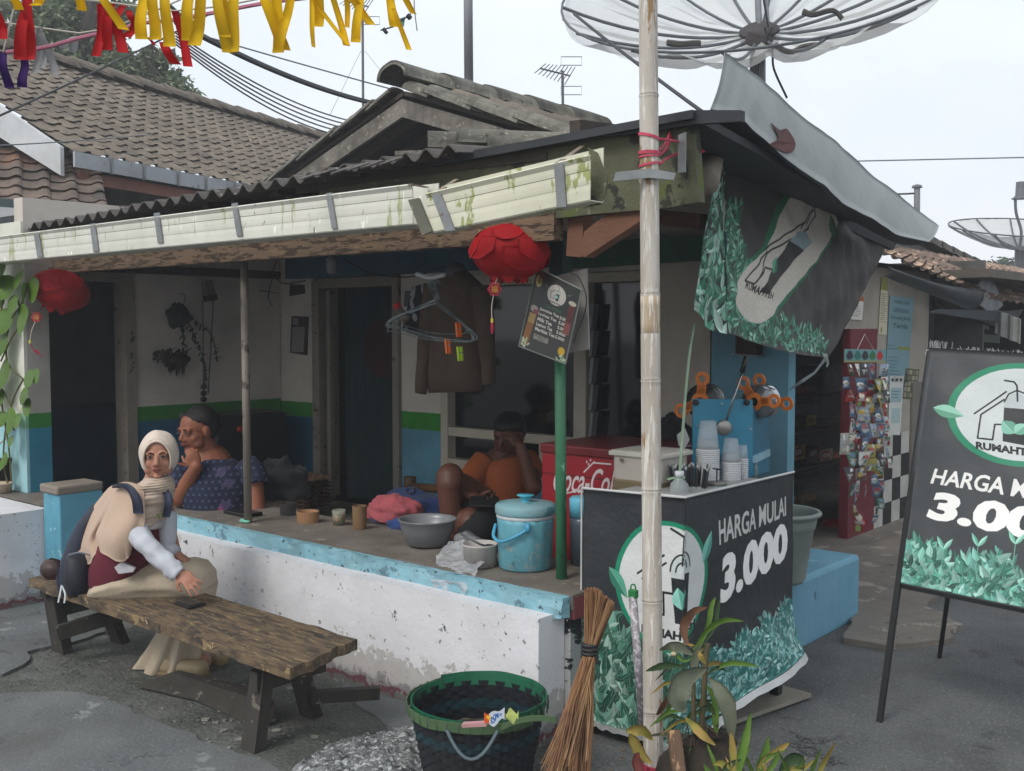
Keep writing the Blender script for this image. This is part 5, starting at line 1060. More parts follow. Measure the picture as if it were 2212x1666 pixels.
# backpack and egg trays behind the woman
t = heap(PZ(607, 1065, .62), (.20, .14, .20), 'black_bag', 'black bag with white lettering behind the woman in the navy blouse', cl('black_cloth', '0e1114', '14181b'), 11, 'bag')
cvb = Canvas(0, 0, 1, 1, 200, '0e1114'); cvb.text('DIO', [(.2, .1), (.5, .1), (.5, .9), (.2, .9)], 'b9bcbc', bold=.04); cvb.trect('boation', .55, .1, .4, .7, 'b9bcbc')
eg = thing('egg_tray_stack', 'stack of brown egg trays on the porch behind the pipe post', 'egg trays', PZ(630, 1100, .45))
for k in range(7):
    z = .44+k*.026; m = MB(); c0_ = PZ(638, 1090, .45)
    m.grid(lambda u, v: V(c0_.x-.17+.34*u, c0_.y-.05+.25*v, z+.014*math.sin(u*31)*math.sin(v*25)), 30, 12, th=.003); build(m, 'egg_tray', M('pulp_brown', '54402f', '463526', r=.95, bump=.2), eg)
m = MB(); m.grid(lambda u, v: V(c0_.x-.17+.34*u, c0_.y-.05+.25*v, .44+7*.026+.022*abs(math.sin(u*16))*abs(math.sin(v*12))), 40, 20, th=.003); build(m, 'egg_tray', M('pulp_light', '6f573f', '5d4834', r=.95), eg)
t = thing('fan', 'dark appliance with a white round emblem on the porch against the wall', 'appliance', PX(455, 1000, -4.0))
box_ = MB(); box2(box_, (-4.10, .95, .5), (-3.75, 1.55, 1.02)); build(box_, 'body', M('black_appliance', '101418', '0c1013', r=.4, bump=0), t, bev=.02)
build(MB().tube([PX(515, 927, -3.72), PX(528, 928, -3.72)], .02, 8), 'red_trim', M('red_trim', 'a8201f', bump=0), t)
build(MB().poly([PX(x, y, -3.73) for x, y in [(386, 897), (390, 892), (396, 893), (396, 903), (392, 900), (389, 903)]], (.004, 0, 0)), 'emblem', M('pale_emblem', '8a8f90', bump=0), t)

# ================================================================ soda cooler, big white container, water gallon
co = thing('drinks_cooler', 'red drinks cooler chest with flowing white script on its front', 'cooler', V(-.75, 1.0, .36))
CXa, CXb, CYc = PY(1172, 1000, .62), PY(1400, 1000, .62), .62
ztop = PY(1300, 990, CYc).z; zb_ = .36
xa, xb = CXa.x, PY(1390, 1000, CYc).x
W, H = xb-xa, ztop-zb_; cc = Canvas(0, 0, W, H, 700, '8d1420')
def uc(x, y): p = PY(x, y, CYc); return (p.x-xa, p.z-zb_)
cc.line([(0, H*.86), (W, H*.86)], .006, '5a0c14')
cc.text('Coca-Cola', [uc(1196, 1062), uc(1340, 1072), uc(1340, 1015), uc(1196, 1008)], 'c9c2c2', bold=.012, shear=.45)
cc.line([uc(1215, 1068), uc(1250, 1060), uc(1285, 1068), uc(1315, 1060)], .006, 'c9c2c2'); cc.line([uc(1262, 1020), uc(1282, 1000), uc(1320, 1003)], .007, 'c9c2c2')
for q in [(1268, 998), (1276, 994), (1284, 999), (1272, 1003)]: cc.oval(*uc(*q), .004, .006, 'c9c2c2')
m = MB(); m.grid(lambda u, v: V(lerp(xa, xb, u), CYc-.002, lerp(zb_, ztop, v)), 1, 1)
build(m, 'front_panel', M('cooler_print', 'fff', r=.35, bump=.05, dirt=.1, img=cc.grain(.02).image('cooler_front')) if False else M('cooler_print', 'ffffff', r=.35, bump=.05, dirt=.1, img=cc.grain(.02).image('cooler_front')), co)
build(box2(MB(), (xa, CYc, zb_), (xb, CYc+.5, ztop)), 'body', M('cooler_red', '8a1420', '7a101b', r=.35, bump=.05), co)
build(box2(MB(), (xa-.008, CYc-.012, ztop), (xb+.008, CYc+.51, ztop+.045)), 'lid', M('cooler_lid_red', '6f1a1f', '5a1519', r=.3, bump=.05), co, bev=.008)
g = thing('water_gallon', 'dark blue water bottle standing in front of the seated man', 'bottle', PD(1122, 1110, 5.05))
c = PD(1122, 1130, 5.0); c.z = .40
build(MB().lathe([(.001, 0), (.12, 0), (.125, .02), (.125, .10), (.118, .11), (.125, .12), (.125, .20), (.11, .26), (.05, .32), (.033, .335), (.033, .40), (.001, .40)], c, 36), 'bottle_body', M('dark_blue_bottle', '1c2f42', '16273a', r=.15, bump=0, spec=.6), g, smooth=True)
build(MB().lathe([(.036, .385), (.037, .42), (.03, .425), (.001, .425)], c, 24), 'cap', M('blue_cap', '2f6f94', bump=0), g, smooth=True)
wc = thing('white_container', 'square translucent white container half full of brown drink on the counter', 'container', PY(1372, 1060, .45))
m = MB(); A = PY(1322, 1064, .45); B = PY(1425, 1066, .45); zt_ = PY(1372, 978, .45).z; z0_ = A.z-.02; mid = lerp(z0_, zt_, .45)
box2(m, (A.x, .45, z0_), (B.x, .68, zt_)); build(m, 'body', M('cloudy_plastic', 'aaa49b', '9c968d', r=.4, s=3, bump=.05), wc, bev=.02)
build(box2(MB(), (A.x-.002, .447, z0_+.01), (B.x+.002, .66, mid)), 'drink_level', M('brown_drink', '6f624a', '64573f', r=.3, bump=0), wc, bev=.015)
build(box2(MB(), (A.x-.014, .44, zt_-.02), (B.x+.014, .695, zt_)), 'rim', M('cloudy_rim', 'bdb9b0', r=.4, bump=0), wc, bev=.005)
build(MB().ell(PY(1342, 993, .438), (.010, .006, .008)), 'latch', M('latch_brown', '7a6f60'), wc)
build(box2(MB(), (A.x-.004, .45, zt_-.004), (B.x+.004, .68, zt_+.004)), 'lid', M('cloudy_rim', 'bdb9b0'), wc)
build(box2(MB(), (-.9, .42, .36), (-.02, .9, A.z-.01)), 'table', DARK, wc) if False else None

# ================================================================ things on the cart
CT = .985
def onC(x, y, X=.3): p = PZ(x, y, CT); return p
ss = thing('sealing_machine', 'blue cup sealing machine with two film reels in orange three-armed holders', 'sealing machine', (.0, .75, CT))
TL_, TR_ = PX(1495, 868, .12), None
SMB = M('machine_blue', '2a7f9d', '2478954'[:6], r=.4, s=5, bump=.03)
A = PD(1495, 1000, 4.75); B = PD(1625, 1000, 4.75)
qd = [PD(1495, 1045, 4.78), PD(1626, 1030, 4.78), PD(1626, 864, 4.78), PD(1497, 862, 4.78)]
build(MB().poly(qd, FH*.02), 'front_plate', SMB, ss); 
build(MB().poly([PD(1623, 1028, 4.80), PD(1658, 1018, 5.02), PD(1656, 905, 5.02), PD(1623, 880, 4.80)], RT*.01), 'side_plate', M('machine_blue_dark', '22708c', r=.4, bump=0), ss)
build(MB().poly([PD(1626, 1000, 4.795), PD(1657, 985, 5.0), PD(1657, 970, 5.0), PD(1626, 985, 4.795)], RT*.015), 'shelf_edge', M('machine_pale', '8fb9c9', bump=0), ss)
for (x, y) in [(1504, 870), (1614, 870)]: build(MB().lathe([(.001, 0), (.013, 0), (.013, .02), (.001, .02)], PD(x, y, 4.76), 18, rot=(FH.to_track_quat('Z', 'Y').to_matrix())), 'screw_knob', M('black_knob', '101214', r=.4, bump=0), ss, smooth=True)
for (x, y) in [(1560, 872), (1622, 927), (1507, 920)]: build(MB().lathe([(.001, 0), (.005, 0), (.005, .004), (.001, .004)], PD(x, y, 4.765), 12, rot=(FH.to_track_quat('Z', 'Y').to_matrix())), 'bolt', M('bolt_steel', 'a4b0b4', r=.3, metal=.8, bump=0), ss)
cv = Canvas(0, 0, 1, .6, 64, '2a7f9d')
build(MB().poly([PD(x, y, 4.77) for x, y in [(1546, 1000), (1551, 980), (1556, 980), (1551, 1000)]], FH*.003).poly([PD(x, y, 4.77) for x, y in [(1556, 1000), (1561, 980), (1566, 980), (1561, 1000)]], FH*.003), 'dark_mark', M('black_knob', '101214'), ss)
# film reels
def reel(x, y, r_, w, dr, d, label, steel):
    C0 = PD(x, y, d); axd = (FH*.75 + RT*dr).normalized(); Rm = axd.to_track_quat('Z', 'Y').to_matrix()
    build(MB().lathe([(.02, 0), (r_, 0), (r_*1.0, .012), (r_, w-.012), (r_*.98, w), (.02, w)], C0, 40, rot=Rm, closed=True), 'film_reel', steel, ss, smooth=True)
    return C0, axd, Rm
C1, a1, R1 = reel(1515, 868, .080, .08, .55, 4.88, '', M('dark_film', '1f2424', '2b2f30', r=.3, s=20, bump=.2))
C2, a2, R2 = reel(1632, 868, .075, .09, .75, 4.84, '', M('silver_film', '3c3f40', '8f9496', r=.2, s=3, metal=.5, bump=.1))
build(MB().lathe([(.078, .05), (.0785, .055), (.0785, .085), (.077, .09)], C2, 40, rot=R2), 'silver_band', M('bright_film', 'b9bec0', r=.15, metal=.8, bump=0), ss, smooth=True)
build(MB().lathe([(.081, .045), (.0825, .05), (.0825, .078), (.08, .082)], C1, 40, rot=R1), 'silver_band', M('bright_film2', '8b8e8c', r=.25, metal=.6, bump=0), ss, smooth=True)
OR = M('orange_plastic', 'd9761a', 'c96a14', r=.4, bump=0)
def spider(C0, R_, off, rot0, sc=1.):
    m = MB(); r1 = .028*sc
    def P(a, r, z=0): return C0 + R_ @ Vector((r*math.cos(a), r*math.sin(a), z+off))
    N = 36
    for zz, hh in ((0, .008),):
        for i in range(N):   # hub ring
            a, b = 2*math.pi*i/N, 2*math.pi*(i+1)/N
            def rad(t): return r1*1.25 + .03*sc*max(0, math.cos(3*(t-rot0)))**2
            m.add([P(a, r1*.6), P(b, r1*.6), P(b, rad(b)), P(a, rad(a)), P(a, r1*.6, hh), P(b, r1*.6, hh), P(b, rad(b), hh), P(a, rad(a), hh)], [(0, 1, 2, 3), (7, 6, 5, 4), (0, 4, 5, 1), (2, 6, 7, 3)])
        for k in range(3):   # the three eyes
            t0 = rot0+k*2*math.pi/3; ce = Vector((.085*sc*math.cos(t0), .085*sc*math.sin(t0), 0))
            for i in range(20):
                a, b = 2*math.pi*i/20, 2*math.pi*(i+1)/20
                Q = lambda t, r, z=0: C0 + R_ @ (ce + Vector((r*math.cos(t), r*math.sin(t), z+off)))
                ri, ro = .014*sc, .027*sc; m.add([Q(a, ri), Q(b, ri), Q(b, ro), Q(a, ro), Q(a, ri, hh), Q(b, ri, hh), Q(b, ro, hh), Q(a, ro, hh)], [(0, 1, 2, 3), (7, 6, 5, 4), (0, 4, 5, 1), (2, 6, 7, 3)])
            m.bar(C0+R_ @ (Vector((.03*math.cos(t0)*sc, .03*math.sin(t0)*sc, off+hh/2))), C0+R_ @ (ce*.72+Vector((0, 0, off+hh/2))), .034*sc, hh, up=R_ @ Vector((0, 0, 1)))
    return build(m, 'reel_holder', OR, ss)
spider(C1, R1, -.014, D2R(95), 1.25); spider(C2, R2, -.014, D2R(55), 1.2); spider(C2, R2, .095, D2R(65), 1.2)
# ladle hung from the lamp box down across the machine
t = thing('tea_scoop', 'long-handled steel scoop with a black grip standing against the blue machine', 'scoop', PD(1565, 925, 4.7))
build(MB().tube([PD(1612, 770, 4.72), PD(1603, 805, 4.72)], [.011, .013], 12), 'grip', M('black_knob', '101214'), t, smooth=True)
build(MB().tube([PD(1603, 805, 4.72), PD(1568, 912, 4.72)], .0055, 8), 'handle', M('chrome', '9a9c9c', r=.2, metal=.9, bump=0), t, smooth=True)
build(MB().lathe([(.001, 0), (.032, 0), (.034, .006), (.034, .03), (.001, .03)], PD(1565, 925, 4.69), 30, rot=(FH.to_track_quat('Z', 'Y').to_matrix())), 'bowl', M('brushed_steel', '9b9894', r=.35, metal=.6, bump=0), t, smooth=True)
t = thing('meter_box', 'rusty dark electric box on the light blue wall', 'electric box', PY(1608, 765, 1.72))
build(MB().poly([PY(x, y, 1.70) for x, y in [(1588, 768), (1634, 768), (1634, 670), (1590, 660)]], (0, .07, 0)), 'box', M('rusty_box', '2e2523', '40302c', r=.8, s=6, bump=.3), t)
build(MB().poly([PY(x, y, 1.69) for x, y in [(1579, 764), (1637, 768), (1637, 771), (1579, 767)]], (0, .08, 0)), 'base_plate', ZINC, t)
# stacks of clear cups
CUP = M('clear_cup', 'd3d9dc', 'c3c9cc', r=.12, bump=0, alpha=.3, dirt=0, spec=.8); CUPR = M('clear_cup_rim', 'dfe3e5', r=.2, bump=0, alpha=.75, dirt=0)
def stack(x, ybot, ytop, w, n, label, d):
    c = PD(x, ybot, d); c.z = max(c.z, CT) if False else c.z; s_ = w/2/FPX*d; top = PD(x, ytop, d); H = top.z-c.z
    t = thing('cup_stack', label, 'cup stack', c, 'stacks of clear plastic cups on the cart'); hc = s_*2.5
    for k in range(n):
        z = (H-hc)*k/(n-1); b = c+V(0, 0, z)
        p = [(s_*.98, 0), (s_*1.0, .003), (s_*.95, .008), (s_*.80, hc*.55), (s_*.66, hc), (.001, hc)]
        if k < n-1: p = p[:4]
        build(MB().lathe([p[0], p[1], p[2]], b, 28), 'cup_rim', CUPR, t, smooth=True)
        build(MB().lathe(p[2:], b, 28), 'cup', CUP, t, smooth=True) if (k % 4 == 0 or k == n-1) else None
    return t
stack(1528, 1052, 908, 52, 20, 'tallest stack of clear cups at the left before the blue machine', 4.62)
stack(1578, 1055, 946, 44, 15, 'middle stack of clear cups beside the tallest one', 4.66)
stack(1603, 1046, 961, 26, 13, 'slimmest stack of clear cups at the right of the row', 4.71)
# straws, jars, bottle
t = thing('straw_jar', 'jar crammed with wrapped black drinking straws on the cart', 'straws', PD(1487, 1070, 4.45)); rr = random.Random(2)
build(MB().lathe([(.001, 0), (.06, 0), (.062, .07)], PD(1487, 1085, 4.45), 24), 'jar', M('clear_cup', 'd3d9dc'), t, smooth=True)
for k in range(60):
    x = rr.uniform(1444, 1532); d = rr.uniform(4.40, 4.5); b = PD(lerp(1487, x, .75), 1085, d); tp2 = PD(x, rr.uniform(1002, 1020), d); build(MB().tube([b, tp2], .0035, 6), 'straw', M('black_straw', '1e2224', '35393b', r=.3, s=30, bump=0), t)
    if k % 2: build(MB().ell(tp2, (.006, .004, .009)).nz(.004, 60, k), 'wrapper_tip', M('clear_wrap', 'b3b8ba', r=.2, bump=0, alpha=.7), t)
c = PD(1467, 1082, 4.32); t = thing('small_bottle', 'small clear bottle with a white cap and a green ribbon tied round its neck', 'bottle', c)
build(MB().lathe([(.001, 0), (.040, 0), (.042, .01), (.040, .05), (.036, .07), (.018, .092), (.017, .10)], c, 28), 'bottle_body', M('clear_bottle', 'aeb6b8', '9da6a8', r=.1, bump=.1, alpha=.5, dirt=0), t, smooth=True)
build(MB().lathe([(.019, .098), (.019, .122), (.001, .122)], c, 20), 'cap', M('white_cap', 'c9cdd0', bump=0), t, smooth=True)
build(MB().tube([c+V(-.018, 0, .094), c+V(0, -.02, .094), c+V(.018, 0, .092), c+V(.03, -.01, .10)], .004, 5).tube([c+V(-.018, 0, .094), c+V(-.05, -.01, .085)], .006, 4), 'ribbon', M('pale_green_ribbon', '8fae8c', r=.6, bump=0), t)
tag(build(MB().tube(curve([PD(1500, 700, 4.45), PD(1490, 760, 4.42), PD(1481, 850, 4.4), PD(1473, 960, 4.36), PD(1467, 1040, 4.33)], 6), .006, 6), 'green_tie_string', M('pale_green_string', '8fa58c', '76907a', r=.6, s=10)), 'pale green plastic string stretched from the roof edge down to the small bottle', 'string')
for (x, y, w, h_, nm, lb, mt, d) in [(1548, 1075, 44, 34, 'tub_jar', 'wide clear jar holding dark lids, with a tamper handle, between the straws and cups', M('smoky_jar', '56707c', '7d8e92', r=.2, bump=0, alpha=.7), 4.5), (1625, 1042, 22, 44, 'glass_jar', 'square clear jar with a grey lid at the right end of the cups', M('greenish_jar', '7b8a80', '8f9c93', r=.15, bump=0, alpha=.75), 4.85)]:
    c = PD(x, y, d); s_ = w/2/FPX*d; H = h_/FPX*d; t = thing(nm, lb, 'jar', c)
    build(MB().lathe([(.001, 0), (s_, 0), (s_, H*.8), (s_*.9, H*.86)], c, 28), 'body', mt, t, smooth=True); build(MB().lathe([(s_*.95, H*.84), (s_*1.0, H*.86), (s_*1.0, H), (.001, H)], c, 28), 'lid', M('grey_lid', '7c7c76', r=.5, bump=0, alpha=.9), t, smooth=True)
    if nm == 'tub_jar': build(MB().tube([c+V(0, 0, H), c+V(0, 0, H+.055)], .003, 6).bar(c+V(-.018, 0, H+.055), c+V(.018, 0, H+.055), .008, .006), 'plunger', M('black_knob', '101214'), t)
tag(build(MB().poly([PD(x, y, 4.75) for x, y in [(1462, 940), (1480, 925), (1490, 950), (1478, 972), (1466, 962)]], FH*.002), 'paper_note', M('white_note', 'a9aaa8', bump=0)), 'small crumpled paper note hanging left of the blue machine', 'note')
t = heap(PD(1450, 960, 5.3), (.10, .08, .14), 'dark_box', 'dark clutter of black containers in the shade left of the blue machine', cl('black_cloth', '0e1114', '14181b'), 17, 'container')

# ================================================================ basket, broom, rod, mound
bk = thing('woven_basket', 'big round basket woven from dark recycled straps with a green rim', 'basket', PZ(1035, 1668, 0)+V(0, -.02, 0))
bc = wloc(bk); R0, R1, HB = .18, .240, .32
bc = PZ(1032, 1700, 0); bk.location = bc
WB1, WB2 = M('black_strap', '1d2126', '14171b', r=.5, bump=.1), M('teal_strap', '17353d', '142d34', r=.5, bump=.1)
rows = 18
for row in range(rows):
    z = .015+row*(HB-.03)/rows; rad = lerp(R0, R1, z/HB); m = MB(); N = 44; hgt = (HB-.03)/rows*1.3
    for i in range(N):
        a0, a1 = 2*math.pi*i/N, 2*math.pi*(i+1)/N; o_ = .006 if (i+row) % 2 else -.003
        for (aa, bb2) in ((a0, a1),):
            q = []
            for t_ in (0, .5, 1):
                a = lerp(aa, bb2, t_); rr_ = rad + (o_ if t_ == .5 else 0)
                for zz in (z, z+hgt): q.append(bc+V(math.cos(a)*rr_, math.sin(a)*rr_, zz))
            m.add(q, [(0, 2, 3, 1), (2, 4, 5, 3)]); q2 = [bc+(x-bc)*1 - Vector(((x-bc).x, (x-bc).y, 0)).normalized()*.004 for x in q]; m.add(q2, [(1, 3, 2, 0), (3, 5, 4, 2)])
    build(m, 'woven_strap', WB2 if row in (13, 12) else WB1, bk)
build(MB().lathe([(.001, .0), (R0, .0), (R0, .012), (.001, .014)], bc, 40, closed=True), 'base', WB1, bk)
RIM1, RIM2 = M('green_rim_strap', '1b6347', '145238', r=.5, s=9, bump=.1, chips=[('16382c', .62, 14)]), M('olive_rim_strap', '4f6a48', '43593c', r=.6, s=9, bump=.1, chips=[('3f5238', .66, 12)])
for rr0, zz0, mt, a0, a1 in ((R1+.010, HB-.012, RIM2, 2.4, 6.3), (R1+.004, HB+.004, RIM1, -.3, 2.9), (R1-.006, HB-.012, RIM1, 0, 6.3)):
    m = MB(); m.grid(lambda u, v: bc+V(math.cos(lerp(a0, a1, u))*(rr0+.004*v), math.sin(lerp(a0, a1, u))*(rr0+.004*v), zz0-.018+.036*v+.005*mnoise.noise(V(u*9, 0, rr0*50))), 50, 2, th=.004); build(m, 'rim_strap', mt, bk)
for k in range(40):
    a = k/40*2*math.pi; p = bc+V(math.cos(a)*(R1+.012), math.sin(a)*(R1+.012), HB-.028); build(MB().bar(p, p+V(0, 0, .036), .006, .004, up=V(math.cos(a), math.sin(a), 0)), 'rim_stitch', M('stitch', '48604a', r=.7, bump=0), bk)
A_ = D2R(-52); hp = [bc+V(math.cos(A_+o)*(R1+.02+.015*math.sin((o+.28)/.56*math.pi)), math.sin(A_+o)*(R1+.02+.015*math.sin((o+.28)/.56*math.pi)), HB-.02-.085*math.sin((o+.34)/.68*math.pi)) for o in [-.34+.68*i/10 for i in range(11)]]
build(MB().tube(hp, .006, 6), 'handle', M('grey_strap', '5e6e76', '4b5a62', r=.5, bump=0), bk)
B0 = PD(1180, 1545, 3.25); build(MB().grid(lambda u, v: lerp(bc+V(math.cos(-.55)*R1, math.sin(-.55)*R1, HB-.01), PD(1202, 1550, 3.45), u)+V(0, 0, .02*math.sin(u*3)-.02*v), 10, 1, th=.003), 'loose_strap', RIM2, bk)
m = MB(); m.ell(bc+V(-.01, .01, .12), (.17, .17, .10), n=30, m=14).nz(.03, 9, 1); build(m, 'rubbish', M('basket_rubbish', '2b2724', '3f3a33', r=.9, s=20, ct=.1, bump=.8, chips=[('6a5d48', .64, 20), ('7b7f83', .72, 12)]), bk, smooth=True)
cvw = Canvas(0, 0, 1, .8, 120, 'b9c2cc'); cvw.rect(0, 0, .25, .8, 'c9551d'); cvw.trect('3SMX', .3, .2, .6, .4, '1d4f96', bold=.04); cvw.oval(.2, .6, .12, .12, 'e0b32a')
c = bc+V(-.02, -.11, .235)
tag(build(MB().grid(lambda u, v: PD(lerp(1046, 1090, u), lerp(1562, 1536, v)+6*math.sin(u*5), 2.93)+V(0, 0, .006*math.sin(u*9+v*4)), 8, 6, th=.001), 'snack_wrapper', M('wrapper_print', 'ffffff', r=.3, bump=.5, img=cvw.image('wrapper'), dirt=0)), 'torn blue and orange snack wrapper lying in the woven basket', 'wrapper')
tag(build(MB().grid(lambda u, v: PD(lerp(1092, 1120, u), lerp(1556, 1538, v), 2.96)+V(0, 0, .012*math.sin(u*8+v*5)), 8, 6, th=.001), 'snack_wrapper', M('lime_foil', 'a3b83a', 'd0d0a0', r=.3, bump=.6)), 'lime green foil wrapper in the woven basket', 'wrapper')
tag(build(MB().bar(PD(1000, 1566, 2.97), PD(1052, 1563, 2.95), .02, .01), 'pink_scrap', M('pink_paper', 'b88a8c', r=.8)), 'pale pink paper scrap at the near side of the woven basket', 'scrap')
# broom
br = thing('lidi_broom', 'upright bundle broom of brown palm ribs bound with black rubber, leaning on the cart', 'broom', PZ(1235, 1660, 0)); rr = random.Random(12)
TIE = PD(1274, 1412, 3.52); r_g = [M('palm_rib_a', '8b6442', '795438', r=.6, bump=0), M('palm_rib_b', '6f4d34', '5c3f2b', r=.6, bump=0), M('palm_rib_c', '9c7a55', r=.6, bump=0)]
rest = [MB(), MB(), MB()]
for k in range(430):
    a, q = rr.uniform(0, 6.28), math.sqrt(rr.random()); t = TIE + (RT*math.cos(a)+FH*math.sin(a))*.022*q
    tx, ty = 1262+rr.uniform(0, 66)*(.55+.45*q), rr.uniform(1265, 1300)+max(0, (tx_ := 0)); tx = rr.uniform(1262, 1328); ty = 1268+rr.uniform(0, 14)+max(0, tx-1290)*.9
    top_ = PD(tx, ty, 3.52+.04*math.sin(a)*q)
    bx = rr.uniform(1168, 1274); by = rr.uniform(1640, 1760); bot_ = PD(bx, by, rr.uniform(3.02, 3.2)); bot_.z = max(bot_.z, .004)
    mid_ = lerp(t, bot_, .5)+(RT*(.0)+V(0, 0, -.0))
    pts = [top_, t, lerp(t, bot_, .5)+RT*(.012*math.sin(a)), bot_]
    if k < 300: build(MB().tube(pts, [.0011, .0016, .0016, .0010], 3), 'palm_rib', r_g[k % 3], br)
    else: rest[k % 3].tube(pts, [.0011, .0016, .0016, .0010], 3)
for k in range(3): tag(build(rest[k], 'palm_rib_rest', r_g[k], br), kind='stuff')
for k in range(5): c = TIE+V(0, 0, -.03+.014*k); build(MB().lathe([(.028, 0), (.032, .005), (.028, .011)], c, 20), 'rubber_binding', M('black_rubber', '24282c', '1b1e21', r=.5, bump=.1), br, smooth=True)
# pvc rod with green lock
rd = thing('shelf_pole', 'slim speckled pole with a green plastic hanger standing beside the bamboo pole', 'pole', PD(1385, 1600, 3.75))
build(MB().tube([PD(1367, 1290, 3.85), PD(1376, 1400, 3.8), PD(1388, 1570, 3.75)], .0155, 12), 'tube', M('speckled_wrap', '77747a', '8f8a8d', r=.5, s=14, bump=.1, chips=[('b7b2b8', .58, 60), ('5a4f58', .63, 40)]), rd, smooth=True)
build(MB().box(PD(1368, 1283, 3.85), (.032, .024, .03)), 'green_clip', M('green_plastic', '1f7a3e', r=.4, bump=0), rd, bev=.003)
build(MB().tube(curve([PD(1362, 1277, 3.85), PD(1364, 1264, 3.85), PD(1371, 1264, 3.85), PD(1374, 1277, 3.85)], 4), .003, 6), 'clip_loop', M('green_plastic', '1f7a3e'), rd)
# rough cement mound
m = MB(); mp_ = [(560, 1760), (640, 1655), (720, 1608), (830, 1578), (905, 1575), (935, 1605), (925, 1680), (980, 1800)]
cc3 = PZ(790, 1680, 0)
rim = [PZ(x, y, 0) for x, y in mp_]
def mound(u, v):
    i = u*(len(rim)); k = int(i) % len(rim); f = i-int(i); e = lerp(rim[k], rim[(k+1) % len(rim)], f); p = lerp(cc3, e, v); p = p+V(0, 0, .045*math.cos(v*1.57)**.6+.006); return p + V(0, 0, .016*mnoise.noise(p*28)+.008*mnoise.noise(p*70))*(1 if v < .99 else 0)
tag(build(MB().grid(mound, 110, 50), 'cement_mound', M('pale_mortar_rough', '8f9293', '5d6062', r=.95, s=28, ct=.12, bump=1, bs=60, bd=.03, chips=[('c9cccc', .58, 40), ('4a4c4d', .64, 12)]), smooth=True), 'pale rough lump of spilled cement on the ground beside the woven basket', 'cement mound')

# ================================================================ bamboo pole with tape and bracket
bp = thing('bamboo_pole', 'tall whitewashed bamboo pole tied with pink tape in front of the stall', 'pole', PZ(1412, 1690, 0)*1.0)
BM = M('whitewashed_bamboo', 'bcb7ae', 'a89e92', r=.6, s=7, ct=.2, bump=.4, bs=50, sc=(3, 3, .35), dirt=.1, chips=[('8f7350', .62, 6, (2, 2, .5)), ('cfccc6', .60, 26, (3, 3, .15)), ('6e655a', .69, 40, (3, 3, .2))])
BM2 = M('bare_bamboo', 'a08a6a', 'b5aa98', r=.55, s=6, bump=.3, sc=(3, 3, .3), chips=[('c9c4ba', .56, 20, (3, 3, .15)), ('6b5335', .68, 14)])
def polep(y): return PD(1400+(y/1650)*11.5, y, 3.55)
yn = [-60, 208, 392, 636, 822, 1060, 1298, 1538, 1700]; rad_ = lambda y: lerp(.0315, .0335, y/1650)
for k in range(len(yn)-1):
    a, b = yn[k], yn[k+1]; pts = []; rs = []
    for t_ in (0, .02, .06, .5, .94, .98, 1): pts.append(polep(lerp(a, b, t_))); rs.append(rad_(lerp(a, b, t_))*(1.07 if t_ in (0, 1) else (.975 if t_ in (.02, .98) else 1)))
    build(MB().tube(pts, rs, 22), 'bamboo_segment', BM, bp, smooth=True)
m = MB(); pts = [polep(y) for y in (640, 660, 700, 745)]; m.tube(pts, [rad_(640)*1.03, rad_(640)*1.015, rad_(650)*1.005, rad_(650)], 22); build(m, 'bare_patch', BM2, bp, smooth=True)
pb = polep(1700); build(MB().tube([pb, V(pb.x+.0, pb.y, 0)], rad_(1650), 22), 'bamboo_segment', BM, bp, smooth=True)
PK = M('pink_tape', 'd9506c', 'c23f5c', r=.4, s=20, bump=.4, tl=.2)
def wrap(y, rr_, tilt, n=20, th=.006, par=None):
    c = polep(y); m = MB(); m.grid(lambda u, v: c + RT*(math.cos(u*6.283)*rr_) + FH*(math.sin(u*6.283)*rr_) + V(0, 0, tilt*math.cos(u*6.283)*rr_+(v-.5)*th), n, 1, th=.001); return m
tp = thing('pink_tie', 'strands of pink plastic tape binding the bamboo pole to the roof board', 'tape', polep(330))
for y, tl2, th_ in ((296, -.25, .010), (331, .0, .011), (339, .05, .006), (356, .18, .008)): build(wrap(y, .0365, tl2, th=th_), 'tape_band', PK, tp)
for pts, r_ in (([(1425, 300), (1460, 305), (1493, 309)], .005), ([(1424, 335), (1440, 320), (1455, 280), (1448, 275)], .0045), ([(1424, 356), (1445, 340), (1490, 322)], .004), ([(1424, 325), (1440, 305), (1452, 270)], .004)):
    build(MB().tube(curve([PD(x, y, 3.56+.15*i) for i, (x, y) in enumerate(pts)], 4), r_, 6), 'tape_strand', PK, tp)
build(MB().grid(lambda u, v: lerp(PD(1488, 300, 3.9), PD(lerp(1505, 1518, u), 334-5*u, 3.88), v)+RT*((u-.5)*.02*(v+.3)), 3, 6, th=.001).grid(lambda u, v: lerp(PD(1490, 302, 3.9), PD(lerp(1478, 1496, u), 290, 3.88), v), 3, 3, th=.001), 'tape_bow', PK, tp)
build(MB().grid(lambda u, v: PD(1411, 1654, 3.55)+RT*(math.cos(u*6.283)*.037)+FH*(math.sin(u*6.283)*.037)+V(0, 0, (v-.5)*.014-.004*math.cos(u*6.28)), 20, 1, th=.001), 'tape_band', PK, tp)
build(MB().grid(lambda u, v: lerp(PD(1374, 1652, 3.6), PD(1398, 1656, 3.5), u)+V(0, 0, -.02*v), 4, 2, th=.001), 'tape_end', PK, tp)
bb_ = tag(build(MB().poly([PD(x, y, 3.50) for x, y in [(1330, 372), (1405, 364), (1460, 374), (1455, 389), (1402, 384), (1325, 392)]], FH*.012), 'bracket_plate', ZINC), 'bent zinc bracket plate crossing in front of the bamboo pole', 'bracket')
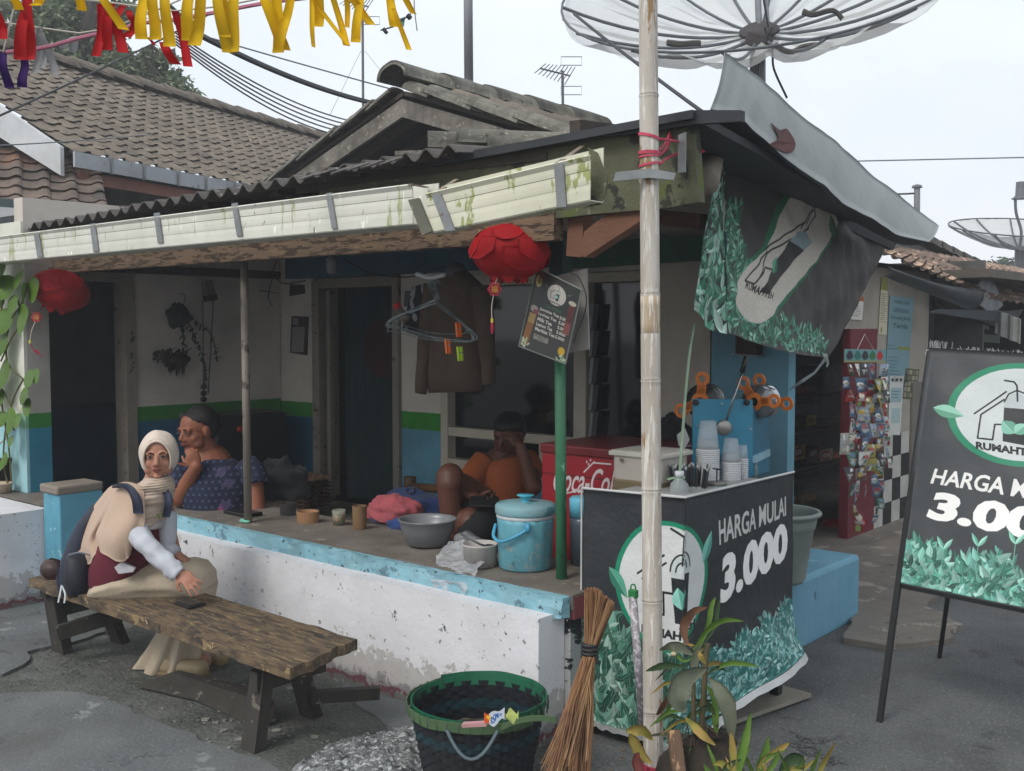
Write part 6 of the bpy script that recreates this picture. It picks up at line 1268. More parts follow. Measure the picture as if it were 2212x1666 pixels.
# ================================================================ people
class Head:
    def __init__(s, c, fwd, up=(0, 0, 1), k=1.0, wide=1.0):
        s.c = Vector(c); s.f = Vector(fwd).normalized(); u = Vector(up); s.r = s.f.cross(u).normalized(); s.u = s.r.cross(s.f).normalized(); s.k = k; s.w = wide
        s.R = Matrix((s.r, s.f, s.u)).transposed()
    def P(s, x, y, z): return s.c + (s.r*(x*s.w) + s.f*y + s.u*z)*s.k
    def e(s, mb, p, r, rot=None): mb.ell(s.P(*p), (r[0]*s.k*s.w, r[1]*s.k, r[2]*s.k), s.R @ rot if rot else s.R, 20, 14)
    def skull(s, mb, ears=True):
        s.e(mb, (0, -.012, .030), (.076, .092, .084)); s.e(mb, (0, .018, -.022), (.064, .068, .080)); s.e(mb, (0, .036, -.072), (.036, .040, .030))
        for q in (-1, 1):
            s.e(mb, (q*.036, .050, -.030), (.026, .026, .028)); s.e(mb, (q*.044, .030, -.060), (.024, .034, .028)); s.e(mb, (q*.011, .090, -.034), (.010, .010, .008))
            s.e(mb, (q*.028, .074, .020), (.026, .014, .010)); s.e(mb, (q*.029, .070, .003), (.020, .014, .011))
            if ears: s.e(mb, (q*.078, -.008, -.006), (.010, .022, .032))
        mb.cap(s.P(0, .080, .008), .010*s.k, s.P(0, .101, -.026), .0125*s.k); s.e(mb, (0, .082, -.056), (.022, .012, .013)); s.e(mb, (0, .070, -.090), (.020, .016, .012))
    def features(s, parent, brow='1c1512', lip='8f5149', squint=.0042, blend='2a1712'):
        EB = M('brow_'+brow, brow, r=.9, bump=0, dirt=0); EY = M('eye_dark', '140e0c', r=.2, bump=0, dirt=0); EW = M('eye_white', 'b5aaa2', r=.3, bump=0, dirt=0); LP = M('lips_'+lip, lip, r=.5, bump=0, dirt=0)
        for q in (-1, 1):
            m = MB(); s.e(m, (q*.030, .0835, .002), (.0145, .004, squint)); build(m, 'eye', EY, parent, smooth=True)
            m = MB(); s.e(m, (q*.030+.009, .0843, .001), (.004, .0035, squint*.7)); s.e(m, (q*.030-.009, .0840, .001), (.004, .0035, squint*.7)); build(m, 'eye_white', EW, parent, smooth=True)
            m = MB(); m.tube(curve([s.P(q*.012, .0885, .018), s.P(q*.028, .0905, .025), s.P(q*.046, .076, .020)], 5), [.0012*s.k]+[.0030*s.k]*8+[.0012*s.k]*2, 6); build(m, 'eyebrow', EB, parent, smooth=True)
            m = MB(); m.tube(curve([s.P(q*.015, .0850, .001), s.P(q*.029, .0885, .0085), s.P(q*.045, .078, .002)], 5), .0015*s.k, 5); build(m, 'eyelid', EB, parent, smooth=True)
        m = MB(); s.e(m, (0, .0925, -.052), (.022, .006, .0045)); s.e(m, (0, .0925, -.060), (.018, .007, .005)); build(m, 'lips', LP, parent, smooth=True)
        m = MB(); s.e(m, (0, .0985, -.0562), (.018, .002, .0012)); build(m, 'mouth_line', M('mouth_dark', '3a1a16', bump=0, dirt=0), parent, smooth=True)
def hand(mb, w, d, pn, s=1.0, curl=(.3, .5, .5), spread=.10, thumb=1, fl=(.072, .080, .074, .058)):
    """wrist, finger direction, direction the palm faces; thumb = side"""
    w = Vector(w); d = Vector(d).normalized(); pn = Vector(pn); pn = (pn - d*pn.dot(d)).normalized(); sd = d.cross(pn).normalized()*thumb
    pc = w + d*.045*s; R = Matrix((sd, d, pn)).transposed()
    mb.ell(pc, (.041*s, .050*s, .015*s), R, 16, 10); mb.cap(w - d*.02*s, .024*s, w+d*.02*s, .023*s)
    tips = []
    for i in range(4):
        o = (1.5-i)*.0195*s; b = w + d*(.082-.004*abs(i-1.3))*s + sd*o; a = spread*(1.5-i); dd = (d + sd*a).normalized(); L = fl[i]*s; ang = 0; p = b-dd*.012*s; rr = .0092*s
        for j, fr in enumerate((.45, .32, .23)):
            ang += curl[j]; v = dd*math.cos(ang) + pn*math.sin(ang); q = p + v*L*fr*(1.25 if j == 0 else 1); mb.cap(p, rr, q, rr*.92, 10); p = q; rr *= .92
        tips.append(p)
    b = w + d*.022*s + sd*.030*s; v = (d*.65 + sd*.65 + pn*.45).normalized(); q = b+v*.038*s; mb.cap(b, .0125*s, q, .011*s); v2 = (d*.85 + sd*.05 + pn*.5).normalized(); mb.cap(q, .0105*s, q+v2*.032*s, .009*s)
    return tips
SKIN1 = M('skin_light', 'a87862', '9e6e5a', r=.55, s=9, bump=.03, spec=.35, dirt=0); SKIN2 = M('skin_tan', '8a5640', '7f4d38', r=.55, s=9, bump=.03, spec=.35, dirt=0); SKIN3 = M('skin_brown', '5f3a2b', '543226', r=.5, s=9, bump=.03, spec=.4, dirt=0)
HAIR = M('black_hair', '0f0d0d', '171414', r=.55, s=40, bump=.4, bs=60, sc=(6, 6, 1), spec=.3, dirt=0)
# ---------------------------------------------------------------- woman in a cream headscarf on the bench
p1 = thing('person', 'woman in a cream headscarf, maroon vest and long beige skirt sitting on the bench', 'person', V(PD(280, 1275, 4.95).x, PD(280, 1275, 4.95).y, BT))
H1 = Head(PD(343, 984, 4.92), -FH*.97 + RT*.20 + V(0, 0, -.02), (-.02, 0, 1), .97, .98)
m = MB(); H1.skull(m, ears=False)
K_ = PD
m.cap(H1.P(0, -.01, -.06), .05, K_(322, 1070, 4.99), .05)
for a, ra, b, rb in [((318, 1075, 5.0), .075, (290, 1150, 5.0), .11), ((290, 1150, 5.0), .12, (262, 1235, 5.0), .14), ((282, 1090, 4.92), .05, (292, 1150, 4.78), .042), ((292, 1150, 4.78), .042, (388, 1236, 4.72), .025),
                     ((352, 1085, 5.0), .05, (362, 1150, 5.02), .04), ((362, 1150, 5.02), .04, (378, 1195, 5.0), .03), ((270, 1250, 5.0), .09, (425, 1250, 5.0), .055), ((275, 1245, 5.12), .09, (435, 1248, 5.10), .05),
                     ((425, 1255, 5.02), .05, (405, 1400, 5.14), .035), ((435, 1252, 5.12), .05, (440, 1385, 5.25), .035)]: m.cap(K_(*a), ra, K_(*b), rb, 14)
hand(m, K_(388, 1236, 4.71), K_(436, 1283, 4.66)-K_(386, 1236, 4.71), K_(400, 1280, 4.80)-K_(400, 1260, 4.70), .86, (.15, .25, .2), .13, -1)
hand(m, K_(378, 1195, 4.99), RT*.8+V(0, 0, -.5), V(0, 0, -1), .9, (.2, .3, .2), .1, 1)
m.cap(K_(395, 1415, 5.14), .035, K_(440, 1428, 5.06), .03); m.cap(K_(440, 1395, 5.24), .035, K_(470, 1408, 5.2), .03)
body = build(m, 'body', SKIN1, p1, vox=.0045, sm=4)
H1.features(p1, brow='2a1e19', lip='8c4d48', squint=.0036)
HJ = M('cream_jersey', 'c9bcae', 'bfb1a2', r=.85, s=6, bump=.25, bs=14, bd=.02, dirt=.03, sheen=.2); HJ2 = M('beige_jersey', 'b7a595', 'ab9888', r=.85, s=6, bump=.3, bs=12, bd=.02, dirt=.03, sheen=.2); CAPE = M('peach_cape', 'b8a08c', 'ae9580', r=.85, s=5, bump=.2, bs=9, bd=.02, dirt=.03, sheen=.2)
# head cover: shell with an oval opening for the face
m = MB(); N_, Mm = 120, 90; vs = []; fs = []
for i in range(Mm+1):
    a = math.pi*i/Mm
    for j in range(N_):
        t = 2*math.pi*j/N_; x, y, z = math.sin(a)*math.cos(t), math.sin(a)*math.sin(t), math.cos(a)
        q = 1 + .012*math.sin(7*math.atan2(x, z+.3)+3*y) + .015*mnoise.noise(V(x*3, y*3, z*3)); vs.append(H1.P(x*.094*q, (-.008+y*.104)*q, .008+z*.113*q))
def inface(v): p = v - H1.c; x, y, z = p.dot(H1.r)/H1.w, p.dot(H1.f), p.dot(H1.u); return y > .01 and (x/.0625)**2 + ((z+.010)/.086)**2 < 1
for i in range(Mm):
    for j in range(N_):
        f = (i*N_+j, i*N_+(j+1) % N_, (i+1)*N_+(j+1) % N_, (i+1)*N_+j)
        if not any(inface(vs[q]) for q in f): fs.append(f)
m.add(vs, fs); hj = build(m, 'headscarf', HJ, p1, smooth=True)
rimp = []
for k in range(48):
    t = 2*math.pi*k/48; x, z = .0635*math.cos(t), -.010+.087*math.sin(t); xx, zz = x/.094, (z-.008)/.113; y = -.008+.104*math.sqrt(max(.05, 1-xx*xx-zz*zz)); rimp.append(H1.P(x, y+.002, z))
build(MB().tube(rimp, .0055, 8, closed=True), 'scarf_hem', HJ, hj, smooth=True)
build(MB().tube([p + (H1.u*.010+H1.f*-.012 if i < 24 else V(0, 0, 0)) for i, p in enumerate(rimp[:25])], .003, 6), 'scarf_fold', HJ2, hj, smooth=True)
D = 4.90
rg = []
pr_ = [((312, 1024), (367, 1034), .060), ((304, 1032), (371, 1041), .085), ((290, 1040), (374, 1048), .105), ((286, 1049), (376, 1056), .115), ((284, 1059), (375, 1066), .115), ((288, 1078), (370, 1086), .12), ((290, 1102), (363, 1108), .12), ((280, 1118), (357, 1124), .125), ((298, 1128), (352, 1132), .12)]
pr2 = []
for i in range(len(pr_)-1):
    for q in range(5):
        f = q/5; a, b = pr_[i], pr_[i+1]; L = [lerp(a[0][0], b[0][0], f), lerp(a[0][1], b[0][1], f)]; R_ = [lerp(a[1][0], b[1][0], f), lerp(a[1][1], b[1][1], f)]; bb = lerp(a[2], b[2], f)
        w = .006*math.sin((i*5+q)*1.9); pr2.append((K_(L[0]-1.4*math.sin((i*5+q)*1.9), L[1]+9, D), K_(R_[0]+1.2*math.sin((i*5+q)*1.9), R_[1]-4, D), bb+w, (.012, 7, (i*5+q)*.16)))
m = MB().loft(pr2, 56)
for i, v in enumerate(m.v):   # folds hanging in a U under the chin
    lx = (v-H1.c).dot(RT); dz = (v-H1.c).z; m.v[i] = v - FH*(.009*math.sin((dz + 1.9*lx*lx*4)*95)) 
build(m, 'scarf_drape', HJ2, p1, smooth=True)
# tunic: white sleeves, maroon vest
WH = M('white_cotton', 'bcc0c8', 'b0b4bd', r=.8, s=6, bump=.35, bs=12, bd=.02, dirt=.03); MAR = M('maroon_cotton', '5c1226', '520f20', r=.8, s=6, bump=.25, bs=12, bd=.02, dirt=.03)
rr_ = lambda a, b, d, w, rp=(0, 1, 0): (K_(*a, d), K_(*b, d), w, rp)
m = MB().loft([rr_((203, 1279), (318, 1228), 4.97, .13), rr_((196, 1262), (330, 1212), 4.97, .14), rr_((196, 1225), (346, 1198), 4.97, .14), rr_((212, 1180), (352, 1170), 4.97, .14), rr_((230, 1130), (356, 1135), 4.97, .13), rr_((250, 1085), (358, 1090), 4.97, .12), rr_((280, 1055), (355, 1062), 4.97, .09)], 40); m.nz(.012, 9, 2)
build(m, 'vest', MAR, p1, smooth=True)
m = MB().loft([rr_((203, 1284), (321, 1232), 4.965, .134), rr_((203, 1278), (321, 1226), 4.965, .136)], 40); build(m, 'vest_hem', M('white_trim', 'c2c0c6', r=.8), p1, smooth=True)
build(MB().grid(lambda u, v: K_(lerp(202, 222, u)+10*(1-v), lerp(1248, 1192, v)-3*u, 4.80), 4, 8, th=.003), 'vest_stripe', M('white_trim2', '9c8f90', r=.8), p1, smooth=True) if False else None
build(MB().poly([K_(x, y, 4.79+.0005*x*0) for x, y in [(247, 1226), (262, 1214), (291, 1228), (287, 1236), (256, 1240)]], FH*.02), 'tunic_patch', M('white_trim', 'c2c0c6'), p1)
m = MB(); c = [(286, 1130, 4.80, .052), (300, 1155, 4.77, .056), (322, 1182, 4.74, .054), (350, 1208, 4.72, .050), (376, 1231, 4.71, .046), (386, 1240, 4.71, .040)]
pts = curve([K_(*q[:3]) for q in c], 5); n = len(pts); m.tube(pts, [lerp(.050, .038, i/(n-1))*(1+.03*math.sin(i*1.7)) for i in range(n)], 26); m.nz(.010, 22, 3); build(m, 'sleeve', WH, p1, smooth=True)
m = MB(); pts = curve([K_(358, 1105, 4.97), K_(360, 1150, 4.97), K_(362, 1180, 4.97), K_(378, 1197, 4.96)], 5); n = len(pts); m.tube(pts, [lerp(.05, .036, i/(n-1)) for i in range(n)], 18); m.nz(.008, 16, 4); build(m, 'sleeve', WH, p1, smooth=True)
m = MB().loft([rr_((296, 1118), (352, 1122), 4.88, .08), rr_((300, 1132), (351, 1134), 4.88, .08), rr_((303, 1141), (350, 1139), 4.88, .076)], 30); build(m, 'collar', M('cream_collar', 'b5aeaa', r=.85), p1, smooth=True)
for a_, cc_ in ((.9, '7a9a5a'), (2.2, '5f7a3c')):
    build(MB().poly([K_(345+8*math.cos(a_), 1117-8*math.sin(a_), 4.795), K_(345+10*math.cos(a_+.35), 1117-10*math.sin(a_+.35), 4.79), K_(345, 1122, 4.795), K_(345+6*math.cos(a_-.4), 1117-6*math.sin(a_-.4), 4.80)], FH*.003), 'green_badge', M('leaf_green_print_'+cc_, cc_, bump=0), p1)
# cape over shoulder and upper arm
net = [[(236, 1056, 5.02), (250, 1047, 4.95), (274, 1042, 4.87), (296, 1046, 4.81), (311, 1060, 4.79)],
       [(208, 1090, 5.03), (228, 1086, 4.95), (252, 1078, 4.85), (292, 1082, 4.76), (313, 1096, 4.77)],
       [(181, 1134, 5.04), (204, 1132, 4.96), (228, 1122, 4.86), (282, 1122, 4.74), (313, 1126, 4.76)],
       [(162, 1174, 5.03), (188, 1178, 4.96), (207, 1158, 4.88), (262, 1166, 4.74), (304, 1150, 4.77)],
       [(153, 1190, 5.01), (194, 1219, 4.95), (213, 1191, 4.86), (264, 1213, 4.77), (284, 1189, 4.79)]]
rows = [curve([V(*q) for q in r_], 8) for r_ in net]; cols = [curve([r_[i] for r_ in rows], 8) for i in range(len(rows[0]))]
def capef(u, v):
    q = cols[int(round(u*(len(cols)-1)))][int(round(v*(len(cols[0])-1)))]; p = K_(q.x, q.y, q.z)
    cr = math.exp(-((u-.42-.05*v)/.05)**2); f = .022*cr*(.3+v) - .010*math.sin(u*19+v*2)*v + .010*mnoise.noise(p*9) + .006*math.sin(u*40-v*5)*v*v
    return p + FH*f
build(MB().grid(capef, len(cols)-1, len(cols[0])-1, th=.006), 'cape', CAPE, p1, smooth=True)
# long skirt and shoes
SK = M('crinkled_skirt', 'b5a793', 'a89a86', r=.85, s=5, bump=.4, bs=60, bd=.012, sc=(2, 2, .5), dirt=.03)
m = MB().loft([rr_((206, 1262), (209, 1284), 5.0, .12), rr_((222, 1244), (226, 1293), 4.98, .15), rr_((262, 1222), (268, 1297), 4.97, .16, (.02, 6, 0)), rr_((320, 1212), (326, 1291), 4.98, .155, (.03, 6, .4)), rr_((375, 1208), (384, 1286), 4.99, .15, (.03, 6, .8)), rr_((415, 1208), (424, 1292), 5.0, .15, (.025, 5, 1)), rr_((440, 1215), (446, 1300), 5.03, .14, (.02, 5, 1.3)), rr_((456, 1228), (457, 1298), 5.05, .11), rr_((463, 1248), (463, 1282), 5.06, .05)], 90); m.nz(.012, 7, 12)
sk2 = MB(); 
for i, v in enumerate(m.v): m.v[i] = v - FH*.006*math.sin((v.dot(RT)*.5+v.z)*110+mnoise.noise(v*5)*5)
build(m, 'skirt', SK, p1, smooth=True)
m = MB().loft([rr_((384, 1262), (464, 1262), 5.04, .14), rr_((370, 1310), (458, 1310), 5.10, .15, (.03, 9, 0)), rr_((345, 1360), (452, 1362), 5.13, .16, (.06, 9, .2)), rr_((322, 1400), (450, 1405), 5.14, .165, (.09, 9, .4)), rr_((303, 1428), (449, 1436), 5.14, .165, (.12, 9, .5)), rr_((301, 1432), (449, 1441), 5.14, .162, (.12, 9, .5))], 72, ends=False); build(m, 'skirt_fall', SK, p1, smooth=True)
SHOE = M('cream_shoe', 'a89878', '9c8b6b', r=.5, s=8, bump=.1); SOLE = M('tan_sole', '8f7a55', r=.6)
for (a, b, d_) in (((340, 1434), (432, 1438), 5.02), ((440, 1400), (474, 1404), 5.20)):
    m = MB(); A_, B_ = K_(*a, d_), K_(*b, d_-.03); A_.z = .04; B_.z = .036; m.cap(A_, .036, B_, .042, 16); m.cap(lerp(A_, B_, .2)+V(0, 0, .02), .035, lerp(A_, B_, .6)+V(0, 0, .01), .03); sh_ = build(m, 'shoe', SHOE, p1, vox=.006, sm=3)
    m = MB(); A2, B2 = A_.copy(), B_.copy(); A2.z = B2.z = .012; m.cap(A2, .040, B2, .047, 18)
    for i, v in enumerate(m.v): m.v[i] = V(v.x, v.y, .001+max(0, min(.02, v.z)))
    build(m, 'sole', SOLE, sh_, smooth=False)
# backpack
bpk = thing('backpack', 'navy blue backpack worn by the woman in the cream headscarf', 'backpack', K_(170, 1284, 5.1))
NV = M('navy_nylon', '1c2438', '161d2f', r=.6, s=6, bump=.3, bs=14, bd=.015); NV2 = M('dark_navy', '141a28', '10141f', r=.6, s=6, bump=.3, bs=14)
m = MB().loft([rr_((238, 1062), (256, 1066), 5.10, .05), rr_((200, 1092), (246, 1094), 5.11, .10), rr_((172, 1125), (232, 1125), 5.12, .12), rr_((152, 1165), (222, 1165), 5.12, .13), rr_((138, 1205), (214, 1205), 5.12, .135), rr_((128, 1245), (210, 1245), 5.11, .135), rr_((132, 1272), (208, 1275), 5.10, .125), rr_((146, 1286), (204, 1287), 5.09, .09)], 36); m.nz(.012, 7, 15); build(m, 'pack_body', NV, bpk, smooth=True)
m = MB().loft([rr_((152, 1192), (196, 1194), 5.02, .07), rr_((146, 1205), (204, 1208), 5.01, .09), rr_((140, 1245), (208, 1245), 5.0, .10), rr_((148, 1278), (206, 1280), 5.0, .09), rr_((160, 1286), (200, 1287), 5.0, .06)], 30); m.nz(.01, 8, 17); build(m, 'front_pocket', NV2, bpk, smooth=True)
build(MB().tube(curve([K_(148, 1200, 4.93), K_(170, 1194, 4.91), K_(196, 1200, 4.92)], 5), .004, 6), 'zip', M('grey_zip', '6b7280', bump=0), bpk)
ST = M('navy_webbing', '20283f', '1a2136', r=.7, s=20, bump=.2)
def strap(pts, w, name='strap'):
    P = curve([K_(*p) for p in pts], 6); m = MB(); n = len(P)
    m.grid(lambda u, v: P[min(int(u*(n-1)+.5), n-1)] + RT*((v-.5)*w), n-1, 2, th=.012); return build(m, name, ST, bpk, smooth=True)
strap([(252, 1049, 4.88), (264, 1044, 4.79), (282, 1056, 4.73), (294, 1080, 4.71), (298, 1110, 4.72)], .042)
strap([(352, 1052, 4.86), (362, 1068, 4.82), (363, 1090, 4.80), (358, 1118, 4.82)], .034)
strap([(135, 1220, 5.02), (130, 1245, 5.0), (134, 1268, 4.98)], .03, 'side_strap')
tag(build(MB().ell(PD(116, 1232, 5.25), (.07, .06, .055), n=20, m=12).nz(.012, 9, 4), 'brown_bag', M('brown_leather', '3a2420', '2c1b18', r=.5, s=8, bump=.3), smooth=True), 'small dark brown bag at the left end of the bench behind the backpack', 'bag')

# ---------------------------------------------------------------- woman in the navy patterned blouse behind the ledge
p2 = thing('person', 'woman in a navy star-patterned blouse resting her chin on her fist behind the ledge', 'person', V(PD(460, 1120, 6.35).x, PD(460, 1120, 6.35).y, .36))
Dp = 6.22; H2 = Head(PD(424, 930, Dp), -RT*.62 - FH*.76 + V(0, 0, -.14), (0, 0, 1), 1.10, 1.10)
m = MB(); H2.skull(m); m.cap(H2.P(0, -.02, -.05), .075, PD(450, 1000, 6.28), .085)
for a, ra, b, rb in [((450, 1010, 6.3), .15, (470, 1120, 6.35), .19), ((388, 1025, 6.2), .070, (388, 1072, 6.16), .062), ((390, 1074, 6.15), .058, (424, 1008, 6.05), .034), ((545, 1030, 6.22), .062, (556, 1110, 6.15), .05), ((556, 1110, 6.15), .046, (500, 1128, 6.0), .03), ((470, 1130, 6.3), .17, (500, 1150, 6.3), .15)]: m.cap(PD(*a), ra, PD(*b), rb, 16)
m.ell(H2.P(0, .03, -.085), (.05, .05, .035))
hand(m, PD(424, 1008, 6.05), PD(414, 976, 6.04)-PD(424, 1008, 6.05), RT*-.3-FH*.2+V(0, 0, .3)+FH*.9, 1.02, (.7, 1.3, .8), .04, 1)
build(m, 'body', SKIN2, p2, vox=.006, sm=5)
H2.features(p2, brow='1c1310', lip='7a4038', squint=.0045)
m = MB(); H2.e(m, (0, -.036, .052), (.086, .088, .080)); H2.e(m, (0, -.055, .015), (.084, .075, .085)); H2.e(m, (.0, -.125, .02), (.050, .045, .050)); H2.e(m, (0, -.022, .054), (.079, .089, .066)); build(m, 'hair', HAIR, p2, vox=.006, sm=3)
cp = Canvas(0, 0, .5, .5, 420, '1a2038'); rp = random.Random(4)
for i in range(14):
    for j in range(14):
        x, y = (i+.5*(j % 2))*.5/14, j*.5/14
        for a in (.78, 2.35): cp.line([(x-.009*math.cos(a), y-.009*math.sin(a)), (x+.009*math.cos(a), y+.009*math.sin(a))], .0022, '5a6484')
for k in range(9):
    x, y = rp.uniform(.05, .45), rp.uniform(.05, .45); c = rp.choice(['8a2f6c', '3a3f63', '4a3f66', '9a3f74'])
    for q in range(16): a = q*.39; cp.leaf(x, y, rp.uniform(.02, .04), .010, a, c, [z*.8 for z in lin(c)])
BL = M('star_blouse', 'ffffff', r=.85, bump=.3, bs=10, bd=.02, img=cp.image('blouse_print'), dirt=.03)
[setattr(n, 'extension', 'REPEAT') for n in BL.node_tree.nodes if n.type == 'TEX_IMAGE']
def puv(m):
    for i, v in enumerate(m.v): m.uv[i] = (v.dot(RT)*2, v.z*2)
    return m
m = MB().loft([(PD(428, 992, 6.28), PD(474, 982, 6.28), .09), (PD(398, 1002, 6.28), PD(512, 996, 6.28), .15), (PD(376, 1022, 6.27), PD(545, 1010, 6.27), .19), (PD(374, 1050, 6.27), PD(548, 1040, 6.27), .21), (PD(388, 1080, 6.28), PD(550, 1080, 6.28), .22), (PD(400, 1112, 6.3), PD(560, 1115, 6.3), .23), (PD(405, 1150, 6.3), PD(570, 1150, 6.3), .22)], 48); m.nz(.016, 6, 3); build(puv(m), 'blouse', BL, p2, smooth=True)
for pts, w in (([PD(396, 1010, 6.2), PD(386, 1035, 6.18), PD(386, 1054, 6.17)], .088), ([PD(530, 1005, 6.25), PD(545, 1025, 6.22), PD(550, 1048, 6.2)], .085)):
    P = curve(pts, 5); m = MB().tube(P, [w*(.9+.1*i/len(P)) for i in range(len(P))], 20); build(puv(m), 'sleeve', BL, p2, smooth=True)
build(MB().lathe([(.036, -.003), (.038, 0), (.036, .003)], lerp(PD(390, 1074, 6.15), PD(424, 1008, 6.05), .72), 20, rot=(PD(424, 1008, 6.05)-PD(390, 1074, 6.15)).to_track_quat('Z', 'Y').to_matrix()), 'bracelet', M('silver', 'b5b5b0', r=.3, metal=.8, bump=0), p2, smooth=True)

# ---------------------------------------------------------------- man in the orange shirt
p3 = thing('person', 'man in an orange t-shirt leaning his temple on his hand below the window', 'person', V(PD(1070, 1130, 6.0).x, PD(1070, 1130, 6.0).y, .36))
H3 = Head(PD(1098, 940, 5.92), -FH*.85 - RT*.45 + V(0, 0, -.28), RT*.12+V(0, 0, 1), 1.0, 1.05)
m = MB(); H3.skull(m); m.cap(H3.P(0, -.02, -.06), .06, PD(1095, 990, 6.0), .068)
for a, ra, b, rb in [((1090, 1010, 6.0), .13, (1080, 1110, 6.0), .15), ((1042, 1002, 5.96), .065, (1003, 1052, 5.85), .048), ((1003, 1054, 5.85), .045, (1026, 1078, 5.62), .030),
                     ((1140, 998, 5.96), .062, (1152, 1052, 5.80), .048), ((1152, 1054, 5.80), .046, (1124, 965, 5.80), .030),
                     ((1075, 1120, 6.0), .13, (972, 1040, 5.65), .078), ((972, 1030, 5.62), .074, (972, 1045, 5.60), .070), ((970, 1045, 5.60), .066, (978, 1170, 5.62), .052), ((1080, 1130, 6.0), .13, (1020, 1130, 5.6), .09)]: m.cap(PD(*a), ra, PD(*b), rb, 16)
hand(m, PD(1124, 965, 5.80), PD(1106, 942, 5.80)-PD(1124, 965, 5.80), -FH*.2-RT*.4+FH*.6, .95, (.5, .6, .4), .14, -1)
hand(m, PD(1022, 1074, 5.63), RT*.7-V(0, 0, .15)-FH*.3, V(0, 0, 1)-FH*.3, .98, (.4, .7, .5), .05, -1)
build(m, 'body', SKIN3, p3, vox=.006, sm=5)
H3.features(p3, brow='120d0b', lip='5a3430', squint=.004)
m = MB(); H3.e(m, (0, -.028, .052), (.084, .090, .076)); H3.e(m, (0, -.05, .01), (.080, .07, .075)); H3.e(m, (0, -.006, .060), (.080, .086, .056)); build(m, 'hair', HAIR, p3, vox=.006, sm=3)
OT = M('orange_cotton', '8f4a22', '85431e', r=.9, s=6, bump=.3, bs=10, bd=.02, dirt=.05)
m = MB().loft([(PD(1070, 986, 5.98), PD(1126, 984, 5.98), .07), (PD(1045, 992, 5.98), PD(1140, 988, 5.98), .11), (PD(1030, 1010, 5.97), PD(1150, 1005, 5.97), .13), (PD(1030, 1040, 5.97), PD(1148, 1040, 5.97), .14), (PD(1036, 1075, 5.97), PD(1144, 1078, 5.97), .15), (PD(1040, 1120, 5.97), PD(1140, 1125, 5.97), .16)], 40); m.nz(.012, 7, 3); build(m, 'shirt', OT, p3, smooth=True)
for pts in ([PD(1048, 998, 5.96), PD(1030, 1018, 5.92), PD(1014, 1038, 5.88)], [PD(1134, 994, 5.96), PD(1144, 1010, 5.92), PD(1148, 1024, 5.88)]):
    P = curve(pts, 5); build(MB().tube(P, [.078-.01*i/len(P) for i in range(len(P))], 20), 'sleeve', OT, p3, smooth=True)
m = MB(); m.cap(PD(1080, 1130, 6.0), .155, PD(1010, 1085, 5.75), .10, 20); m.cap(PD(1080, 1135, 5.95), .15, PD(1030, 1140, 5.6), .11, 20); build(m, 'shorts', M('black_shorts', '14171c', '101317', r=.9, s=5, bump=.3, bs=10), p3, vox=.012, sm=3)
hp_ = thing('handheld_phone', 'dark phone held in the lap of the man in the orange shirt', 'phone', PD(1042, 1083, 5.55))
build(MB().box(PD(1045, 1084, 5.55), (.15, .012, .075), Matrix.Rotation(D2R(35), 3, 'Z') @ Matrix.Rotation(D2R(-55), 3, 'X')), 'case', M('black_case', '17191c'), hp_, bev=.003)
build(MB().box((PY(1090, 1150, 1.25).x, 1.28, .42), (1.0, .55, .10)), 'porch_seat', M('dark_seat', '2a2420', '221d19', r=.8, s=6, bump=.2), wb)
# ================================================================ red lanterns
LRED = M('lantern_red', 'c4101c', 'ac0c18', r=.75, s=5, bump=.3, bs=12, tl=.35, dirt=0); 
def lantern(c, rx, rz, tiltv, label, charm, seed, squash=1.):
    t = thing('lantern', label, 'lantern', c, 'red fabric lanterns'); rr = random.Random(seed); q = V(0, 0, 1).rotation_difference(Vector(tiltv).normalized()).to_matrix()
    m = MB(); m.ell(V(0, 0, 0), (1, 1, 1), n=60, m=36)
    for i, v in enumerate(m.v):
        a = math.atan2(v.y, v.x); w = 1+.05*abs(math.sin(a*4+v.z*2))-.03+.05*mnoise.noise(v*2+V(seed, 0, 0)); m.v[i] = c + q @ V(v.x*rx*w, v.y*rx*w, v.z*rz*w)
    build(m, 'fabric_body', LRED, t, smooth=True)
    for k in range(11):      # overlapping petals
        a0 = k*2*math.pi/11*1.0+rr.uniform(-.2, .2); z0 = rr.choice((-.6, -.25, .1, .45)); 
        def pet(u, v, a0=a0, z0=z0):
            s_ = (u-.5)*1.5; a = a0+s_*.75; ph = lerp(z0-.05, min(z0+.75, 1.0), v); w = math.sin(v*math.pi)**.5*0+1; ph = ph - .22*(abs(s_)*1.6)**2*(1-v)*-1
            rad = math.sqrt(max(.02, 1-min(.98, ph*ph)))*(1.045+.05*(1-v)**3); return c + q @ V(math.cos(a)*rad*rx, math.sin(a)*rad*rx, ph*rz)
        build(MB().grid(pet, 14, 8, th=.0015), 'petal', LRED, t, smooth=True)
    for k in range(7):       # loose tips under it
        a = k*2*math.pi/7; b = c + q @ V(math.cos(a)*rx*.35, math.sin(a)*rx*.35, -rz*.86)
        build(MB().grid(lambda u, v: b + q @ (V(math.cos(a+1.57), math.sin(a+1.57), 0)*((u-.5)*rx*.34*(1-v**2)) + V(math.cos(a)*.02, math.sin(a)*.02, -v*rz*.26)), 4, 4, th=.001), 'petal_tip', LRED, t)
    return t, q
PKR = M('charm_pink', 'c8203c', r=.5, bump=0, dirt=0); GOLD = M('charm_gold', 'e0a43a', r=.4, bump=0, dirt=0); DKR = M('charm_dark_red', '8a1020', r=.5, bump=0, dirt=0); CORD = M('charm_cord', 'c9bcae', r=.7, bump=0); TAS = M('tassel_red', 'a01838', r=.7, bump=0); YB = M('yellow_bead', 'd9d040', r=.4, bump=0)
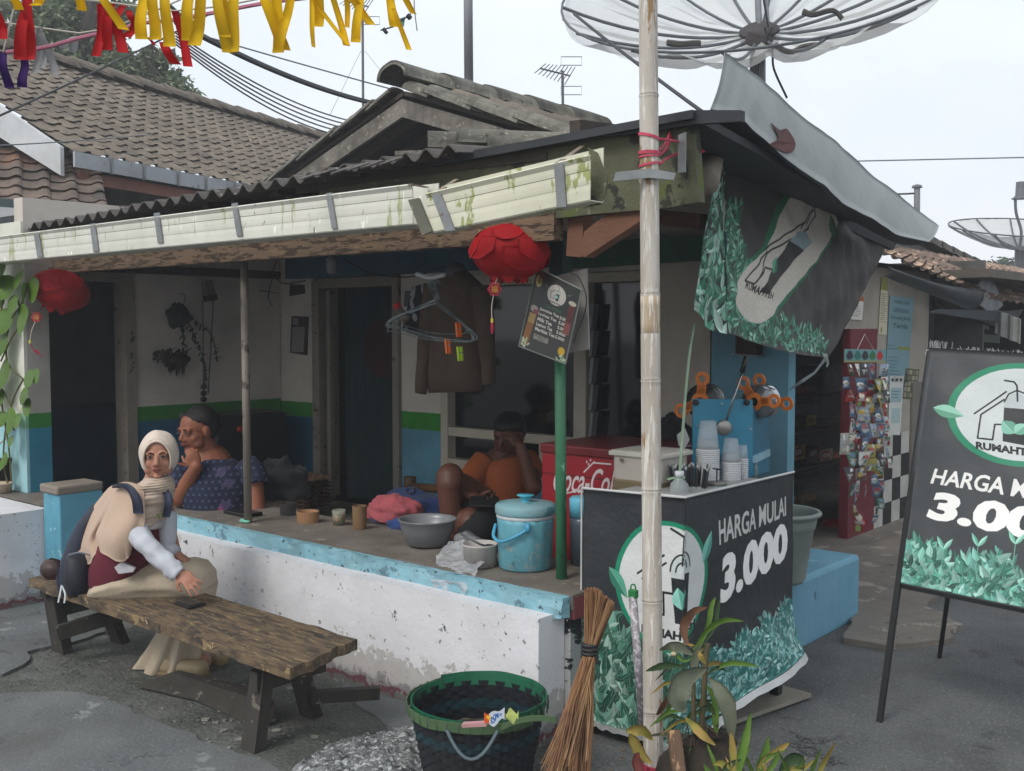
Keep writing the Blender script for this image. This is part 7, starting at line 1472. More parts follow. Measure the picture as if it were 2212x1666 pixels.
def flower(par, x, y, d, r_, glyph=True, rot=0.):
    c = PD(x, y, d); R = Matrix((RT, UP, -FW)).transposed(); N = 40
    for rad, off, mt in ((1., 0, PKR), (.80, -.003, DKR)):
        pts = [c + R @ V(math.cos(t)*r_*rad*(1+.10*math.cos(6*t)), math.sin(t)*r_*rad*(1+.10*math.cos(6*t)), -off) for t in [2*math.pi*i/N for i in range(N)]]
        build(MB().poly(pts, FW*.004), 'charm_disc', mt, par)
    vs, tr, mn, mx = text_tris('福', .0, 0)
    m = MB(); ok = len(vs) > 8
    if ok: s_ = r_*1.05/(mx-mn).max(); m.add([c + R @ V((v[0]-(mn[0]+mx[0])/2)*s_, (v[1]-(mn[1]+mx[1])/2)*s_, .0045) for v in vs], tr)
    build(m, 'gold_character', GOLD, par)
c1_ = PD(1102, 545, 4.35); t, q = lantern(c1_, .158, .115, (0.05, 0, 1), 'large red petalled lantern hanging from the beam near the green post', 0, 3)
build(MB().tube([c1_+V(0, 0, .11), c1_+V(0, 0, .16)], .003, 6), 'hook_wire', M('thin_wire', '2a2a2a', bump=0), t); flower(t, 1068, 625, 4.25, .026)
build(MB().tube(curve([PD(1066, 638, 4.25), PD(1062, 665, 4.25), PD(1063, 690, 4.25)], 4), .0022, 5), 'charm_cord', CORD, t); build(MB().tube([PD(1063, 688, 4.25), PD(1063, 697, 4.25)], .0055, 8), 'bead', YB, t); build(MB().tube([PD(1063, 697, 4.25), PD(1064, 708, 4.25), PD(1063, 721, 4.25)], [.005, .008, .004], 8), 'tassel', TAS, t)
build(MB().tube([PD(1075, 600, 4.3), PD(1070, 612, 4.25)], .002, 4), 'charm_cord', CORD, t)
c2_ = PD(131, 627, 6.6); t, q = lantern(c2_, .168, .125, (.32, .12, 1), 'smaller bright red lantern blown askew at the left end of the porch', 0, 8)
flower(t, 79, 685, 6.5, .030); build(MB().tube(curve([PD(76, 696, 6.5), PD(68, 716, 6.5), PD(65, 736, 6.5)], 4), .0028, 5), 'charm_cord', CORD, t); build(MB().tube([PD(65, 735, 6.5), PD(65, 742, 6.5)], .008, 8), 'bead', YB, t)
build(MB().tube([PD(85, 672, 6.5), PD(97, 660, 6.55)], .0025, 4), 'charm_cord', TAS, t)
for k in range(8): build(MB().tube(curve([PD(66, 742, 6.5), PD(71+k*.6, 754+k*.8, 6.5), PD(84+k*1.4, 762+k*2.2-abs(k-3)*1.5, 6.5)], 5), .0022, 4), 'tassel', TAS, t)
# ================================================================ menu sign, white board, clothes hangers
def quad_uv(P, cv, n=4, th=.003): m = MB(); m.grid(lambda u, v: lerp(lerp(P[0], P[1], u), lerp(P[3], P[2], u), v), n, n, th=th); return m
mc = Canvas(0, 0, 1, 1.65, 420, '3b3a37'); mc.rect(0, .95, 1, 1.65, '2c2e2b')
mc.oval(.52, 1.30, .20, .21, 'b9b6ae'); logo(mc, .50, 1.32, .20); mc.trect('RUMAHTEH', .40, 1.12, .24, .03, '1a1a1a', bold=.04)
mc.leaf(.30, 1.35, .10, .05, 2.0, '4a5a3c', '3a4a30'); mc.leaf(.74, 1.38, .10, .05, .7, '4a5a3c', '3a4a30')
mc.trect('TEH SERIES', .33, .98, .36, .06, '2f5e48', bold=.03)
for i, (a, b) in enumerate([('Jasmine Tea', '3.000'), ('Lychee Tea', '5.000'), ('Milk Tea', '5.000'), ('Lemon Tea', '5.000'), ('Markisa Tea', '5.000')]):
    y = .86-i*.105; mc.trect(a, .24, y, .036*len(a)+.03, .075, 'cfcbc2', bold=.03); mc.trect(b, .68, y, .19, .07, 'cfcbc2', bold=.03)
mc.rect(.24, .26, .56, .37, '8c8980'); mc.trect('ES JERUK', .27, .32, .24, .035, '4a4844'); mc.trect('5000', .33, .275, .15, .035, '4a4844')
mc.poly([(.02, .1), (.16, .1), (.2, .75), (.06, .75)], '8a5a2a'); mc.poly([(.05, .55), (.19, .55), (.2, .75), (.06, .75)], 'a58a4a'); mc.oval(.13, .85, .08, .07, 'a89c94'); mc.oval(.18, .80, .06, .05, '8a4048'); mc.oval(.10, 1.42, .07, .13, 'b5a878'); mc.oval(.12, 1.45, .05, .09, '7c6a34'); mc.oval(.14, 1.56, .07, .07, '5a3434')
mc.poly([(.80, .60), (.93, .60), (.93, 1.25), (.82, 1.25)], '5c2420'); mc.poly([(.80, .60), (.93, .60), (.93, .85), (.81, .85)], '8a4a44'); mc.oval(.87, 1.28, .08, .05, 'b9b3a0')
for k in range(12): mc.leaf(rr.uniform(0, .15), rr.uniform(0, .15), .1, .04, rr.uniform(0, 3), 'c9cbb8', '8a9a6a')
mc.oval(.86, .22, .07, .09, 'c9a52a'); 
for k in range(10): mc.leaf(rr.uniform(.78, .95), rr.uniform(.0, .15), .09, .04, rr.uniform(0, 3), 'c9cbb8', '5a8a4a')
mc.grain(.04)
mP = [PY(1122, 748, .13), PY(1222, 786, .10), PY(1258, 627, .10), PY(1161, 578, .13)]
ms = thing('menu_sign', 'tilted laminated tea menu with prices hung on the green post', 'menu', mP[0])
build(quad_uv(mP, mc, th=.004), 'menu_card', M('menu_print', 'ffffff', r=.3, bump=.05, dirt=.05, img=mc.image('menu')), ms)
build(MB().tube([p-V(0, .002, 0) for p in mP], .0045, 6, closed=True), 'frame', M('clear_frame', '8f938c', r=.3, bump=0), ms)
tag(build(MB().poly([PY(x, y, .20) for x, y in [(1185, 600), (1267, 580), (1272, 755), (1222, 763), (1225, 640)]], (0, .008, 0)), 'white_board', M('white_panel', 'a5a19c', '999590', r=.6, bump=.05)), 'blank white board hung behind the tilted menu sign', 'board')
tag(build(MB().tube(curve([PY(1232, 590, .12), PY(1250, 600, .11), PY(1266, 640, .10), PY(1262, 680, .10), PY(1245, 720, .10), PY(1240, 742, .10)], 5), .0028, 5), 'black_wire', M('thin_wire', '2a2a2a')), 'bent dark wire curling beside the menu sign', 'wire')
# shirt
sh = thing('hanging_shirt', 'long-sleeved brown shirt on a hanger under the blue board', 'shirt', PY(980, 860, .9))
BR = M('brown_shirt_cloth', '54453a', '483a30', r=.9, s=6, bump=.4, bs=9, bd=.03, dirt=.03)
sp = [(985, 570, .02), (962, 590, .14), (935, 612, .26), (925, 650, .28), (930, 720, .30), (930, 790, .31), (932, 848, .32)]; spr = [(985, 570), (1012, 592), (1038, 615), (1040, 660), (1038, 740), (1040, 800), (1042, 845)]
rings = [(PY(a[0], a[1], .85), PY(b[0], b[1]+0, .80), .05+.05*min(1, a[2]*3), (.03, 5, i*.3), V(0, 1, 0)) for i, (a, b) in enumerate(zip(sp, spr))]
build(MB().loft(rings, 40), 'shirt_body', BR, sh, smooth=True)
for pts in ([PY(938, 618, .80), PY(925, 690, .78), PY(918, 770, .78), PY(908, 850, .78)], [PY(1036, 620, .74), PY(1048, 700, .74), PY(1052, 770, .74), PY(1055, 830, .74)]):
    P = curve(pts, 6); build(MB().tube(P, [.055-.022*i/len(P) for i in range(len(P))], 16).nz(.01, 10, 3), 'shirt_sleeve', BR, sh, smooth=True)
build(MB().loft([(PY(960, 596, .80), PY(1010, 594, .80), .06, (0, 1, 0), V(0, 1, 0)), (PY(972, 578, .80), PY(998, 576, .80), .05, (0, 1, 0), V(0, 1, 0)), (PY(983, 568, .80), PY(988, 568, .80), .02, (0, 1, 0), V(0, 1, 0))], 20), 'collar', M('grey_violet_lining', '5c5663', r=.9), sh, smooth=True)
t = thing('patterned_garment', 'black and white patterned garment hanging behind the wire hangers', 'clothes', PY(900, 740, 1.0))
gc = Canvas(0, 0, 1, 1, 160, '16181a'); rg_ = random.Random(3)
for k in range(14): gc.oval(rg_.random(), rg_.random(), rg_.uniform(.05, .16), rg_.uniform(.03, .1), '8f8f96', rot=rg_.uniform(0, 3))
build(quad_uv([PY(868, 715, 1.0), PY(930, 735, 1.0), PY(925, 610, 1.0), PY(890, 620, 1.0)], gc, 8), 'cloth', M('patterned_print', 'ffffff', r=.9, img=gc.image('patterned')), t)
WIRE = M('hanger_wire', '6e7e82', 'a3b0b2', r=.35, s=20, metal=.5, bump=0)
base = PY(937, 640, .45)
for k in range(9):
    a = -.5+.13*k; r3 = random.Random(k); d1 = V(math.cos(a), math.sin(a), 0); t = thing('wire_hanger', 'blue-grey wire hanger number', 'hanger', base) if False else None
labs = ['lowest-hanging wire hanger with both coloured pegs clipped below it', 'wire hanger reaching furthest right in the bunch', 'wire hanger reaching furthest left in the bunch', 'pale blue wire hanger in the middle of the bunch', 'dark wire hanger at the back of the bunch', 'thin wire hanger at the front of the bunch']
for k in range(6):
    r3 = random.Random(40+k); top_ = PY(930+k*3.5, 604+r3.uniform(0, 8), .42+.02*k); nk = PY(938+k*2, 652+r3.uniform(-6, 6), .42+.02*k)
    L_ = PY(832+r3.uniform(0, 28), 705+r3.uniform(-8, 12), .38+.05*k); R_ = PY(1005+r3.uniform(0, 26), 722+r3.uniform(-8, 16), .30+.03*k)
    t = thing('wire_hanger', labs[k], 'hanger', top_, 'wire hangers bunched under the beam')
    build(MB().tube(curve([top_+V(.02, 0, -.02), top_, top_+V(-.02, 0, -.015), nk+V(0, 0, .03), nk], 5), .0022, 5), 'hook', WIRE, t)
    build(MB().tube(curve([nk, lerp(nk, R_, .8)+V(0, 0, .015), R_, lerp(R_, L_, .1)-V(0, 0, .02), lerp(R_, L_, .5)-V(0, 0, .025), lerp(R_, L_, .9)-V(0, 0, .0), L_, lerp(nk, L_, .8)+V(0, 0, .02), nk], 6), .0022, 5), 'wire_frame', WIRE, t)
for x, y, c, lb in [(990, 712, 'e0641c', 'orange clothes peg clipped on the right of the wire hangers'), (967, 748, 'e8702a', 'lower orange clothes peg hanging below the wire hangers'), (993, 764, 'a8c82a', 'lime green clothes peg dangling below the hangers')]:
    t = thing('clothes_peg', lb, 'clothes peg', PY(x, y, .36)); MT = M('peg_'+c, c, r=.4, bump=0, dirt=0)
    build(MB().bar(PY(x-4, y-15, .36), PY(x-1, y+16, .36), .010, .012).bar(PY(x+3, y-15, .37), PY(x+5, y+16, .37), .010, .012), 'peg_jaw', MT, t); build(MB().tube([PY(x-5, y-2, .365), PY(x+6, y-2, .365)], .004, 6), 'spring', WIRE, t)
c = PY(868, 680, .42); t = thing('spice_jar', 'small upside jar with a red cap tangled in the wire hangers', 'jar', c)
build(MB().tube([PY(862, 668, .42), PY(880, 692, .42)], [.018, .024], 14), 'jar_body', M('dim_glass_jar', '6a5f58', r=.3, bump=0), t, smooth=True); build(MB().tube([PY(856, 658, .42), PY(862, 668, .42)], .019, 14), 'red_cap', M('red_cap', 'b0242a', bump=0), t)
# ================================================================ small things on the walls
t = thing('bulb', 'white plastic lamp holder under the beam near the blue board', 'lamp', PY(716, 572, 1.2))
build(MB().lathe([(.001, -.06), (.03, -.055), (.036, 0), (.034, .04), (.02, .05)], PY(716, 572, 1.2), 20), 'shade', M('lamp_white', '9a9ca0', r=.4, bump=0), t, smooth=True)
t = thing('clipboard', 'brown clipboard with a blank white sheet hung on the back wall', 'clipboard', PY(645, 765, 1.79))
build(MB().poly([PY(x, y, 1.785) for x, y in [(626, 762), (662, 768), (665, 684), (630, 683)]], (0, .008, 0)), 'board', M('hardboard', '3b2320', r=.7, bump=.1), t)
build(MB().poly([PY(x, y, 1.780) for x, y in [(629, 760), (655, 761), (658, 706), (632, 707)]], (0, .003, 0)), 'sheet', M('dim_paper', '8f8a86', r=.8, bump=0), t); build(MB().poly([PY(x, y, 1.778) for x, y in [(632, 701), (643, 703), (644, 688), (633, 686)]], (0, .006, 0)), 'clip', ZINC, t)
t = thing('switch_meter', 'white electricity meter on the light blue wall edge by the window', 'meter', PY(884, 650, 1.78))
build(MB().poly([PY(x, y, 1.76) for x, y in [(872, 662), (896, 664), (898, 630), (874, 628)]], (0, .03, 0)), 'case', M('grey_plastic_case', '5c5c5c', r=.5, bump=0), t)
tag(build(MB().poly([PY(x, y, 1.79) for x, y in [(625, 640), (657, 634), (656, 616), (626, 614)]], (0, .01, 0)), 'vent_patch', M('dark_patch', '2e2725', r=.9)), 'dark rough vent patch high on the back wall by the doorway', 'vent')
CAB = M('black_cable', '15171a', r=.5, bump=0)
for pts, lb in (([(275, 618), (360, 628), (430, 628), (520, 625), (600, 632)], 'thin black cable running along the white side wall'), ([(607, 592), (590, 600), (580, 640), (588, 660)], 'loose black cable tail hanging at the wall corner'), ([(600, 560), (590, 590), (610, 612), (640, 610), (660, 606)], 'looped black cable feeding the vent patch'), ([(742, 560), (800, 590), (860, 598), (900, 596), (960, 575)], 'thin cable drooping below the blue board')):
    tag(build(MB().tube(curve([PY(x, y, 1.6) for x, y in pts], 6), .0045, 5), 'cable', CAB), lb, 'cable')
tag(build(MB().tube(curve([PY(900, 592, .5), PY(930, 600, .5), PY(960, 594, .5)], 5), .012, 6), 'white_rope', M('white_tape', 'cfd6d8')), 'twist of white rag tied to the line above the wire hangers', 'rag')
# the hanging mounted fern, bottle planter, ladder of vines on the side wall
PX_ = lambda x, y, o=0: PX(x, y, XS+.08+o)
LEAFD = M('dark_leaf', '1f2a18', '2b3620', r=.6, bump=0, dirt=0)
def leafm(m, p, d, L, W, up=(0, 0, 1), bend=.2):
    p = Vector(p); d = Vector(d).normalized(); s_ = d.cross(Vector(up)); s_ = s_.normalized() if s_.length > .01 else V(1, 0, 0); n_ = s_.cross(d)
    k = [0, .25, .55, .8, 1]; w = [.15, .9, 1, .6, .02]; vs = []
    for t_, ww in zip(k, w):
        c = p + d*(L*t_) - n_*(bend*L*t_*t_)
        vs += [c + s_*(W*ww/2) + n_*(W*.12*ww), c, c - s_*(W*ww/2) + n_*(W*.12*ww)]
    m.add(vs, [(i*3+j, i*3+j+1, i*3+j+4, i*3+j+3) for i in range(4) for j in (0, 1)])
t = thing('hanging_moss_ball', 'dark round moss ball planter hung on the white side wall', 'planter', PX_(385, 690))
m = MB(); m.ell(PX_(383, 683), (.07, .09, .085), n=30, m=20).nz(.03, 14, 3); build(m, 'moss_ball', M('dark_moss', '161913', '20241a', r=.95, s=20, bump=1, bs=60), t, smooth=True)
m = MB(); r4 = random.Random(5)
for k in range(60): leafm(m, PX_(r4.uniform(372, 402), r4.uniform(660, 700)), V(.3, r4.uniform(-.6, 1), r4.uniform(-.5, 1)), .05, .015)
build(m, 'foliage', LEAFD, t); build(MB().tube(curve([PX_(395, 662), PX_(400, 640), PX_(388, 633)], 4), .003, 5), 'hook', M('thin_wire', '2a2a2a'), t)
m = MB(); 
for path in ([(405, 680), (430, 700), (450, 715), (463, 745), (470, 780)], [(403, 690), (415, 715), (425, 740), (437, 765), (445, 800), (440, 830)], [(397, 700), (395, 725), (398, 750)]):
    P = curve([PX_(x, y, .03) for x, y in path], 6); m.tube(P, .003, 4)
    for i in range(0, len(P), 1):
        for q in range(2): leafm(m, P[i], V(.4, r4.uniform(-1, 1), r4.uniform(-.8, .6)), r4.uniform(.03, .055), .016)
build(m, 'trailing_vine', LEAFD, t)
t = thing('dried_fern', 'dried staghorn fern clump mounted on the white side wall', 'plant', PX_(380, 775))
m = MB()
for k in range(260):
    x, y = r4.uniform(330, 405), 0; y = 765+ (x-330)*.05+r4.uniform(-8, 14); p = PX_(x, y, .01); L = r4.uniform(.03, .10) if x > 355 else .03; leafm(m, p, V(.25, r4.uniform(-.4, .2), -1 if k % 3 else .2), L*(1.3 if 365 < x < 400 else .7), .012)
m.ell(PX_(385, 776), (.05, .10, .035), n=20, m=12); m.nz(.006, 30, 1); build(m, 'fern_mass', M('dry_fern', '1a1814', '26221a', r=.95, bump=0), t)
t = thing('bottle_planter', 'clear hanging plastic bottle planter with soil at its bottom', 'planter', PX_(445, 650))
build(MB().poly([PX_(x, y) for x, y in [(432, 610), (452, 604), (461, 645), (438, 650)]], (.05, 0, 0)), 'bottle', M('dusty_clear', '6e6a66', '625e5a', r=.4, bump=0, alpha=.7), t, bev=.01)
build(MB().poly([PX_(x, y, .005) for x, y in [(437, 640), (461, 636), (462, 648), (439, 652)]], (.05, 0, 0)), 'soil', M('soil', '211c18', r=.95), t)
build(MB().tube([PX_(438, 650), PX_(440, 865)], .004, 5).tube([PX_(461, 648), PX_(450, 850)], .004, 5), 'cord', M('thin_wire', '2a2a2a'), t)
for k, y in enumerate((836, 850, 863)): build(MB().ell(PX_(440, y, .03), (.02, .025, .02)), 'dark_bead', M('black_knob', '101214'), t)

# ================================================================ blue end block on the left, white wall, bucket, vine
eb = thing('blue_end_block', 'flaking blue masonry block with a bare cement cap beside the bench', 'block', PX(150, 1240, -3.55)*1.0)
bx0 = V(-3.42, -.42, 0); XB = -3.50
a_, b_, c_ = PX(160, 1050, XB), PX(181, 1045, XB), PX(163, 1240, XB)
y0b, y1b = PX(168, 1100, XB).y, PX(181, 1045, XB).y+.05; ztb = PX(165, 1052, XB).z
e0, e1 = PX(128, 1100, XB), PX(181, 1100, XB)
XB2 = -3.36; yA = PX(129, 1100, XB2).y; yB = PX(181, 1100, XB2).y; xL = PY(73, 1075, yA).x; zT = PX(181, 1045, XB2).z
BB = M('flaking_blue', '5fa3bb', '4f90a8', r=.65, s=4, bump=.3, bs=20, world=True, dirt=.12, chips=[('2f5f70', .70, 5), ('8fc0cd', .66, 9)])
build(box2(MB(), (XB2-.20, yA, 0), (XB2, yB+.12, zT-.05)), 'block', BB, eb, bev=.008)
build(box2(MB(), (XB2-.215, yA-.015, zT-.05), (XB2+.005, yB+.125, zT)).nz(.004, 9, 3), 'cement_cap', CEMENT, eb, bev=.012)
ww_ = thing('white_side_wall', 'low whitewashed wall with a dark top at the left edge by the potted vine', 'wall', (-4.6, yA, 0))
zw = PY(40, 1085, yA+.02).z; build(wallface(MB(), -5.9, XB2-.21, yA+.03, -.02, zw, .3, 30, 8, .01), 'wall', WHITE_OUT, ww_); build(box2(MB(), (-5.9, yA+.04, zw), (XB2-.21, yA+.5, zw+.012)).nz(.004, 8, 1), 'dark_cap', LEDGE_TOP, ww_)
c = PY(18, 1080, yA+.22); c.z = zw+.012
t = thing('plant_bucket', 'black plastic bucket planter on the white side wall', 'bucket', c)
rB = .155; build(MB().lathe([(.001, 0), (rB*.8, 0), (rB*.95, .18), (rB, .19), (rB, .21), (rB*.92, .21), (rB*.88, .17), (.001, .16)], c, 32, closed=True), 'bucket_body', M('black_plastic', '14181c', '0f1216', r=.4, bump=.05), t, smooth=True)
build(MB().tube(curve([c+V(.08, -.1, .22), c+V(.14, -.12, .29), c+V(.10, -.05, .33), c+V(0, 0, .33)], 5), .005, 5), 'pale_tube', M('pale_string', 'b7b2a8'), t)
c2 = PY(3, 1082, yA+.08); c2.z = zw+.012; lathe_thing('cream_bowl', 'small cream plastic bowl at the left edge of the white side wall', 'bowl', c2, [(.001, .002), (.06, .002), (.068, .055), (.072, .058), (.072, .066), (.06, .06), (.001, .02)], M('cream_plastic', 'b9a890', r=.5, bump=0))
GL = M('pothos_leaf', '5a7a22', '46661c', r=.45, s=3, bump=.1, bs=20, tl=.25, dirt=0); GS = M('vine_stem', '4a5a2a', '5a4a2a', r=.7, bump=.1)
vn = thing('pothos_vine', 'pothos vine with big heart-shaped leaves climbing the left wall', 'vine', c)
stems = [[(20, 1060), (8, 1000), (12, 930), (30, 860), (50, 820)], [(25, 1040), (18, 960), (5, 880), (-5, 800), (0, 700), (12, 600)], [(50, 820), (15, 780), (20, 700), (45, 660), (62, 610)], [(30, 930), (20, 870), (-10, 820)], [(2, 780), (25, 730), (48, 690), (35, 640)]]
for s_ in stems: build(MB().tube(curve([PY(x, y, -.24) for x, y in s_], 6), .006, 6), 'stem', GS, vn)
lv = [(18, 620, 62, 2.2), (50, 640, 50, 1.2), (14, 690, 68, 2.5), (5, 725, 60, -2.2), (44, 668, 48, -1.2), (8, 790, 58, -2.0), (20, 650, 46, .2), (-6, 650, 60, 1.8), (55, 812, 44, .3), (72, 805, 30, -.3), (45, 850, 46, .6), (52, 870, 36, -.4), (20, 890, 42, -1.3), (6, 905, 40, 2.4), (30, 905, 36, .4), (0, 860, 46, 2.6), (18, 950, 30, .5), (10, 985, 34, -2.2), (-4, 830, 60, 2.8), (66, 610, 44, -.8), (0, 600, 60, 1.2), (32, 600, 50, .6)]
for x, y, s_, a in lv:
    S = s_/2290*6.9; c = PY(x, y, -.26); m = MB(); d = V(math.cos(a)*.9, -.15, math.sin(a)*.6-.45).normalized(); sd = d.cross(V(0, -1, .35)).normalized(); nn = sd.cross(d); N = 12; vs = [c]; 
    for i in range(N+1):
        t_ = -math.pi+2*math.pi*i/N; rr2 = S*.5*(1-.35*abs(math.sin(t_/2)) if abs(t_) < 2.6 else .72); px_ = math.cos(t_)*S*.55+S*.35*max(0, math.cos(t_))**3; py_ = math.sin(t_)*S*.46; k = py_/(S*.46); vs.append(c + d*(px_+S*.3) + sd*py_ + nn*(-.10*S*k*k+.05*S*math.cos(t_)))
    m.add([c+d*S*.28]+vs[1:], [(0, i, i+1) for i in range(1, N+1)]); build(m, 'leaf', GL, vn, smooth=True)

# ================================================================ sky-side things: dishes, antennas, poles, wires
def dish(name, label, hub, R_, tilt, az, nrib, gauge, mat, parent_loc, feed=True, sagk=0.):
    t = thing(name, label, 'satellite dish', parent_loc); A = (-FH*math.sin(tilt)*math.cos(az)+RT*math.sin(tilt)*math.sin(az) + V(0, 0, math.cos(tilt))).normalized(); e1 = A.cross(FH).normalized(); e2 = A.cross(e1).normalized(); dep = R_*.30
    P = lambda r, a: hub + (e1*math.cos(a)+e2*math.sin(a))*(r*R_) + A*(dep*r*r)
    def ms_(u, v):
        a = 2*math.pi*u; k = abs(math.sin(a*nrib/2)); p = P(lerp(.04, 1, v), a); return p - A*(sagk*k*math.sin(v*3.1)) - V(0, 0, sagk*1.2*k*v*v) + V(0, 0, .012*R_*mnoise.noise(p*5))
    build(MB().grid(ms_, nrib*6, 12), 'mesh_skin', mat, t, smooth=True)
    FR = M('dish_frame', '4a4f54', '5a5f64', r=.5, bump=0)
    for k in range(nrib): a = 2*math.pi*(k+.5)/nrib; build(MB().tube([P(v/10, a)-A*.01 for v in range(11)], gauge, 6), 'rib', FR, t)
    build(MB().tube([P(1, 2*math.pi*i/48) for i in range(48)], gauge*.8, 6, closed=True), 'rim', FR, t)
    return t, P, A, FR
DM = bpy.data.materials.new('dish_mesh'); DM.use_nodes = True; nt = DM.node_tree; b = nt.nodes['Principled BSDF']; b.inputs['Base Color'].default_value = (.42, .43, .42, 1); b.inputs['Roughness'].default_value = .6
tcn = nt.nodes.new('ShaderNodeTexCoord'); wv = nt.nodes.new('ShaderNodeTexNoise'); wv.inputs['Scale'].default_value = 4; mr = nt.nodes.new('ShaderNodeMapRange'); mr.inputs['To Min'].default_value = .42; mr.inputs['To Max'].default_value = .78; nt.links.new(tcn.outputs['Object'], wv.inputs['Vector']); nt.links.new(wv.outputs['Fac'], mr.inputs['Value']); nt.links.new(mr.outputs[0], b.inputs['Alpha'])
hub = PD(1640, 72, 9.0)
t, P, A, FR = dish('satellite_dish', 'huge wire-mesh satellite dish with sagging skin above the metal verge', hub, 1.62, D2R(35), D2R(-19), 14, .014, DM, PD(1640, 200, 9.0), sagk=.07)
build(MB().lathe([(.001, -.10), (.16, -.10), (.17, .03), (.12, .06), (.001, .06)], hub, 16, rot=V(0, 0, 1).rotation_difference(A).to_matrix()), 'hub', M('rusty_dark_hub', '2e2a2c', '3a3234', r=.7, s=10), t)
build(MB().bar(PD(1612, 85, 8.85), PD(1672, 100, 8.85), .09, .10), 'clamp', M('rusty_dark_hub', '3a3334'), t)
build(MB().tube([hub, PD(1640, 420, 9.0)], .055, 12), 'mast', M('mast_grey', '55595e', '6c7075', r=.5, bump=.1), t, smooth=True); build(MB().tube([PD(1628, 90, 8.95), PD(1628, 420, 8.95)], .035, 10), 'mast', M('dark_mast', '33363a'), t, smooth=True)
build(MB().tube([hub, PD(1635, -70, 9.4)], .03, 8).tube([hub+RT*.08, PD(1650, -70, 9.4)], .018, 6), 'feed_support', M('mast_grey', '55595e'), t)
for pts in ([(1652, 60), (1668, 110), (1672, 150), (1700, 212)], [(1668, 60), (1645, 120), (1636, 160)], [(1650, 0), (1660, 60)]): build(MB().tube(curve([PD(x, y, 8.8) for x, y in pts], 5), .010, 6), 'cable', CAB, t)
for pts, lb in (([(1442, 92), (1475, 97), (1510, 96)], 'short dead stick caught in the dish mesh left of its hub'), ([(1673, 98), (1705, 112), (1740, 100), (1800, 100)], 'forked dead branch lying in the dish mesh right of its hub'), ([(1735, 25), (1760, 30), (1800, 22), (1818, 42)], 'upper dead branch hanging in the dish mesh')):
    tag(build(MB().tube(curve([PD(x, y, 8.3) for x, y in pts], 4), .022, 6).nz(.02, 6, 1), 'dead_branch', M('dead_wood', '3c3a38', '4a4744', r=.9, s=10)), lb, 'branch')
hub2 = PD(2203, 536, 20)
t, P, A, FR = dish('satellite_dish', 'smaller distant mesh satellite dish at the right edge on a grey mast', hub2, 1.30, D2R(13), 0, 12, .018, DM, PD(2203, 620, 20), sagk=.03)
build(MB().tube([hub2, PD(2200, 720, 20)], .09, 10), 'mast', M('mast_grey', '55595e'), t); build(MB().tube(curve([hub2, PD(2206, 500, 20), PD(2195, 460, 20), PD(2193, 425, 20)], 5), .03, 6), 'feed_support', FR, t)
build(MB().lathe([(.16, -.02), (.16, 0), (.10, .02), (.09, .30), (.001, .31)], PD(2205, 428, 20), 16), 'feed_horn', M('mast_grey', '55595e'), t)
def yagi(name, label, top, d, k=1.):
    t = thing(name, label, 'antenna', PD(top[0], 300, d)); T_ = PD(*top, d); MTL = M('antenna_metal', '4a4d52', '5c5f64', r=.5, metal=.3, bump=0)
    build(MB().tube([T_+V(0, 0, .03), PD(top[0]+2, 330, d)], .018, 8), 'mast', MTL, t)
    a = PD(top[0]-48*k, top[1]-10*k, d-.5); b = PD(top[0]+16*k, top[1]+6*k, d+.3); build(MB().tube([a, b], .012, 6), 'boom', MTL, t)
    for i in range(9): p = lerp(a, b, i/8); L = .10*k+.012*i; build(MB().tube([p+V(.05, .05, L*.6), p-V(.05, .05, L*.6)], .006, 4), 'element', MTL, t)
    for dz in (-.14, .14): build(MB().tube([b+V(0, 0, dz)+RT*.16, b+V(0, 0, dz*1.8)+RT*.16, b+V(0, 0, dz*1.8)-RT*.12, b+V(0, 0, dz)-RT*.12], .006, 4, closed=True), 'reflector', MTL, t)
yagi('tv_antenna', 'television antenna on a slim mast behind the gabled roof', (1215, 158), 14)
yagi('tv_antenna', 'television antenna partly behind the yellow ribbons at the top', (783, 10), 15, .8)
t = thing('vent_pipe', 'capped vent pipe beyond the metal verge', 'pipe', PD(1980, 450, 14)); build(MB().tube([PD(1980, 640, 14), PD(1981, 405, 14)], .04, 10), 'pipe', M('grey_pipe', '8a8c90'), t); build(MB().lathe([(.07, 0), (.06, .03), (.001, .05)], PD(1981, 406, 14), 14), 'cap', M('mast_grey', '55595e'), t)
tag(build(MB().tube(curve([PD(1980, 413, 14), PD(1960, 419, 14), PD(1700, 424, 14)], 4), .012, 5), 'pipe_wire', CAB), 'short wire running left from the capped vent pipe', 'wire')
WR = M('overhead_wire', '23262b', r=.5, bump=0); WR2 = M('thin_grey_wire', '6a6e74', r=.5, bump=0)
def wire(a, b, r_, s, lb, mt=WR, grp=None): tag(build(MB().tube(sag(a, b, s), r_, 5), 'wire', mt), lb, 'wire', grp)
wire(PD(380, 48, 9), PD(812, 224, 12), .028, .08, 'thick black bundled cable slanting down to the gabled roof')
wire(PD(-600, -900, 5), PD(430, 70, 9), .016, .02, 'thick black cable entering from the top left among the ribbons')
for k in range(5): wire(PD(380, 72+k*6, 9), PD(760, 262+k*9, 12), .008, .10+.01*k, 'thin parallel overhead wire, %s of five below the thick cable' % ['top', 'second', 'middle', 'fourth', 'lowest'][k], WR, 'parallel overhead wires')
wire(PD(-900, 640, 3.4), PD(330, 95, 6.5), .006, .02, 'dark wire crossing in front of the left tiled roof'); wire(PD(330, 95, 6.5), PD(1200, -380, 9), .006, .02, 'dark wire continuing up to the right past the tree')
wire(PD(380, 60, 8), PD(1240, 295, 9), .006, .02, 'pale thin wire crossing in front of the gabled roof ridge', WR2)
wire(PD(-700, 330, 4), PD(330, 290, 8), .004, .03, 'faint thin wire in front of the tiled roof', WR2)
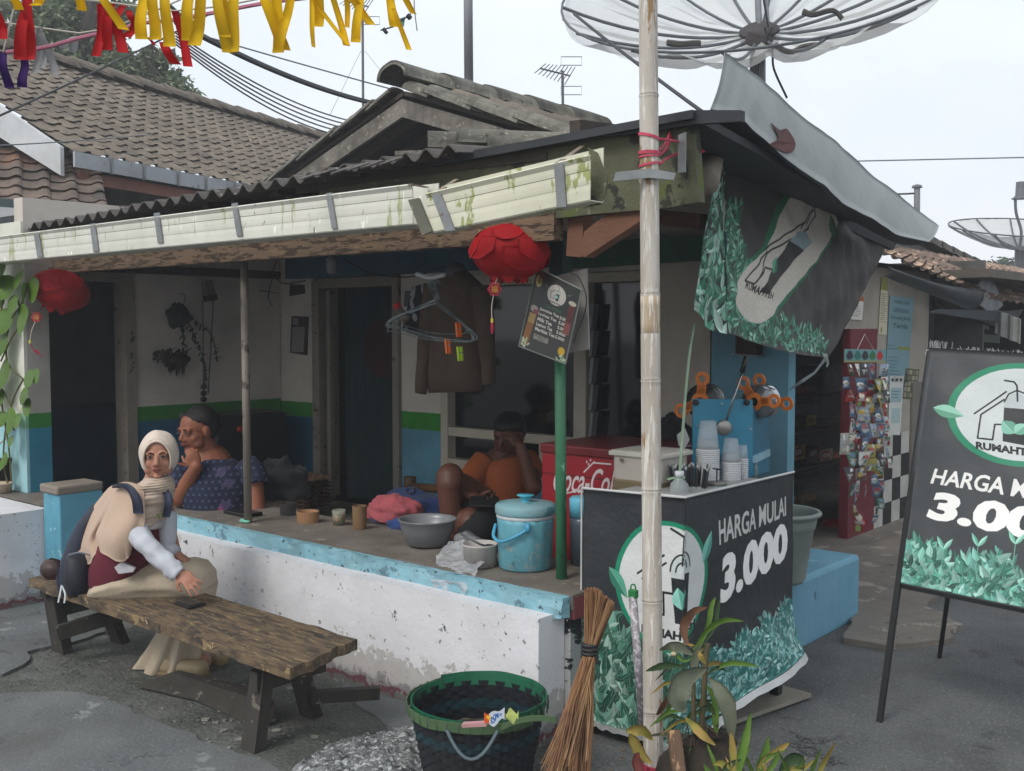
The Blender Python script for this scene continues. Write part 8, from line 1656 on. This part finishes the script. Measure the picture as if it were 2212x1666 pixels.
wire(PD(1240, 30, 8.5), PD(1515, 240, 6.0), .012, .01, 'dark cable slanting from the dish rim to the roof corner')
wire(PD(1500, 356, 30), PD(3600, 310, 30), .02, .0, 'distant thin wire across the sky at right', WR2)
wire(PD(780, 110, 14), PD(712, 250, 11), .003, .0, 'faint guy wire left of the slim mast', WR2); wire(PD(788, 110, 14), PD(860, 200, 12), .003, .0, 'faint guy wire right of the slim mast', WR2)
kt = thing('broken_kite', 'tattered small kite tangled on a thread in the sky', 'kite', PD(865, 50, 8)); build(MB().poly([PD(858, 42, 8), PD(876, 36, 8), PD(872, 58, 8), PD(862, 55, 8)], FH*.004), 'kite_rag', M('teal_rag', '4a8a80', '1d2a2e', r=.8, s=30), kt)
build(MB().tube([PD(822, 66, 8), PD(850, 58, 8), PD(866, 46, 8), PD(888, 30, 8)], .006, 5).tube([PD(828, 62, 8), PD(836, 72, 8)], .015, 5).tube([PD(880, 33, 8), PD(887, 40, 8)], .02, 5), 'thread', CAB, kt)
tag(build(MB().tube([PD(888, -300, 6), PD(895, 20, 6), PD(901, 67, 6)], .003, 4), 'thread', WR2), 'loose thread dangling at the end of the yellow ribbons', 'thread')

# ================================================================ bunting
def cloth_mat(n, c): return M(n, c, r=.75, s=4, bump=.1, bs=10, tl=.55, dirt=0)
YE, RE, WT, PU, RP = cloth_mat('yellow_ribbon', 'ffdc0a'), cloth_mat('red_ribbon', 'd4141f'), cloth_mat('white_ribbon', 'c4c6c8'), cloth_mat('purple_ribbon', '4a1a7c'), M('pink_rope', 'b8788c', 'a5657a', r=.8, s=30, bump=.5)
q3 = lambda x, y, c2=False: ((x/2.914, y/2.914) if not c2 else (x/2.914+704.8, y/2.914))
def ribbon(par, mt, x0, y0, x1, y1, w, d, tw=0., c2=False, bow=0.):
    a, b = q3(x0, y0, c2), q3(x1, y1, c2); w = w/2.914; A_, B_ = PD(*a, d), PD(*b, d+.03)
    def f(u, v):
        p = lerp(A_, B_, v); ang = tw*v; s_ = RT*math.cos(ang)+FH*math.sin(ang); return p + s_*((u-.5)*w/FPX*d*(.8+.25*v)) + FH*(.012*math.sin(v*5+x0)) + RT*(bow*math.sin(v*3.14))
    build(MB().grid(f, 2, 14, th=.0006), 'ribbon', mt, par, smooth=True)
DY = 3.0
by = thing('yellow_bunting', 'line of bright yellow cloth ribbons hanging across the top of the view', 'bunting', PD(500, -10, DY))
build(MB().tube([PD(-1800, -300, DY+1), PD(-80, -40, DY), PD(960, -60, DY), PD(2700, -300, DY+1.5)], .003, 5), 'string', M('pale_string', 'b7b2a8'), by)
for a in [(85, -60, 108, 56, 58, .2), (250, -60, 225, 40, 70, .1), (500, -60, 505, 62, 60, .5), (600, -90, 770, 180, 66, .6), (900, -60, 890, 246, 75, .1), (965, -60, 972, 246, 78, -.1), (1040, -60, 1060, 288, 75, .15), (1190, -60, 1178, 250, 80, .2), (1280, -60, 1222, 288, 78, .3), (1360, -60, 1432, 326, 76, .3), (1480, -60, 1462, 322, 80, -.3), (1400, -60, 1420, 240, 70, .2), (1650, -60, 1785, 312, 80, .3), (1745, -60, 1752, 334, 76, -.2), (1835, -60, 1752, 330, 66, .6), (1955, -60, 1975, 300, 36, 1.1), (2015, -60, 2000, 168, 66, .2)]: ribbon(by, YE, *a[:5], DY, a[5])
for a in [(-120, -50, 140, 292, 40, .9), (30, -60, 130, 292, 46, .5), (215, -60, 185, 266, 60, .2), (130, -60, 280, 156, 64, .4), (125, -60, 135, 180, 40, 1.), (390, -60, 432, 175, 62, .3), (425, 60, 520, 312, 36, .4), (455, -80, 545, 80, 54, .8)]: ribbon(by, YE, *a[:5], DY, a[5], True)
br_ = thing('red_bunting', 'line of red cloth ribbons hanging in front of the tree at the upper left', 'bunting', PD(150, 60, DY+.25)); D2 = DY+.25
build(MB().tube([PD(x/2.914, y/2.914, D2) for x, y in [(-4500, -600), (-100, 20), (170, -30), (420, -10), (640, 10), (860, 40), (1100, 70), (1400, 40), (1900, -60), (6000, -800)]], .003, 5), 'string', M('pale_string', 'b7b2a8'), br_)
for a in [(-20, 60, 20, 250, 60, .3), (165, -20, 125, 375, 76, .2), (180, -20, 185, 375, 72, -.2), (640, 30, 612, 360, 54, .3), (700, 10, 665, 310, 66, .1), (690, 60, 780, 335, 66, .3), (775, 20, 700, 210, 60, .4), (800, 60, 860, 160, 50, .6), (860, 120, 800, 240, 60, .5), (1105, 75, 1190, 425, 56, .2), (930, 235, 980, 290, 24, .8), (1020, 260, 1100, 400, 66, .5)]: ribbon(br_, RE, *a[:5], D2, a[5])
bw_ = thing('white_bunting', 'string of white and purple cloth ribbons at the upper left', 'bunting', PD(80, 60, DY+.4)); D3 = DY+.4
build(MB().tube([PD(x/2.914, y/2.914, D3) for x, y in [(-3500, -500), (-60, 130), (240, 175), (500, 210), (700, 180), (1000, 60), (1400, -120)]], .003, 5), 'string', M('pale_string', 'b7b2a8'), bw_); build(MB().tube([PD(x/2.914, y/2.914, D3) for x, y in [(85, 60), (20, 330)]], .003, 5), 'string', M('pale_string', 'b7b2a8'), bw_)
for a in [(235, 175, 225, 300, 44, .2), (262, 180, 222, 460, 52, .1), (262, 180, 268, 430, 46, -.2), (262, 200, 345, 470, 52, .3), (480, 225, 385, 300, 46, .4), (500, 235, 440, 325, 50, .3)]: ribbon(bw_, WT, *a[:5], D3, a[5])
for a in [(15, 320, 52, 550, 56, .2), (145, 360, 150, 555, 60, .1)]: ribbon(bw_, PU, *a[:5], D3, a[5])
tag(build(MB().tube(curve([PD(x/2.914, y/2.914, DY+.35) for x, y in [(40, 330), (280, 300), (520, 235), (760, 190), (860, 150), (1100, 125), (1400, 70), (1700, 15), (2000, -20)]], 5), .0065, 6), 'pink_rope', RP), 'faded pink rope crossing behind the ribbons', 'rope')

# ================================================================ trees
def tree(name, label, base, d, limbs, crowns, leafsize, nleaf, col, seed, nm='tree', trunk_r=.16):
    t = thing(nm, label, 'tree', base); rr = random.Random(seed); m = MB(); BK = M('dark_bark', '3a352f', '2c2824', r=.95, s=6, bump=.5)
    for L in limbs: P = curve([PD(x, y, d+dd) for x, y, dd in L[0]], 5); n = len(P); m.tube(P, [lerp(L[1], L[2], i/(n-1)) for i in range(n)], 7)
    tw = []
    for (x, y, rx, ry, dd) in crowns:
        for k in range(9):
            a = rr.uniform(0, 6.28); p0 = PD(x, y, d+dd); p1 = PD(x+rx*.9*math.cos(a), y+ry*.9*math.sin(a), d+dd+rr.uniform(-.6, .6)); P = curve([p0, lerp(p0, p1, .5)+V(rr.uniform(-.2, .2), rr.uniform(-.2, .2), rr.uniform(-.1, .3)), p1], 3); m.tube(P, [.035, .03, .025, .02, .015, .012, .008][:len(P)], 4)
    build(m, 'trunk', BK, t)
    m = MB(); sizes = sum(c[2]*c[3] for c in crowns)
    for (x, y, rx, ry, dd) in crowns:
        n = int(nleaf*rx*ry/sizes); nc = max(4, n//26)
        cl_ = []
        for _ in range(nc):
            a, q = rr.uniform(0, 6.28), rr.random()**.55; cl_.append((x+rx*q*math.cos(a), y+ry*q*math.sin(a), dd+rr.uniform(-1, 1)*rx/FPX*d*.8, rr.uniform(.4, 1.1)))
        for k in range(n):
            cx_, cy_, cd_, s_ = rr.choice(cl_); p = PD(cx_+rr.gauss(0, 11*s_), cy_+rr.gauss(0, 7*s_), d+cd_+rr.gauss(0, .15)); dr_ = V(rr.uniform(-1, 1), rr.uniform(-1, 1), rr.uniform(-.9, .5)).normalized(); s2 = dr_.cross(V(rr.uniform(-1, 1), rr.uniform(-1, 1), rr.uniform(-1, 1))).normalized(); L = leafsize*rr.uniform(.6, 1.3)
            m.add([p, p+dr_*L*.5+s2*L*.2, p+dr_*L, p+dr_*L*.5-s2*L*.2], [(0, 1, 2, 3)])
    build(m, 'crown', M('foliage_'+name, col, r=.6, s=1.2, ct=.12, bump=0, tl=.25, dirt=0), t); return t
tree('big', 'large spreading leafy tree behind the grey tiled roof at the upper left', PD(120, 700, 16), 16,
     [([(60, 500, 0), (90, 300, 0), (150, 160, 0), (200, 60, 0), (220, -60, 0)], .30, .12), ([(150, 160, 0), (220, 150, .2), (300, 130, .3), (330, 100, .5)], .12, .05), ([(150, 200, 0), (230, 210, .2), (320, 190, .3), (380, 200, .2)], .10, .04), ([(320, 140, 0), (345, 165, 0), (360, 185, 0)], .06, .03), ([(120, 200, 0), (60, 120, 0), (20, 60, 0)], .12, .05), ([(330, 190, 0), (325, 150, 0), (318, 120, 0)], .09, .05)],
     [(60, 40, 90, 60, 0), (150, 30, 90, 55, .5), (110, 100, 80, 50, 0), (200, 90, 60, 45, .4), (230, 160, 75, 45, 0), (300, 150, 60, 40, .3), (350, 190, 55, 35, .3), (310, 210, 70, 30, 0), (400, 215, 38, 18, .2), (260, 215, 60, 25, .5), (265, 30, 30, 40, .6), (360, 130, 25, 20, .3), (20, 110, 60, 40, 0)], .105, 24000, '6c7a5c', 3)
tree('far', 'small airy tree far off at the right edge beside the distant dish mast', PD(2180, 640, 40), 40, [([(2180, 640, 0), (2178, 600, 0), (2182, 575, 0)], .15, .06)], [(2160, 585, 22, 14, 0), (2195, 588, 25, 18, 0), (2178, 575, 18, 10, 0), (2225, 590, 20, 14, 0)], .22, 2200, '46573c', 6)
# ================================================================ plants in front, stump, pots of leaves
pl = thing('ginger_plant', 'leafy potted plant with curled brown and green blades in front of the cart', 'plant', PZ(1500, 1690, 0)); DPL = 3.35; r5 = random.Random(21)
def lmat(n, c, c2): return M(n, c, c2, r=.65, s=14, bump=.15, bs=20, tl=.2, dirt=.03)
L1, L2, L3, L4, L5 = lmat('leaf_fresh', '6a8a38', '4a6c26'), lmat('leaf_grey_green', '5a6450', '6e7262'), lmat('leaf_brown', '805a44', '664a38'), lmat('leaf_yellow', '8f9240', 'a5804a'), lmat('leaf_dark', '3a5230', '2c4226')
def blade(par, pts, w, d, mt, cup_=.25, n=14, nm='leaf', tw=0.):
    P = curve([PD(x, y, d+(q if True else 0)) for x, y, q in pts], 6); k = len(P)-1
    def f(u, v):
        i = v*k; a = int(min(i, k-1)); p = lerp(P[a], P[a+1], i-a); dr_ = (P[min(a+1, k)]-P[a]).normalized(); ang = tw*v; s_ = dr_.cross(FH*math.cos(ang)+V(0, 0, 1)*math.sin(ang)).normalized(); ww = w*.82/FPX*d*(math.sin(math.pi*(v*.93+.04))**.9)*(1+.06*math.sin(v*23+w)); q = (u-.5)*2
        return p + s_*(q*ww/2) - FH*((1-q*q)*-cup_*ww*.4)
    build(MB().grid(f, 6, n, th=.0005), nm, mt, par, smooth=True)
blade(pl, [(1487, 1395, 0), (1478, 1370, 0), (1480, 1345, 0), (1500, 1320, -.03), (1528, 1312, -.05)], 26, DPL, L3)
blade(pl, [(1497, 1405, 0), (1530, 1360, -.05), (1565, 1340, -.1), (1607, 1342, -.15)], 16, DPL, L1); blade(pl, [(1512, 1400, 0), (1530, 1350, 0), (1537, 1310, 0), (1546, 1290, 0)], 15, DPL, L1); blade(pl, [(1518, 1395, 0), (1543, 1355, 0), (1550, 1318, 0), (1556, 1290, 0)], 12, DPL, L5)
blade(pl, [(1535, 1452, 0), (1570, 1434, 0), (1605, 1434, -.03), (1640, 1440, -.05)], 15, DPL, L1); blade(pl, [(1520, 1400, 0), (1512, 1412, -.05), (1518, 1425, -.05), (1524, 1434, -.04)], 15, DPL-.02, L4)
blade(pl, [(1485, 1440, 0), (1440, 1438, 0), (1420, 1442, 0), (1395, 1450, 0)], 20, DPL, L5); blade(pl, [(1497, 1415, 0), (1470, 1400, 0), (1450, 1398, 0), (1425, 1405, .05)], 30, DPL, L2); blade(pl, [(1480, 1462, 0), (1450, 1500, 0), (1430, 1530, .05), (1418, 1545, .1)], 18, DPL, L3)
blade(pl, [(1525, 1445, 0), (1480, 1470, -.06), (1465, 1510, -.08), (1480, 1540, -.06)], 62, DPL-.05, L2, .4); blade(pl, [(1532, 1465, 0), (1560, 1500, -.05), (1575, 1540, -.06), (1582, 1605, -.05)], 46, DPL, L2, .4); blade(pl, [(1525, 1480, 0), (1545, 1510, 0), (1545, 1550, 0), (1550, 1600, 0)], 22, DPL, L1)
blade(pl, [(1480, 1550, 0), (1500, 1570, -.05), (1520, 1590, -.08), (1545, 1610, -.08)], 24, DPL-.04, L4); blade(pl, [(1500, 1540, 0), (1530, 1530, 0), (1545, 1545, 0)], 18, DPL, L5); blade(pl, [(1512, 1385, 0), (1500, 1430, 0), (1498, 1450, 0)], 24, DPL, L2)
blade(pl, [(1500, 1420, 0), (1478, 1428, 0), (1460, 1415, 0), (1447, 1405, 0)], 8, DPL, L1); build(MB().ell(PD(1455, 1413, DPL), (.010, .008, .007)), 'bud', M('pale_bud', 'b5a888', bump=0), pl)
ST1 = M('plant_stem', '5a4a36', '3f4a2a', r=.8, s=10, bump=.2)
for pts, r_ in (([(1520, 1700), (1515, 1600), (1520, 1500), (1524, 1430), (1528, 1390)], .010), ([(1495, 1700), (1500, 1600), (1498, 1520), (1497, 1440)], .008), ([(1545, 1700), (1530, 1600), (1515, 1540)], .007)): build(MB().tube(curve([PD(x, y, DPL+.01) for x, y in pts], 5), r_, 8), 'stem', ST1, pl, smooth=True)
m = MB()
for k in range(170):
    x, y = r5.uniform(1455, 1590), r5.uniform(1560, 1700); d = DPL+r5.uniform(-.05, .08); a = PD(x, y, d); m.tube(curve([a, a+V(r5.uniform(-.03, .03), r5.uniform(-.03, .03), -.03), a+V(r5.uniform(-.04, .04), r5.uniform(-.04, .04), -.08)], 3), r5.uniform(.0012, .003), 4)
tag(build(m, 'dry_roots', M('dry_root', '5a4c3a', '3c3226', r=.9, s=20, bump=0), pl), kind='stuff')
m = MB(); m.ell(PZ(1520, 1740, .12), (.17, .17, .22), n=24, m=14).nz(.04, 8, 2); build(m, 'soil_mound', M('dark_soil', '241f1a', '332b22', r=.95, s=20, bump=.8), pl, smooth=True)
p4 = thing('blade_leaf_plant', 'low plant of bright green upright blades with yellow tips at the bottom edge', 'plant', PZ(1620, 1740, 0)); DP2 = 3.05
for pts, w, mt in [([(1590, 1700, 0), (1600, 1640, 0), (1612, 1590, 0), (1622, 1540, 0)], 24, L1), ([(1588, 1700, 0), (1585, 1650, 0), (1582, 1610, 0), (1578, 1580, 0)], 20, L4), ([(1630, 1700, 0), (1645, 1650, 0), (1655, 1620, 0), (1660, 1590, 0)], 22, L1), ([(1625, 1680, 0), (1655, 1640, 0), (1690, 1615, 0), (1705, 1605, 0)], 18, L4), ([(1640, 1690, 0), (1672, 1650, 0), (1682, 1620, 0)], 16, L1), ([(1600, 1700, 0), (1575, 1670, 0), (1560, 1650, 0), (1540, 1652, 0)], 22, L4),
                   ([(1660, 1700, 0), (1700, 1665, 0), (1735, 1660, 0), (1760, 1640, 0)], 16, L4), ([(1600, 1710, 0), (1560, 1690, 0), (1530, 1665, 0), (1520, 1650, 0)], 16, L1), ([(1680, 1700, 0), (1700, 1650, 0), (1725, 1640, 0), (1735, 1665, 0)], 34, L5), ([(1690, 1700, 0), (1720, 1680, 0), (1740, 1690, 0)], 30, L5), ([(1560, 1700, 0), (1570, 1660, 0), (1600, 1640, 0)], 20, L5), ([(1650, 1700, 0), (1640, 1660, 0), (1650, 1640, 0), (1700, 1620, 0)], 16, L1)]: blade(p4, pts, w, DP2, mt)
for k in range(16):
    x0 = 1560+k*13; tx = x0+r5.uniform(-60, 60); ty = r5.uniform(1600, 1665); blade(p4, [(x0, 1710, 0), (lerp(x0, tx, .4), lerp(1710, ty, .5), 0), (tx, ty, r5.uniform(-.08, .05))], r5.uniform(9, 16), DP2+r5.uniform(-.04, .12), [L1, L5, L1, L4][k % 4])
for k in range(20):
    x0 = 1500+r5.uniform(-25, 30); y0 = r5.uniform(1420, 1640); s_ = r5.choice((-1, 1)); tx = x0+s_*r5.uniform(30, 85); ty = y0+r5.uniform(-50, 45); blade(pl, [(x0, y0, 0), (lerp(x0, tx, .5), lerp(y0, ty, .5)-14, r5.uniform(-.05, .05)), (tx, ty, r5.uniform(-.06, .08))], r5.uniform(8, 15), DPL+r5.uniform(-.02, .1), [L5, L1, L2, L5, L4][k % 5])
m = MB()
for k in range(90): c = PZ(r5.gauss(1480, 110), r5.uniform(1570, 1700), .004); a = r5.uniform(0, 6.3); s_ = r5.uniform(.006, .02); e = V(math.cos(a), math.sin(a), 0)*s_; f = V(-math.sin(a), math.cos(a), 0)*s_*.3; m.add([c-e, c-f+V(0, 0, .004), c+e, c+f+V(0, 0, .003)], [(0, 1, 2, 3)])
tag(build(m, 'leaf_litter', M('dry_litter', '5f4a35', '7c6a4a', r=.9, s=30, bump=0)), 'dry brown leaf litter on the ground around the potted plants', 'litter', kind='stuff')
m = MB(); m.ell(PZ(1640, 1800, .05), (.2, .16, .12), n=20, m=10).nz(.03, 9, 1); build(m, 'soil_mound', M('dark_soil', '241f1a'), p4, smooth=True)
t = thing('yellowing_leaf_plant', 'broad yellow and red-brown leaf sticking out left of the bamboo pole base', 'plant', PZ(1380, 1720, 0)); blade(t, [(1410, 1600, 0), (1390, 1580, -.03), (1370, 1578, -.04), (1352, 1580, -.04)], 30, 3.3, L4, .5); blade(t, [(1408, 1650, 0), (1385, 1630, 0), (1368, 1600, 0), (1360, 1585, 0)], 30, 3.3, L4, .5); blade(t, [(1400, 1690, 0), (1382, 1670, 0), (1375, 1640, 0), (1380, 1625, 0)], 26, 3.28, lmat('leaf_red', '6b3434', '8a4a40'), .5)
t = thing('cut_stump', 'short split wooden stake beside the bamboo pole base', 'stake', PZ(1465, 1720, 0)); build(MB().bar(PD(1476, 1760, 3.2), PD(1456, 1577, 3.28), .045, .035, w2=.038).jit(.003, 2), 'stake', M('split_wood', '6e5644', '594536', r=.85, s=8, bump=.5, sc=(3, 3, .5), chips=[('a58560', .64, 10, (2, 2, .4))]), t, bev=.006)
blade(t, [(1436, 1700, 0), (1432, 1650, 0), (1432, 1600, 0), (1438, 1580, 0)], 16, 3.3, L5) if False else None
pe = thing('sign_edge_clip', 'x', 'x', V(0, 0, 0)) if False else None
# ================================================================ volume added to lift the dark tones like lens glare
hz_ = bpy.data.materials.new('glare_veil'); hz_.use_nodes = True; nt = hz_.node_tree; nt.nodes.clear(); o_ = nt.nodes.new('ShaderNodeOutputMaterial'); pv = nt.nodes.new('ShaderNodeVolumePrincipled')
pv.inputs['Density'].default_value = .0048; pv.inputs['Color'].default_value = (.93, .95, 1, 1); pv.inputs['Anisotropy'].default_value = .2; nt.links.new(pv.outputs[0], o_.inputs['Volume'])
tag(build(MB().box((0, 18, 4.5), (110, 90, 11.2)), 'veil_box', hz_, loc=(0, 0, 0)), kind='stuff')
